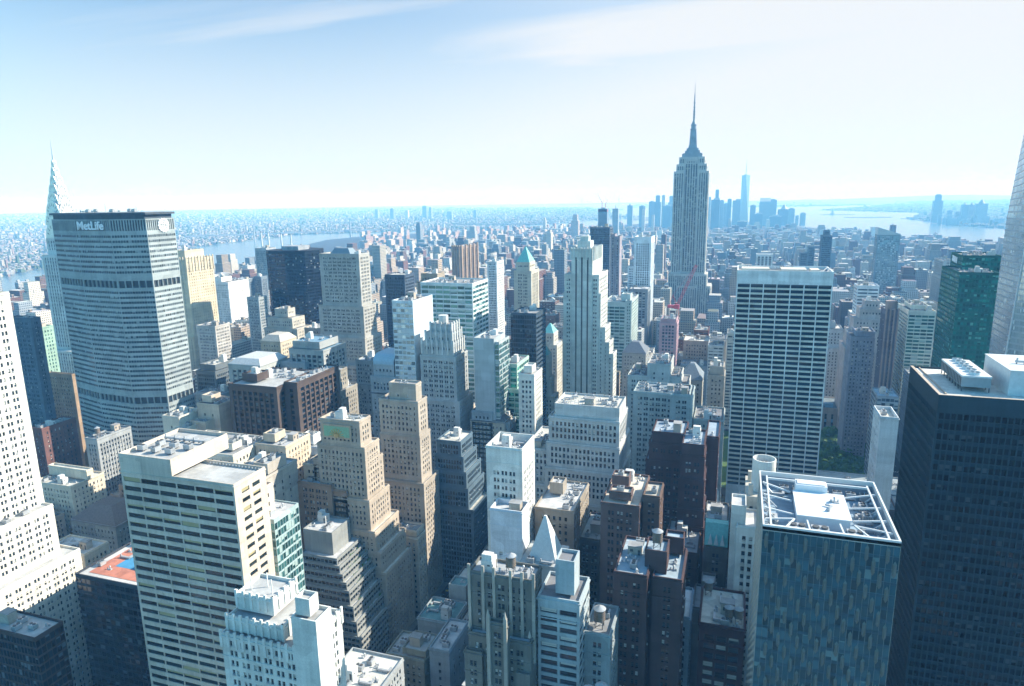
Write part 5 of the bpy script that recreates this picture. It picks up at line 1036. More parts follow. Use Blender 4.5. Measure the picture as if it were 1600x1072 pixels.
# --- dark tower on the right
def dark1166():
    root = empty('dark_bronze_tower'); tag(root, 'very dark office tower with a cooling unit and plant room on its pale roof', 'skyscraper')
    x0, x1, y0, y1, z1 = 34.0, 93.0, 314.0, 360.0, 182.3
    wq, gq, rq = Q(), Q(), Q(); wins = []; rng = np.random.default_rng(16)
    st = dict(fh=4.0, bw=1.95, ww=1.55, wh=2.35, rec=.45, srec=.1, top=6, bot=2, fit=True, mg=.6)
    facade(wq, gq, (x0, y0), (x1, y0), 0, z1, st, 2, rng, wins); facade(wq, gq, (x0, y1), (x0, y0), 0, z1, dict(st, bw=1.9), 2, rng, wins)
    facade(wq, gq, (x1, y0), (x1, y1), 0, z1, st, 1, rng, wins); facade(wq, gq, (x1, y1), (x0, y1), 0, z1, S['blank'], 0, rng, wins)
    roof(rq, wq, x0, x1, y0, y1, z1, .7, .6)
    wq.build('wall', [wall((.032, .052, .066), .7, .2, None, .05), wall((.018, .034, .046), .7, .2, None, .05)], root, attrs=False); rq.build('roof', [roofm((.62, .60, .55))], root, attrs=False)
    q = Q(); q.box(x0, x1, y0, y0+1.1, z1-.1, z1+.12); q.box(x0, x0+1.1, y0+1.1, y1, z1-.1, z1+.12); q.box(x0+3.1, x0+3.5, y0+4, y1, z1-.7, z1-.2); q.build('coping', [wall((.50, .40, .32))], root, attrs=False)
    hide_split(wins, root, [glass((.004, .008, .013), .0, .05, .10, (.045, .06, .07), (.008, .012, .016), .02, False, .06, spec=.25), wall((.04, .05, .06))], 100)
    # cooling tower box with a row of fans, and the plain white plant room
    q = Q(); a0, a1, b0, b1 = 43.5, 53.0, 324, 352
    q.box(a0, a1, b0, b1, z1+1.2, z1+5.4, 0); q.box(a0-.15, a1+.15, b0-.15, b1+.15, z1+4.9, z1+5.5, 1)
    for k in range(14): q.box(a0-.2, a0, b0+1+k*1.95, b0+1.5+k*1.95, z1+1.4, z1+4.7, 2)
    for k in range(6):
        y = b0+2.7+k*4.5; q.cyl(((a0+a1)/2, y), 2.0, 1.8, z1+5.5, z1+6.6, 18, 1, False); q.cyl(((a0+a1)/2, y), 1.75, 1.75, z1+5.5, z1+5.7, 18, 2); q.cyl(((a0+a1)/2, y), .4, .4, z1+5.7, z1+6.5, 8, 1)
    for k in range(8):
        for xx in (a0+.3, a1-.3): q.box(xx-.15, xx+.15, b0+k*3.9+.2, b0+k*3.9+.5, z1-.7, z1+1.2, 2)
    q.build('cooling_tower', [plain('plant_grey', (.30, .33, .35), .6), plain('plant_white', (.62, .65, .66), .5), plain('unit_dark', (.08, .085, .09), .6)], root, attrs=False)
    q = Q(); q.box(58, 88, 322, 350, z1-.7, z1+8.5); q.box(57.8, 88.2, 321.8, 350.2, z1+8.5, z1+8.9); q.build('plant_room', [plain('plant_white', (.62, .65, .66), .5)], root, attrs=False)
    put('roof_vent', 'vent_stack', root, (66, 317.5, z1-.7)); put('roof_vent', 'vent_stack', root, (80, 318, z1-.7)); put('air_duct', 'duct', root, (66, 334, z1+8.9)); put('roof_vent', 'vent_stack', root, (72, 338, z1+8.9))
    foot([(x0, x1, y0, y1, 0, z1)]); recenter(root)
dark1166()

def boa():
    root = empty('faceted_glass_skyscraper'); tag(root, 'crystalline pale glass skyscraper leaning in at the right edge above the horizon', 'skyscraper')
    q = Q(); g = Q(); rng = np.random.default_rng(3)
    def patch(A, B_, C_, D_, nu, nv, m=0):
        A, B_, C_, D_ = [np.array(v, float) for v in (A, B_, C_, D_)]
        nrm = np.cross(B_-A, D_-A); nrm /= np.linalg.norm(nrm)
        def pt(u, v): return (A*(1-u)+B_*u)*(1-v)+(D_*(1-u)+C_*u)*v
        qs = []; sp = []
        for j in range(nv):
            for i in range(nu):
                u0, u1, v0, v1 = i/nu, (i+1)/nu, (j+.26)/nv, (j+1)/nv
                qs.append([pt(u0, v0), pt(u1, v0), pt(u1, v1), pt(u0, v1)])
            sp.append([pt(0, j/nv)+nrm*.15, pt(1, j/nv)+nrm*.15, pt(1, (j+.26)/nv)+nrm*.15, pt(0, (j+.26)/nv)+nrm*.15])
        g.add(qs, m, 'u', rng.random(len(qs))); q.add(sp, 1)
    # ground outline has a cut corner that narrows to nothing near the top
    x0, x1, y0, y1 = 137.0, 200.0, 558.0, 600.0; zt = 312; zc = 236
    a = (x0, y1, 0); b = (x0, y0+26, 0); c = (x0+24, y0, 0); d = (x1, y0, 0); e = (x1, y1, 0)
    top = (x0, y0, zc)
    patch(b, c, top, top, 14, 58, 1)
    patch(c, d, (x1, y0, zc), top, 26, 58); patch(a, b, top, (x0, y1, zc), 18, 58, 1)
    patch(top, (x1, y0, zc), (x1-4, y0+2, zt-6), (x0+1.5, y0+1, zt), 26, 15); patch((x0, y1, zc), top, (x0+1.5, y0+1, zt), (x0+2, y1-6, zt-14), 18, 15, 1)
    patch(d, e, (x1, y1, zc), (x1, y0, zc), 20, 58); patch(e, a, (x0, y1, zc), (x1, y1, zc), 20, 58)
    q.add([[[x0+1.5, y0+1, zt], [x1-4, y0+2, zt-6], [x1-4, y1-6, zt-20], [x0+2, y1-6, zt-14]]], 1)
    q.bar((x0-.3, y0-.3, zc), (x0+1.2, y0+.7, zt), .9, 0); q.bar((x0-.2, y0+26, 0), (x0-.2, y0-.2, zc), .8, 0); q.bar((x0+24, y0-.2, 0), (x0, y0-.3, zc), .8, 0)
    q.build('wall', [plain('mullion_white', (.60, .64, .66), .4, .2), plain('spandrel_blue', (.30, .38, .44), .25, .3)], root, attrs=False)
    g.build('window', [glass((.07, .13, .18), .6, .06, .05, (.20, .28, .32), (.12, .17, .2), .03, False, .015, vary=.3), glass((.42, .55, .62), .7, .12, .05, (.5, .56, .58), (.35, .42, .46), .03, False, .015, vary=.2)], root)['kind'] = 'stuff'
    foot([(x0, x1, y0, y1, 0, zt)]); recenter(root)
boa()
def emblem(root, wq, gq, rq, wins, tiers):
    q = Q(); X = tiers[1][0]-.3; 
    for k, y in enumerate((722-16, 722-12, 722-8.5, 722-5)):
        q.box(X, X+.2, y-1.3, y+1.3, 195.5+k*.3, 200.5+k*.3)
    q.box(X-.05, X, 704, 719, 197.3, 198.3); q.build('roof_sign', [plain('sign_white', (.85, .86, .88), .5, 0, 0)], root, attrs=False)
HB('greenglass', 'green_glass_tower', 'dark green glass tower with a small white sign, left of the crystalline skyscraper', dict(S['curtain'], fh=3.8, bw=2.2, ww=2.0, wh=2.4, srec=.05), (.02, .11, .095), GL_GREEN, tiers=[(129.1, 156, 660, 712, 0, 192.6), (138, 165, 690, 724, 0, 203.5)], extra=emblem, clut=1, near=0)
HB('curvy', 'banded_glass_tower', 'pale banded glass tower with balconies and curved corner, in front of the green glass tower', dict(S['ribbon'], fh=3.6, wh=2.2, bw=5, ww=4.8, top=4), (.62, .62, .54), GL_TEAL, tiers=[(126.4, 150.5, 800, 850, 0, 139.4), (130, 146, 810, 840, 139.4, 143.5, 'sparse')], clut=1.5)
def purp(root, wq, gq, rq, wins, tiers):
    q = Q(); x0, x1, y0, y1, z0, z1 = tiers[0][:6]
    for k in range(4): q.box(x0+k*3.1-.3, x0+k*3.1+.9, y0-1.1, y0+.1, 0, z1+1.5)
    q.cyl(((x0+x1)/2, y0+7), 4.6, 4.6, z1, z1+7, 20); q.build('pier', [wall((.34, .26, .24))], root, attrs=False)
HB('purple', 'ribbed_tower', 'slim purplish brown ribbed tower with rounded top, left of the pale banded tower', 'piers', (.15, .15, .19), GL_BLUE, tiers=[(85.3, 95.1, 690, 712, 0, 156)], extra=purp, clut=0)
HB('zig1330', 'stepped_masonry_tower', 'pinkish stepped masonry tower narrowing at the top right of the white gridded slab', 'old', (.50, .43, .41), lod=1, tiers=[(86, 100, 800, 816, 0, 148), (82, 104, 798, 820, 0, 140), (77, 108, 796, 824, 0, 130), (73, 110, 794, 828, 0, 116), (70, 110, 792, 830, 0, 100)], clut=.3)
HB('whitestep', 'white_banded_tower', 'white tower with blue horizontal bands behind the pinkish stepped tower', 'ribbon', (.66, .68, .70), GL_BLUE, lod=1, tiers=[(90, 112, 878, 900, 0, 154), (104, 120, 880, 900, 0, 132)], clut=.2)
HB('dotted1360', 'masonry_tower', 'blue grey dotted tower between the pinkish stepped tower and the ribbed brown one', 'old', (.24, .27, .33), tiers=[(64, 84, 718, 745, 0, 126), (68, 84, 720, 742, 126, 131)], clut=.4)
HB('zig1290', 'masonry_block', 'pale grey ribbed block beside the right edge of the white gridded slab', dict(S['piers'], bw=3.4, ww=1.3), (.44, .47, .48), tiers=[(54, 80, 880, 910, 0, 103), (50, 84, 874, 915, 0, 82), (60, 72, 884, 900, 103, 110)], clut=1, lod=1)
def lib():
    root = empty('library_building'); tag(root, 'low classical library with arched windows and blue roof lights beyond the park trees', 'building')
    st = dict(fh=9, bw=6.4, ww=2.2, wh=6.0, rec=.8, top=5, bot=3); wq, gq, rq = Q(), Q(), Q(); wins = []
    P = [(28, 800), (96, 800), (96, 845), (28, 845)]
    for i in range(4): facade(wq, gq, P[i], P[(i+1) % 4], 0, 32, st, 1 if i in (0, 3) else 0, np.random.default_rng(2), wins)
    roof(rq, wq, 28, 96, 800, 845, 32, 1.0, 1.0)
    for x in (38, 48, 58): wq.box(x, x+8, 806, 812, 31, 35, 1)
    wq.build('wall', [wall((.34, .30, .26)), plain('skylight_blue', (.16, .34, .48), .3)], root, attrs=False); rq.build('roof', [roofm((.16, .20, .22))], root, attrs=False); hide_split(wins, root, [glass(), wall((.3, .3, .26))], 0)
    foot([(20, 100, 795, 850, 0, 32), (-60, 95, 634, 790, 0, 5)]); recenter(root)
lib()
HB('lowconc', 'lowrise_block', 'low flat block with a bright sloping metal roof beneath the park trees', 'ribbon', (.36, .40, .42), near=20, tiers=[(27.5, 92, 566, 612, 0, 34)], clut=3.5, roofc=(.28, .32, .34), par=1.0)
def slopes():
    root = empty('sloped_annex'); tag(root, 'annex with a pale corrugated sloping roof before the low flat block', 'building')
    q = Q(); q.add([[[28, 540, 22], [92, 540, 22], [92, 556, 34], [28, 556, 34]]], 0)
    for k in range(40): q.bar((28.5+k*1.6, 540, 22.2), (28.5+k*1.6, 556, 34.2), .3)
    q.build('metal_roof', [plain('corrugated', (.50, .55, .56), .5, .2, .1)], root, attrs=False)
    w_ = Q(); w_.box(28, 92, 540.2, 565, 0, 21.8); w_.box(28, 92, 556, 565.5, 21.8, 33.9); w_.box(27, 27.9, 548, 565, 0, 44); w_.build('wall', [wall((.40, .43, .43))], root, attrs=False)
    foot([(27, 92, 540, 565, 0, 34)]); recenter(root)
slopes()
HB('thinwhite', 'white_narrow_tower', 'very narrow white tower squeezed between the park and the dark bronze tower', 'sparse', (.62, .64, .65), near=40, tiers=[(36.5, 45.0, 420, 440, 0, 140.8)], stw=dict(S['old'], bw=4), clut=.5, par=2)
HB('annex1390', 'glass_block', 'small blue roofed glass block behind the narrow white tower', 'curtain_w', (.25, .32, .38), GL_BLUE, tiers=[(76, 92, 612+30, 668, 0, 92)], roofc=(.35, .48, .58), clut=.5)
def slant():
    root = empty('slanted_top_tower'); tag(root, 'blue glass tower with a sloping translucent top edge right of the thin dark blue tower', 'skyscraper')
    wq, gq = Q(), Q(); wins = []; P = [(212, 1500), (251, 1500), (251, 1527), (212, 1527)]
    st = dict(S['fine'], bw=3.2, ww=2.6, fh=3.9, wh=2.7)
    for i in range(4): facade(wq, gq, P[i], P[(i+1) % 4], 0, 176, st, 0, np.random.default_rng(5), wins)
    wq.build('wall', [wall((.20, .26, .30)), wall((.2, .26, .3))], root, attrs=False); hide_split(wins, root, [GL_PALE(), wall((.2, .26, .3))], 0)
    q = Q(); zt = {0: 190, 1: 177.5, 2: 177.5, 3: 190}
    for i in range(4):
        j = (i+1) % 4; q.add([[[*P[i], 176], [*P[j], 176], [*P[j], zt[j]], [*P[i], zt[i]]]])
    q.add([[[*P[0], 176], [*P[1], 176], [*P[2], 176], [*P[3], 176]]]); q.build('screen_wall', [plain('screen_pale', (.42, .48, .50), .4)], root, attrs=False)
    foot([(212, 251, 1500, 1527, 0, 176)]); recenter(root)
slant()
HB('dark1283', 'dark_glass_tower', 'thin dark blue tower with crowned top above the right end of the gridded slab', 'fine', (.12, .17, .22), GL_DARK, lod=0, tiers=[(104.5, 122, 1400, 1424, 0, 180), (108, 118, 1404, 1420, 180, 189)], clut=0)
HB('dark1260', 'dark_glass_tower', 'shorter dark blue tower pair left of the thin crowned tower behind the white slab', 'fine', (.16, .21, .26), GL_DARK, lod=0, tiers=[(78, 92, 1500, 1520, 0, 142), (92, 104, 1500, 1520, 0, 154)], clut=0)
HB('striped1190', 'striped_block', 'white and dark striped block showing over the roof of the white gridded slab', dict(S['bigpiers'], bw=7, ww=4), (.60, .62, .62), GL_DARK, lod=0, tiers=[(-3, 28, 1500, 1530, 0, 137)], clut=0)
# ---------------------------------------------------------------- ground, water, streets
def poly_obj(name, pts, z, mat, depth=0.0, kind='structure'):
    me = bpy.data.meshes.new(name); n = len(pts); vs = [(x, y, z) for x, y in pts]; fs = [tuple(range(n))]
    if depth:
        vs += [(x, y, z-depth) for x, y in pts]; fs += [(i, i+n, (i+1) % n+n, (i+1) % n) for i in range(n)]
    me.from_pydata(vs, [], fs)
    me.update(); me.materials.append(mat); o = bpy.data.objects.new(name, me); col.objects.link(o)
    if me.polygons[0].normal.z < 0: me.flip_normals()
    o['kind'] = kind; return o
def water_mat():
    m, t = newmat('water'); N = t.nodes.new
    geo = N('ShaderNodeNewGeometry'); n1 = N('ShaderNodeTexNoise'); n1.inputs['Scale'].default_value = .02; n1.inputs['Detail'].default_value = 10; n1.inputs['Roughness'].default_value = .65
    t.links.new(geo.outputs['Position'], n1.inputs[0]); b = N('ShaderNodeBump'); b.inputs['Strength'].default_value = .35; b.inputs['Distance'].default_value = 3; t.links.new(n1.outputs[0], b.inputs['Height'])
    p = N('ShaderNodeBsdfPrincipled'); p.inputs['Base Color'].default_value = (.10, .16, .20, 1); p.inputs['Roughness'].default_value = .22; t.links.new(b.outputs[0], p.inputs['Normal']); out(t, p.outputs[0]); return m
def ground_mat(name, a, b, sc):
    m, t = newmat(name); N = t.nodes.new; geo = N('ShaderNodeNewGeometry')
    n1 = N('ShaderNodeTexNoise'); n1.inputs['Scale'].default_value = sc; n1.inputs['Detail'].default_value = 12; n1.inputs['Roughness'].default_value = .75; t.links.new(geo.outputs['Position'], n1.inputs[0])
    r_ = N('ShaderNodeValToRGB'); r_.color_ramp.elements[0].position = .4; r_.color_ramp.elements[1].position = .62; r_.color_ramp.elements[0].color = (*a, 1); r_.color_ramp.elements[1].color = (*b, 1); t.links.new(n1.outputs[0], r_.inputs[0])
    p = N('ShaderNodeBsdfPrincipled'); t.links.new(r_.outputs[0], p.inputs['Base Color']); p.inputs['Roughness'].default_value = .9; out(t, p.outputs[0]); return m
DHOR = 29500.0
W_ = water_mat(); asph = ground_mat('asphalt', (.028, .030, .032), (.045, .046, .048), .05); farland = ground_mat('far_land', (.05, .085, .05), (.20, .19, .17), .004)
me = [(CAM[0]+DHOR*math.cos(2*math.pi*k/96), CAM[1]+DHOR*math.sin(2*math.pi*k/96)) for k in range(96)]
poly_obj('water', me, -12.0, W_)
MAN = [(-1450, -2000), (-1412, 563), (-1434, 1211), (-1659, 2140), (-2180, 2700), (-2656, 4025), (-2603, 4626), (-1677, 5393), (-1305, 5853), (-612, 7020), (-150, 7080), (80, 6800), (525, 5598), (599, 4560), (1273, 3029), (1630, 2211), (1766, 1271), (1884, 448), (1808, -2000)]
BK = [(-2280, -2353), (-2249, 506), (-2458, 1405), (-2862, 2134), (-3232, 3325), (-3280, 3933), (-3489, 4833), (-2879, 5298), (-2168, 5756), (-1881, 6804), (-1259, 8990), (-1616, 9808), (-2250, 11996), (-2245, 13903), (-3767, 16995), (-7394, 18666), (-12000, 21000), (-22000, 19500), (-28000, 9000), (-28500, -2300)]
NJ = [(4573, -500), (3573, 622), (2205, 4308), (1578, 6309), (1549, 7753), (2218, 10028), (1141, 11971), (1818, 13361), (2748, 16035), (4500, 22000), (16000, 22500), (24000, 12000), (24000, -500)]
SI = [(701, 15028), (-700, 16600), (-2653, 18120), (-2966, 21121), (-891, 26080), (5000, 28500), (3600, 18000), (2300, 16200)]
poly_obj('ground', MAN, 0.0, asph, 14); poly_obj('ground', BK, -8.0, farland, 5); poly_obj('ground', NJ, -9.0, farland, 5); poly_obj('ground', SI, -9.0, farland, 5)
def blob(cx_, cy_, rx, ry, n=22, seed=1):
    rr = random.Random(seed); return [(cx_+rx*math.cos(2*math.pi*k/n)*rr.uniform(.8, 1.15), cy_+ry*math.sin(2*math.pi*k/n)*rr.uniform(.8, 1.15)) for k in range(n)]
GOV = blob(-983, 8318, 330, 560); LIBI = blob(1090, 9470, 190, 110, seed=2); ELL = blob(1290, 8400, 230, 110, seed=3); PIER = blob(2050, 7900, 520, 160, seed=4)
for p in (GOV, LIBI, ELL, PIER): poly_obj('island', p, -8.5, farland, 5)
# far hills beyond the bay
q = Q(); rr = random.Random(9)
def hill_line(x0, x1, y, hmax, seed, n=60, d=1800):
    r_ = random.Random(seed); ph = [r_.uniform(0, 6.28) for _ in range(4)]
    hs = [max(0, hmax*(.55+.25*math.sin(3.1*k/n*6.28/3+ph[0])+.14*math.sin(9*k/n+ph[1])+.08*math.sin(23*k/n+ph[2]))*math.sin(math.pi*min(1, max(0, k/n)))**.6) for k in range(n+1)]
    for k in range(n):
        xa, xb = x0+(x1-x0)*k/n, x0+(x1-x0)*(k+1)/n
        q.add([[[xa, y-d, -9], [xb, y-d, -9], [xb, y, hs[k+1]], [xa, y, hs[k]]], [[xb, y+d, -9], [xa, y+d, -9], [xa, y, hs[k]], [xb, y, hs[k+1]]]])
hill_line(-2600, 3600, 18200, 115, 1); hill_line(1500, 16000, 24500, 150, 2); hill_line(-900, 4500, 22500, 130, 3)
hl = q.build('hills', [farland], attrs=False); hl['kind'] = 'structure'

AVE = [-1500, -1269, -1040, -824, -669, -513, -358, -203, 108, 382, 656, 930, 1204, 1478]
AW = {-513: 20, 108: 15}
STR = [63+80.55*k for k in range(-1, 60)]
def swid(k): return 15 if k in (8-1+1, 16) else 9
def inpoly(x, y, P):
    c = False; n = len(P)
    for i in range(n):
        x1_, y1_ = P[i]; x2_, y2_ = P[(i+1) % n]
        if (y1_ > y) != (y2_ > y) and x < (x2_-x1_)*(y-y1_)/(y2_-y1_)+x1_: c = not c
    return c
BLOCKS = []
pv = Q()
for j in range(len(STR)-1):
    y0 = STR[j]+(15 if j in (8, 16, 27) else 9); y1 = STR[j+1]-(15 if j+1 in (8, 16, 27) else 9)
    for i in range(len(AVE)-1):
        x0 = AVE[i]+AW.get(AVE[i], 15); x1 = AVE[i+1]-AW.get(AVE[i+1], 15)
        if not inpoly((x0+x1)/2, (y0+y1)/2, MAN): continue
        BLOCKS.append((x0, x1, y0, y1))
        if y0 < 2600: pv.box(x0-3.5, x1+3.5, y0-3.2, y1+3.2, -.2, .15)
po = pv.build('pavement', [ground_mat('paving', (.09, .09, .09), (.15, .148, .14), .3)], attrs=False); po['kind'] = 'structure'
# lane lines on the avenues and crossings
mk = Q()
for ax_ in (-203, -358, 108, -513):
    for off in (-6, -2, 2, 6):
        for k in range(70): 
            y = 70+k*14
            mk.add([[[ax_+off-.08, y, .006], [ax_+off+.08, y, .006], [ax_+off+.08, y+4, .006], [ax_+off-.08, y+4, .006]]])
    for s_ in STR[:14]:
        for e_ in (-1, 1):
            yc = s_+e_*7.2
            for k in range(13): mk.add([[[ax_-9+k*1.5, yc-1.3, .006], [ax_-8.4+k*1.5, yc-1.3, .006], [ax_-8.4+k*1.5, yc+1.3, .006], [ax_-9+k*1.5, yc+1.3, .006]]])
mo = mk.build('road_markings', [plain('road_paint', (.60, .60, .56), .7)], attrs=False); mo['kind'] = 'structure'

# ---------------------------------------------------------------- vehicles in the avenue canyon
def car_meshes(c, key, L_=4.7, H_=1.45, W2=.92):
    q = Q(); b = [(-W2, -L_/2), (W2, -L_/2), (W2, L_/2), (-W2, L_/2)]
    q.prism([(x*.97, y) for x, y in b], .35, .62); q.prism([(x, y) for x, y in b], .62, .92, 0, [(x*.95, y*.98) for x, y in b])
    body = q.build('body', [plain('car_'+key, c, .3, 0, .03)], attrs=False).data
    q = Q(); cb = [(-W2*.9, -L_*.30), (W2*.9, -L_*.30), (W2*.9, L_*.22), (-W2*.9, L_*.22)]; q.prism(cb, .9, H_, 0, [(x*.82, y*.72) for x, y in cb])
    cab = q.build('cabin', [plain('car_glass', (.02, .025, .03), .1, 0, 0)], attrs=False).data
    q = Q(); wz = .33
    n = 12
    for k in range(n):
        a0, a1 = 2*math.pi*k/n, 2*math.pi*(k+1)/n
        q.add([[[-.11, wz*math.cos(a0), wz*math.sin(a0)], [-.11, wz*math.cos(a1), wz*math.sin(a1)], [.11, wz*math.cos(a1), wz*math.sin(a1)], [.11, wz*math.cos(a0), wz*math.sin(a0)]]])
        for s_ in (-.11, .11): q.add([[[s_, 0, 0], [s_, wz*math.cos(a0), wz*math.sin(a0)], [s_, wz*math.cos((a0+a1)/2), wz*math.sin((a0+a1)/2)], [s_, wz*math.cos(a1), wz*math.sin(a1)]]])
    wh = q.build('wheel', [plain('tyre', (.02, .02, .02), .8, 0, 0)], attrs=False).data
    for nm in ('body', 'cabin', 'wheel'):
        for o in list(bpy.data.objects):
            if o.name.split('.')[0] == nm and o.parent is None: bpy.data.objects.remove(o)
    return body, cab, wh, L_, W2
KINDS = [('taxi', 'small yellow taxi among the traffic in the shaded avenue', (.62, .40, .03), 'yellow', 4.7, 1.45), ('parked_car', 'small dark car among the traffic in the shaded avenue', (.04, .045, .05), 'dark', 4.6, 1.4),
         ('parked_car', 'small white car among the traffic in the shaded avenue', (.65, .66, .67), 'white', 4.7, 1.5), ('delivery_van', 'white boxy delivery van in the shaded avenue traffic', (.60, .61, .62), 'van', 5.8, 2.5)]
KM = [car_meshes(c, k, l_, h_) for _, _, c, k, l_, h_ in KINDS]
rc = random.Random(21)
def place_car(k, x, y, rz=0.0):
    nm, lb, *_ = KINDS[k]; b_, c_, w_, L_, W2 = KM[k]
    r = empty(nm, (x, y, 0.0), rz); tag(r, lb, {'taxi': 'taxi', 'parked_car': 'car', 'delivery_van': 'van'}[nm], 'vehicles in the shaded avenue: '+nm.replace('_', ' ')+'s '+KINDS[k][3])
    for n_, m_ in (('body', b_), ('cabin', c_)):
        o = bpy.data.objects.new(n_, m_); o.parent = r; col.objects.link(o)
    for sx_ in (-1, 1):
        for sy_ in (-1, 1):
            o = bpy.data.objects.new('wheel', w_); o.parent = r; o.location = (sx_*(W2-.08), sy_*L_*.32, .33); col.objects.link(o)
for lane, x in enumerate((-211.3, -207, -203, -199, -194.8)):
    y = 262+rc.uniform(0, 6)
    while y < 470:
        if abs((y-305+40) % 80.5-40) > 8 or lane in (1, 3):
            place_car(rc.choice([0, 0, 1, 1, 2, 3]), x+rc.uniform(-.2, .2), y)
        y += rc.choice([7, 7.5, 9, 14, 22]) if lane in (0, 4) else rc.choice([9, 14, 20, 30])

# ---------------------------------------------------------------- park trees
def crown_mesh(seed, r=5.0, h=7.5, n=620):
    rg = np.random.default_rng(seed); q = Q()
    nb = 9; cs = np.stack([rg.normal(0, r*.42, nb), rg.normal(0, r*.42, nb), rg.uniform(-h*.25, h*.38, nb)], 1); rs = rg.uniform(r*.32, r*.55, nb)
    i = rg.integers(0, nb, n); d = rg.normal(size=(n, 3)); d /= np.linalg.norm(d, axis=1)[:, None]
    p = cs[i]+d*rs[i][:, None]*rg.uniform(.75, 1.08, n)[:, None]; p[:, 2] += h*.75
    s_ = rg.uniform(.35, .75, n); t1 = np.cross(d, rg.normal(size=(n, 3))); t1 /= np.linalg.norm(t1, axis=1)[:, None]; t2 = np.cross(d, t1)+d*.35*rg.normal(size=(n, 1))
    a = t1*s_[:, None]; b = t2*s_[:, None]
    q.add(np.stack([p-a-b, p+a-b*.6, p+a+b, p-a*.7+b], 1), 0, None, rg.random(n)); return q
def leaf_mat():
    m, t = newmat('leaves'); N = t.nodes.new; at = N('ShaderNodeAttribute'); at.attribute_name = 'rnd'; oi = N('ShaderNodeObjectInfo')
    f = M_(t, 'ADD', M_(t, 'MULTIPLY', at.outputs['Fac'], .6), M_(t, 'MULTIPLY', oi.outputs['Random'], .4))
    c = mixc_(t, f, (.04, .12, .025), (.13, .27, .05)); p = N('ShaderNodeBsdfPrincipled'); t.links.new(c, p.inputs['Base Color']); p.inputs['Roughness'].default_value = .7
    tr = N('ShaderNodeBsdfTranslucent'); t.links.new(c, tr.inputs[0]); ms = N('ShaderNodeMixShader'); ms.inputs[0].default_value = .3; t.links.new(p.outputs[0], ms.inputs[1]); t.links.new(tr.outputs[0], ms.inputs[2]); out(t, ms.outputs[0]); return m
LEAF = leaf_mat(); bark = plain('bark', (.10, .08, .06), .9)
CM = []
for s_ in range(4):
    o = crown_mesh(s_+30).build('crown', [LEAF]); CM.append(o.data); bpy.data.objects.remove(o)
q = Q(); q.cyl((0, 0), .38, .22, 0, 5.5, 8); q.bar((0, 0, 3.5), (1.8, .6, 6.5), .2); q.bar((0, 0, 3.8), (-1.5, 1.0, 6.8), .2); q.bar((0, 0, 4), (.2, -1.9, 6.6), .18)
o = q.build('trunk', [bark], attrs=False); TM = o.data; bpy.data.objects.remove(o)
def tree(x, y, s_, label, grp, rz=0.0):
    r = empty('park_tree', (x, y, .15), rz); r.scale = (s_, s_, s_); tag(r, label, 'tree', grp)
    for nm, m_ in (('trunk', TM), ('crown', rt.choice(CM))):
        o = bpy.data.objects.new(nm, m_); o.parent = r; col.objects.link(o)
rt = random.Random(5)
for yy in range(14):
    for xx in range(15):
        x = -52+xx*9.8+rt.uniform(-2, 2); y = 640+yy*10.6+rt.uniform(-2, 2)
        if 4 < xx < 9 and 3 < yy < 11: continue
        pxx, pyy, dz = project((x, y, 14))
        if x < 14: continue
        tree(x, y, rt.uniform(1.25, 1.8), 'broad leafy tree in the park grove beside the library', 'leafy trees in the park', rt.uniform(0, 6))
lw = Q(); lw.add([[[-60, 634, .18], [95, 634, .18], [95, 790, .18], [-60, 790, .18]]]); lo = lw.build('lawn', [ground_mat('lawn', (.04, .09, .02), (.07, .14, .03), .2)], attrs=False); lo['kind'] = 'structure'

# ---------------------------------------------------------------- infill blocks of the city
PAL = [((.50, .47, .41), 'cream'), ((.40, .33, .26), 'tan'), ((.56, .57, .56), 'white'), ((.32, .34, .35), 'grey'), ((.15, .10, .085), 'brown'), ((.17, .085, .07), 'brick red'), ((.22, .26, .30), 'slate blue'), ((.45, .43, .40), 'pale grey'), ((.36, .30, .25), 'dusty brown')]
PWT = [14, 10, 9, 12, 9, 8, 8, 12, 8]
rf = random.Random(77)
CAND = []
def blocked(x0, x1, y0, y1, m=1.0):
    for a, b, c, d, h in FOOT:
        if x0 < b+m and x1 > a-m and y0 < d+m and y1 > c-m: return True
    return False
def district(x, y):
    if y < 240: return (22, 60, 0.0)
    if y < 640: return (38, 88, 0.0)
    if y < 1000: return (36, 96, .04)
    if y < 1700: return (30, 96, .045)
    if y < 3200: return (20, 76, .045)
    if y < 4700: return (15, 44, .05)
    return (18, 60, .10)
for (x0, x1, y0, y1) in BLOCKS:
    cxb, cyb = (x0+x1)/2, (y0+y1)/2
    pxl, _, d0 = project((x0, y1, 30)); pxr, _, d1 = project((x1, y1, 30))
    if d1 < 20 or pxl > 1680 or pxr < -60: continue
    if y0 < 100: continue
    x = x0
    while x < x1-6:
        lo_, hi_, tall = district(cxb, cyb)
        w_ = rf.uniform(11, 30) if y0 < 2600 else rf.uniform(16, 42)
        if x+w_ > x1-5: w_ = x1-x
        ym = (y0+y1)/2; rows = [(y0, ym-rf.uniform(.5, 5)), (ym+rf.uniform(.5, 5), y1)]
        if rf.random() < .12: rows = [(y0, y1)]
        for (a, b) in rows:
            h = lo_+(hi_-lo_)*rf.random()**1.7
            if rf.random() < tall: h *= rf.uniform(1.3, 1.9)
            if abs(x+w_/2) and (x < x0+20 or x+w_ > x1-20): h *= 1.1
            CAND.append((x, x+w_-rf.choice([0, 0, .6, 3]), a, b, h))
        x += w_
CAND = [c for c in CAND if not blocked(*c[:4])]
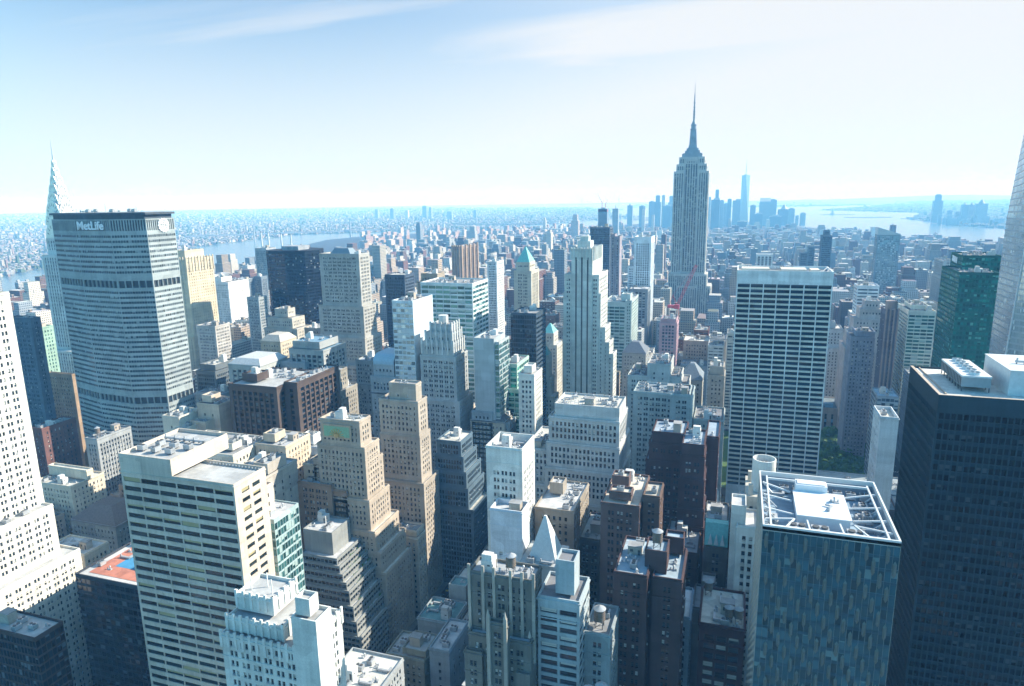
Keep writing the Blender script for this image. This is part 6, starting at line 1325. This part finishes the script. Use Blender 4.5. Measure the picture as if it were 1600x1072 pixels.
# heroes seen low in the picture must stay visible: keep infill under the sight line to each of them
def sight_limit(x0, x1, y0, y1):
    lim = 1e9
    if y1 < 640:            # nothing built in front of the park grove
        t0 = (y1-CAM[1])/(645-CAM[1]); xa = CAM[0]+(22-CAM[0])*t0; xb = CAM[0]+(96-CAM[0])*t0
        if x1 > xa and x0 < xb: lim = CAM[2]+(6-CAM[2])*t0
    for a, b, c, d, h in FOOT:
        if c <= y1: continue
        if h < 60: continue
        # does the sight line from the camera to this building's front pass over the lot?
        t0 = (y0-CAM[1])/(c-CAM[1]); xa = CAM[0]+(a-CAM[0])*t0; xb = CAM[0]+(b-CAM[0])*t0
        if x1 < xa-2 or x0 > xb+2: continue
        keep = h*(.10 if (h > 300 or a == -38.6) else KEEP); lim = min(lim, CAM[2]+(keep-CAM[2])*t0)
    return lim
KEEP = 0.52
new = []
for c in CAND:
    if c[3] < 1100:
        l_ = sight_limit(*c[:4])
        if c[4] > l_: 
            if l_ < 9: continue
            c = (*c[:4], l_)
    new.append(c)
CAND = new
def apparent(c):
    x, y, d = project(((c[0]+c[1])/2, c[2], c[4]))
    if d < 5 or x < -20 or x > 1620 or y < 0 or y > 1090: return -1
    x2, y2, d2 = project(((c[0]+c[1])/2, c[2], 0)); wpx = (c[1]-c[0])*FPX/d
    return wpx*min(y2-y, 400)
CAND.sort(key=lambda c: -apparent(c))
NIND = 170
# heroes as landmarks for the labels
LM = []
for o in bpy.data.objects:
    if o.get('category') and o.type == 'EMPTY' and o.name.split('.')[0] not in ('taxi', 'parked_car', 'delivery_van', 'park_tree'):
        zs = [c.location.z for c in o.children]; nm = o['label']
        LM.append((o.location.x, o.location.y, nm))
SHORT = [('tallest grey art deco', 'the tallest skyscraper'), ('big white slab', 'the white gridded slab'), ('slim pale tower with three', 'the dark striped stone tower'), ('tall stone tower with a green copper', 'the green pyramid tower'), ('very tall limestone slab', 'the tall limestone slab tower'),
 ('black glass tower with angled', 'the angled black glass tower'), ('sunlit cream tower with a ribbed', 'the buttressed cream tower'), ('broad octagonal', 'the octagonal slab'), ('dark bronze office', 'the dark bronze tower'), ('crystalline', 'the crystalline skyscraper'), ('dark green glass', 'the dark green glass tower'),
 ('white lattice', 'the white lattice tower'), ('broad dark blue glass', 'the broad dark blue tower'), ('wide flat topped', 'the green banded slab'), ('pink netted', 'the pink netted tower'), ('brown and tan tower with deep', 'the brown ribbed tower'), ('broad grey stone office', 'the broad grey stepped office block'),
 ('grey art deco tower with scalloped', 'the scalloped crown tower'), ('pinkish stepped', 'the pinkish stepped tower'), ('thin dark blue tower', 'the thin crowned tower'), ('blue glass tower with a sloping', 'the sloping topped blue tower'), ('slim two tone', 'the two tone mast tower'), ('low classical', 'the library'), ('teal glass tower covered', 'the faceted glass tower'),
 ('grey blank concrete', 'the blank concrete tower'), ('white gridded apartment', 'the white gridded apartment tower'), ('broad white dotted', 'the white dotted block'), ('dark red brick tower with pale', 'the stepped brick tower'), ('dark brown piered', 'the dark brown piered block'), ('teal glass tower with thin white', 'the teal floor banded tower'), ('tan art deco slab', 'the sunburst panel tower'), ('pale banded glass', 'the pale banded glass tower')]
LMK = []
for x, y, nm in LM:
    for k, s_ in SHORT:
        if nm.startswith(k): LMK.append((x, y, s_)); break
used_labels = {}
def storey_word(h): return 'very low' if h < 18 else 'low' if h < 30 else 'midrise' if h < 48 else 'tall' if h < 80 else 'very tall'
def rel_label(c, cn, feat):
    px_, py_, d_ = project(((c[0]+c[1])/2, c[2], c[4])); best = []
    for x, y, s_ in LMK:
        qx, qy, qd = project((x, y, 40)); best.append((abs(qx-px_)+abs(qd-d_)*.25, qx-px_, qd-d_, s_))
    best.sort()
    for b in best[:9]:
        far = 'beyond' if b[2] < -60 else ('in front of' if b[2] > 60 else 'beside'); side = 'to the left' if b[1] > 25 else ('to the right' if b[1] < -25 else '')
        if far == 'beside': rel = ('left of ' if b[1] > 0 else 'right of ')+b[3]
        else: rel = (far+' and '+side+' of '+b[3]) if side else far+' '+b[3]
        rel = rel.replace('in front of and to the left of', 'in front and left of').replace('in front of and to the right of', 'in front and right of').replace('beyond and to the left of', 'beyond and left of').replace('beyond and to the right of', 'beyond and right of')
        lab = '%s %s block %s, %s' % (storey_word(c[4]), cn, feat, rel)
        if len(lab.split()) > 16: lab = lab.replace(' the ', ' ')
        if len(lab.split()) > 16: lab = lab.replace(' block with', ' block,').replace(' a ', ' ')
        if len(lab.split()) > 16: continue
        if lab not in used_labels: used_labels[lab] = 1; return lab
    return None
FEATS = [('with a plain flat roof', 0, 0), ('with a round roof tank', 1, 0), ('with a setback top', 0, 1), ('with roof boxes', 0, 2), ('with a stair hut on its roof', 0, 3)]
stf = {'old': dict(S['old']), 'pair': dict(S['pair']), 'piers': dict(S['piers']), 'fine': dict(S['fine']), 'ribbon': dict(S['ribbon_s'])}
rest = []; made = 0
for i, c in enumerate(CAND):
    ap = apparent(c)
    if ap <= 0 and c[2] > 400: 
        rest.append(c); continue
    if made >= NIND: rest.append(c); continue
    pc, cn = rf.choices(PAL, PWT)[0]; v = rf.uniform(.85, 1.15); pc = tuple(round(a*v*4, 1)/4 for a in pc) if False else pc
    ft, tk, mode = rf.choice(FEATS); lab = rel_label(c, cn, ft)
    if lab is None: rest.append(c); continue
    tiers = [(c[0], c[1], c[2], c[3], 0, c[4])]
    wx, wy = c[1]-c[0], c[3]-c[2]
    if mode == 1 and wx > 12 and wy > 12: tiers = [(c[0]+1.5, c[1]-1.5, c[2]+3, c[3]-1, 0, c[4]), (c[0], c[1], c[2], c[3], 0, c[4]*.8)]
    st = rf.choice(['old', 'old', 'pair', 'piers', 'fine', 'ribbon'])
    dark = rf.choice([(.30, .30, .29), (.14, .15, .16), (.44, .44, .42), (.55, .54, .50), (.20, .24, .26)])
    lodd = (2 if c[2] < 700 else 1) if c[2] < 900 else 0
    sf = dict(stf[st])
    if st != 'ribbon': sf['sillband'] = rf.choice([0, 4, 7]); sf['bw'] *= rf.uniform(.9, 1.25)
    r = building('fill%d' % i, 'city_block_building', lab, 'building', tiers, sf, pc, None, None, dark, 0, 1.6 if c[2] < 800 else .5, tk, None, 'ordinary buildings along the avenue blocks', lodd)
    recenter(r); made += 1
print('infill made', made, 'rest', len(rest))
def city_boxes(boxes, cols, q, uvs=True, roofc=None):
    B_ = np.array(boxes, np.float32); n = len(B_)
    if n == 0: return
    x0, x1, y0, y1, z0, z1 = B_.T; cs = np.array(cols, np.float32); rg = np.random.default_rng(n)
    off = rg.uniform(0, 3, n).astype(np.float32)
    def quad(ax, ay, bx, by, wd):
        v = np.stack([np.stack([ax, ay, z0], 1), np.stack([bx, by, z0], 1), np.stack([bx, by, z1], 1), np.stack([ax, ay, z1], 1)], 1)
        h = z1-z0; u0 = off; uv = np.stack([np.stack([u0, off*0], 1), np.stack([u0+wd, off*0], 1), np.stack([u0+wd, h], 1), np.stack([u0, h], 1)], 1); q.add(v, 0, uv, None, cs)
    quad(x0, y0, x1, y0, x1-x0); quad(x1, y0, x1, y1, y1-y0); quad(x0, y1, x0, y0, y1-y0); quad(x1, y1, x0, y1, x1-x0)
    v = np.stack([np.stack([x0, y0, z1], 1), np.stack([x1, y0, z1], 1), np.stack([x1, y1, z1], 1), np.stack([x0, y1, z1], 1)], 1)
    rcx = rg.choice([.12, .2, .3, .42, .55], n, p=[.2, .2, .25, .2, .15])[:, None]*np.array([[1, 1.0, .98]])+rg.uniform(-.03, .03, (n, 3)); q.add(v, 0, None, None, np.clip(rcx, .03, .8))
q = Q(); bs = []; cs = []
for c in rest:
    pc, cn = rf.choices(PAL, PWT)[0]; v = rf.uniform(.75, 1.25); pc = tuple(a*v for a in pc)
    x0, x1, y0, y1, h = c; bs.append((x0, x1, y0, y1, 0, h)); cs.append(pc)
    w_, d_ = x1-x0, y1-y0
    for _ in range(2 if y0 < 2600 else 1):
        if w_ > 8 and d_ > 8:
            a = rf.uniform(x0+1, x1-6); b = rf.uniform(y0+1, y1-6); bs.append((a, a+rf.uniform(3, 5.5), b, b+rf.uniform(3, 5.5), h-.1, h+rf.uniform(2, 5))); cs.append(rf.choice([pc, (.4, .4, .38), (.25, .2, .16)]))
    if h > 38 and w_ > 16 and d_ > 14 and rf.random() < .5:
        bs.append((x0+3, x1-3, y0+3, y1-3, h-.1, h*rf.uniform(1.08, 1.25))); cs.append(pc)
city_boxes(bs, cs, q); o = q.build('city_blocks', [CITY]); tag(o, 'mass of small far city buildings filling the street grid', 'buildings', None, 'stuff')

# ---------------------------------------------------------------- the far boroughs
rg = random.Random(99)
def unproj(px, py, z):
    r = CF+(px-800)/FPX*CRn-(py-536)/FPX*CUn; t = (z-CAM[2])/r[2]; return CAM+r*t
bs = []; cs = []; parks = [blob(-4600, 4300, 500, 320, seed=5), blob(-6500, 9500, 700, 900, seed=6), blob(-2900, 3100, 250, 90, seed=8)]
n = 0
while n < 34000:
    px = rg.uniform(-40, 1640); py = rg.uniform(311, 470)
    hz = 331-(px/1600)*21
    py = hz+(py-311)*rg.random()**.6+1.0
    p = unproj(px, py, 0); x, y = p[0], p[1]; dist = math.hypot(x, y-36)
    if dist > 27000 or y < 0: continue
    bk = inpoly(x, y, BK); nj = (not bk) and inpoly(x, y, NJ); si = (not bk and not nj) and inpoly(x, y, SI)
    if not (bk or nj or si): continue
    n += 1
    if any(inpoly(x, y, P_) for P_ in parks) and rg.random() < .9: continue
    x = round(x/55)*55+rg.uniform(-17, 17); y = round(y/90)*90+rg.uniform(-33, 33)
    s_ = max(12, dist*.0030)*rg.uniform(.6, 1.6); h = rg.uniform(-1, 5)*(1+dist/16000)
    c = rg.choice([(.50, .46, .40), (.42, .30, .24), (.30, .20, .16), (.58, .57, .54), (.34, .34, .33), (.10, .15, .07), (.08, .13, .06), (.09, .14, .06), (.26, .27, .28), (.44, .40, .35), (.40, .33, .28)])
    if rg.random() < .025: h = 8+rg.uniform(8, 30); s_ *= .7
    bs.append((x-s_/2, x+s_/2, y-s_*.4, y+s_*.4, -9, h)); cs.append(c)
# housing estates: rows of slabs on the near shores
for _ in range(330):
    px = rg.uniform(560, 1040); py = rg.uniform(352, 396); p = unproj(px, py, 0)
    if inpoly(p[0], p[1], MAN) and p[1] > 1800 and (p[0] < -900):
        h = rg.uniform(32, 62); bs.append((p[0]-9, p[0]+9, p[1]-22, p[1]+22, 0, h)); cs.append(rg.choice([(.38, .25, .20), (.45, .33, .27), (.60, .52, .45)]))
q = Q(); city_boxes(bs, cs, q); o = q.build('far_boroughs', [CITY]); tag(o, 'hazy carpet of small houses across the river to the horizon', 'houses', None, 'stuff')

# ---------------------------------------------------------------- far towers, each a thing
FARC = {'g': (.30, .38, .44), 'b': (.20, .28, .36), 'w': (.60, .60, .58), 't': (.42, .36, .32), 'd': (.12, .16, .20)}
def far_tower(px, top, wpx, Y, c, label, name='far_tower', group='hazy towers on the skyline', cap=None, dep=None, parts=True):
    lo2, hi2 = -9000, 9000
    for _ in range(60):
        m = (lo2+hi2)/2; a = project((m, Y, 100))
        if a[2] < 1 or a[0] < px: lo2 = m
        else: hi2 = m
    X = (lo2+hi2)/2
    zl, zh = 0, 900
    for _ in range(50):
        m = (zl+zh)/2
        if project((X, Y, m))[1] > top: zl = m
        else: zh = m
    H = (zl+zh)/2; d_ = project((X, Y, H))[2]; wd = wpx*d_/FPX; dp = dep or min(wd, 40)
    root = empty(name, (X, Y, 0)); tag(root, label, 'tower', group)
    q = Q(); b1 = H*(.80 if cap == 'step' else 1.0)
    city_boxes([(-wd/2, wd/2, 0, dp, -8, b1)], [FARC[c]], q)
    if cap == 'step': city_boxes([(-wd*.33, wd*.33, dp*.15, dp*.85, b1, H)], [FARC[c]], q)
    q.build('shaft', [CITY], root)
    q = Q()
    if cap == 'spire': q.cyl((0, dp/2), wd*.12, .3, H, H*1.12, 6)
    elif cap == 'dome': q.cyl((0, dp/2), wd*.3, wd*.05, H, H+wd*.4, 10)
    elif cap == 'slope': q.add([[[-wd/2, 0, H], [wd/2, 0, H], [wd/2, dp, H+wd*.35], [-wd/2, dp, H+wd*.35]], [[wd/2, 0, H], [wd/2, dp, H], [wd/2, dp, H+wd*.35], [wd/2, 0, H]], [[-wd/2, dp, H], [-wd/2, 0, H], [-wd/2, 0, H], [-wd/2, dp, H+wd*.35]]])
    else: q.box(-wd*.25, wd*.25, dp*.3, dp*.7, H, H+wd*.12)
    q.build('roof_cap', [plain('far_roof', (.34, .38, .42), .6)], root, attrs=False); return root
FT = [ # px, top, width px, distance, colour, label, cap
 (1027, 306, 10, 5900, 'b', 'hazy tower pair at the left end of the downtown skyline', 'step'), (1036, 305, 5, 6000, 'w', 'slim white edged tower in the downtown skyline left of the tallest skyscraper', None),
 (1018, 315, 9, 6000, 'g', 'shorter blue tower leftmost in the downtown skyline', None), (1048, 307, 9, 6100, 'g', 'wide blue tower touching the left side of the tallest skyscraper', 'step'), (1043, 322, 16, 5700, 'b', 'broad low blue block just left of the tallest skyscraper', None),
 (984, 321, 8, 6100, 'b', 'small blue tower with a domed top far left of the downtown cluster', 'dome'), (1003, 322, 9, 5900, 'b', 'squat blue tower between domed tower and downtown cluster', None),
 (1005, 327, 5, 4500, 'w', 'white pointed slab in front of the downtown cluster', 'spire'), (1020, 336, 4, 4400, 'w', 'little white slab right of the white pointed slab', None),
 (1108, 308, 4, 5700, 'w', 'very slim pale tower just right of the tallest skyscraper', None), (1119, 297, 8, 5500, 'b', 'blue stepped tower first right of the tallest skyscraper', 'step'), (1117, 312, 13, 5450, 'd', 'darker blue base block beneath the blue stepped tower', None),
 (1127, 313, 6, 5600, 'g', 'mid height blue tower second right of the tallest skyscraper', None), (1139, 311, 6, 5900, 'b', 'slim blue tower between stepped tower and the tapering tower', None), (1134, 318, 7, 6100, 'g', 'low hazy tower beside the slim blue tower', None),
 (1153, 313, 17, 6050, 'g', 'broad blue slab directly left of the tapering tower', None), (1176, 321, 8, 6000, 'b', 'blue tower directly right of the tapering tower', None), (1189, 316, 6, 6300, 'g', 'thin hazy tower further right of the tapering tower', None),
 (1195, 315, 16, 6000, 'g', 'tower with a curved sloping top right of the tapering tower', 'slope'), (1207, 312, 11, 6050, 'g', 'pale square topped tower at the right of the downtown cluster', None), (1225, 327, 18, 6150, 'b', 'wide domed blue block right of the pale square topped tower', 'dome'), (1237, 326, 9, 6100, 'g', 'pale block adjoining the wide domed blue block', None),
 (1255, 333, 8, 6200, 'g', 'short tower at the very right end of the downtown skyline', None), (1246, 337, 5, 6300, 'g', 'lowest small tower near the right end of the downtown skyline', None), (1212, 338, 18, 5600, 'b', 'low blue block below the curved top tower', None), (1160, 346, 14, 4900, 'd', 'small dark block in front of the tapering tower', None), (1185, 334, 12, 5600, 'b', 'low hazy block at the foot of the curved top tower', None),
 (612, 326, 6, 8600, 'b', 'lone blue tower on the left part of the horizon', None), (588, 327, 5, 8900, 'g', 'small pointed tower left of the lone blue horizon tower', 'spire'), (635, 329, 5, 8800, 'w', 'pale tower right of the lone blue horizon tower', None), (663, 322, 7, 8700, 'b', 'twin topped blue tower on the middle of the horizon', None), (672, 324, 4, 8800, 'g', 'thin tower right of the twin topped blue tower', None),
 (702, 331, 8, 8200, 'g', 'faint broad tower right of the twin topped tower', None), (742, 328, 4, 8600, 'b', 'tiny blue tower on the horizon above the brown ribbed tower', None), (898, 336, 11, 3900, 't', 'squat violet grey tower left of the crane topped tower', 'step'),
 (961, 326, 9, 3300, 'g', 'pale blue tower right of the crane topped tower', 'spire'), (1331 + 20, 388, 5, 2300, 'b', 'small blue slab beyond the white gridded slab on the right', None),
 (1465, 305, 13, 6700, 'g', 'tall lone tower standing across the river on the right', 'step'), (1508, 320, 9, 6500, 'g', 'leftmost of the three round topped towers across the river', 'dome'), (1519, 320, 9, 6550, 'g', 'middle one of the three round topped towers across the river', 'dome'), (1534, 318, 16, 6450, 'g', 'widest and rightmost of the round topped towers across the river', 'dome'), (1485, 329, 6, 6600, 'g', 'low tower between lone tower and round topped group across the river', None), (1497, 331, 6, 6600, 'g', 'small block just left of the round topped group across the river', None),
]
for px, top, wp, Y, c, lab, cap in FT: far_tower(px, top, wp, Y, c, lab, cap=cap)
rj = random.Random(31)
for k in range(14):      # low waterfront blocks around them
    px = 1470+k*7.5; far_tower(px, 338+rj.uniform(-3, 5), rj.uniform(4, 8), 6400+rj.uniform(-100, 100), 'g', 'low hazy waterfront block among the row beneath the round topped towers', group='waterfront blocks across the river')
# tower under construction with a crane
r_ = far_tower(941, 326, 14, 2100, 'b', 'blue tower under construction with a small red crane on top', cap=None)
H_ = max(v.co.z for v in r_.children[0].data.vertices); q = Q(); q.bar((-3, 5, H_), (-3, 5, H_+18), 1.6); q.bar((-3, 5, H_+14), (-16, 5, H_+38), 1.0); q.bar((8, 5, H_), (8, 5, H_+12), 1.6); q.bar((8, 5, H_+10), (14, 5, H_+22), 1.0); q.box(-14, 14, 0, 6, H_-12, H_-6); q.build('tower_crane', [plain('crane_red', (.55, .07, .10), .6)], r_, attrs=False)
# tapering tower
def taper():
    root = empty('tapering_glass_tower'); tag(root, 'tallest downtown tower tapering to a thin mast, far right of the tallest skyscraper', 'skyscraper')
    cx_, cy_ = -8, 5912; h0, h1 = 31, 22; q = Q(); b = [(-h0, -h0), (h0, -h0), (h0, h0), (-h0, h0)]; t = [(0, -h1*1.42), (h1*1.42, 0), (0, h1*1.42), (-h1*1.42, 0)]
    q.box(cx_-h0, cx_+h0, cy_-h0, cy_+h0, -3, 55)
    for i in range(4):
        j = (i+1) % 4; p0, p1 = b[i], b[j]; a0, a1 = t[i], t[j]
        # triangle standing on the base edge and triangle hanging from the top edge
        q.add([[[cx_+p0[0], cy_+p0[1], 55], [cx_+(p0[0]+p1[0])/2, cy_+(p0[1]+p1[1])/2, 55], [cx_+p1[0], cy_+p1[1], 55], [cx_+a0[0], cy_+a0[1], 402]]], 0)
        q.add([[[cx_+p1[0], cy_+p1[1], 55], [cx_+a1[0], cy_+a1[1], 402], [cx_+(a0[0]+a1[0])/2, cy_+(a0[1]+a1[1])/2, 402], [cx_+a0[0], cy_+a0[1], 402]]], 0)
    q.add([[[cx_+t[k][0], cy_+t[k][1], 402] for k in range(4)]])
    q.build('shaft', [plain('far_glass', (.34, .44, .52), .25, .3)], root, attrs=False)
    q = Q(); q.cyl((cx_, cy_), 16, 16, 402, 408, 14); q.cyl((cx_, cy_), 3.2, .6, 408, 529, 8); q.build('mast', [plain('far_metal', (.5, .54, .58), .5)], root, attrs=False); recenter(root)
taper()
# statue
def statue():
    root = empty('statue', (1051, 9470, -8)); tag(root, 'tiny statue on a pedestal on the small island in the bay', 'statue')
    q = Q(); q.box(-24, 24, -24, 24, 0, 14); q.prism([(-12, -12), (12, -12), (12, 12), (-12, 12)], 14, 46, 0, [(-8, -8), (8, -8), (8, 8), (-8, 8)]); q.build('pedestal', [wall((.45, .42, .37))], root, attrs=False)
    q = Q(); q.cyl((0, 0), 6.5, 3.4, 46, 76, 10); q.cyl((0, 0), 2.6, 2.2, 76, 83, 8); q.bar((2, 0, 73), (5, 0, 90), 2.0); q.cyl((5, 0), 1.4, .3, 90, 94, 6); q.build('figure', [plain('copper_statue', (.25, .45, .38), .7)], root, attrs=False)
statue()
# bridges
def bridge(ax_, ay, bx, by, ht, label, zdeck=40, span=(.28, .72)):
    root = empty('suspension_bridge', ((ax_+bx)/2, (ay+by)/2, 0)); tag(root, label, 'bridge'); A = Vector((ax_, ay, 0)); B_ = Vector((bx, by, 0)); c = (A+B_)/2; d = (B_-A); n = Vector((-d.y, d.x, 0)).normalized()
    A = A-c; B_ = B_-c; q = Q(); q.bar(A+Vector((0, 0, zdeck)), B_+Vector((0, 0, zdeck)), 9); q.build('deck', [plain('bridge_grey', (.32, .36, .40), .6)], root, attrs=False)
    ca = Q()
    for f in span:
        q = Q(); P_ = A+(B_-A)*f
        for s_ in (-13, 13): q.bar(P_+n*s_+Vector((0, 0, -12)), P_+n*s_*.7+Vector((0, 0, ht)), 6)
        for zz in (zdeck+15, ht-8): q.bar(P_+n*-12+Vector((0, 0, zz)), P_+n*12+Vector((0, 0, zz)), 4)
        q.build('bridge_tower', [plain('bridge_grey', (.32, .36, .40), .6)], root, attrs=False)
    pts = []
    for k in range(41):
        f = k/40; f0, f1 = span
        if f < f0: z = zdeck+(ht-zdeck)*(f/f0)**1.3
        elif f > f1: z = zdeck+(ht-zdeck)*((1-f)/(1-f1))**1.3
        else: u_ = (f-(f0+f1)/2)/((f1-f0)/2); z = zdeck+5+(ht-zdeck-5)*u_*u_
        pts.append(A+(B_-A)*f+Vector((0, 0, z)))
    for k in range(40):
        for s_ in (-10, 10): ca.bar(pts[k]+n*s_, pts[k+1]+n*s_, 1.6)
        if k % 2 == 0: ca.bar(pts[k], Vector((pts[k].x, pts[k].y, zdeck)), 1.0)
    ca.build('cable', [plain('bridge_grey', (.32, .36, .40), .6)], root, attrs=False)
bridge(-2400, 4700, -3500, 3700, 102, 'hazy grey suspension bridge crossing the river above the black glass tower')
bridge(-1560, 5560, -2420, 5600, 98, 'faint suspension bridge near the downtown end of the river')
bridge(-4300, 16600, -2500, 18400, 210, 'far away suspension bridge on the horizon of the bay', 70)
# power station chimneys by the river
for k, px in enumerate((409, 420, 440, 455)):
    lo2, hi2 = -6000, 0
    for _ in range(50):
        m = (lo2+hi2)/2; a = project((m, 2830, 60))
        if a[2] < 1 or a[0] < px: lo2 = m
        else: hi2 = m
    X = (lo2+hi2)/2; root = empty('chimney', (X, 2830, 0)); tag(root, ['leftmost', 'second from left', 'third from left', 'rightmost'][k]+' of the four pale power station chimneys by the river', 'chimney', 'power station chimneys')
    q = Q(); q.cyl((0, 0), 5.5, 3.6, 0, 112-k*3, 14); q.build('stack', [wall((.58, .58, .57))], root, attrs=False); q = Q(); q.cyl((0, 0), 3.9, 3.9, 110-k*3, 113-k*3, 14); q.build('rim', [plain('unit_dark', (.08, .085, .09), .6)], root, attrs=False)
# red construction crane before the tallest skyscraper
def crane():
    root = empty('construction_crane', (-108, 900, 0)); tag(root, 'red lattice construction crane leaning before the tallest skyscraper', 'crane')
    def lattice(q, a, b, w_, n):
        a = Vector(a); b = Vector(b); d = (b-a).normalized(); s1 = d.cross(Vector((0, 1, 0))).normalized()*w_/2; s2 = Vector((0, 1, 0))*w_/2
        cor = [s1+s2, s1-s2, -s1-s2, -s1+s2]
        for c in cor: q.bar(a+c, b+c, .45)
        for k in range(n):
            p = a+(b-a)*k/n; p2 = a+(b-a)*(k+1)/n
            for i in range(4): q.bar(p+cor[i], p2+cor[(i+1) % 4], .3)
    q = Q(); lattice(q, (0, 0, 0), (0, 0, 118), 2.6, 26); q.build('mast', [plain('crane_white', (.6, .6, .58), .5)], root, attrs=False)
    q = Q(); lattice(q, (0, 0, 120), (22, -4, 172), 2.6, 14); q.build('jib', [plain('crane_red', (.55, .07, .10), .6)], root, attrs=False)
    q = Q(); q.box(-3, 3, -2.5, 2.5, 117, 122); q.box(-11, -3, -2, 2, 118, 121.5); q.bar((-9, 0, 121), (-5, 0, 134), .6); q.bar((-5, 0, 134), (22, -4, 172), .25); q.bar((-5, 0, 134), (0, 0, 121), .6); q.build('machinery_deck', [plain('crane_red', (.55, .07, .10), .6)], root, attrs=False)
crane()

# ---------------------------------------------------------------- haze
def haze():
    q = Q(); x0, x1, y0, y1, z0, z1 = -30500, 30500, -3500, 30800, -32, 560
    q.box(x0, x1, y0, y1, z0, z1, 0, None, True)
    o = q.build('haze', [], attrs=False); m, t = newmat('haze_air'); v = t.nodes.new('ShaderNodeVolumePrincipled')
    v.inputs['Color'].default_value = (.19, .53, 1.0, 1); v.inputs['Absorption Color'].default_value = (1, 1, 1, 1); v.inputs['Density'].default_value = HAZE; v.inputs['Anisotropy'].default_value = .0
    ou = t.nodes.new('ShaderNodeOutputMaterial'); t.links.new(v.outputs[0], ou.inputs['Volume']); o.data.materials.append(m); o['kind'] = 'stuff'; tag(o, 'pale blue haze thickening with distance', 'haze')
HAZE = 0.00014
haze()
# every part goes under its thing; drop stray unused helper objects
for o in [o for o in bpy.data.objects if o.parent is None and o.type == 'MESH' and not o.get('kind') and not o.get('category')]: print('stray', o.name); bpy.data.objects.remove(o)
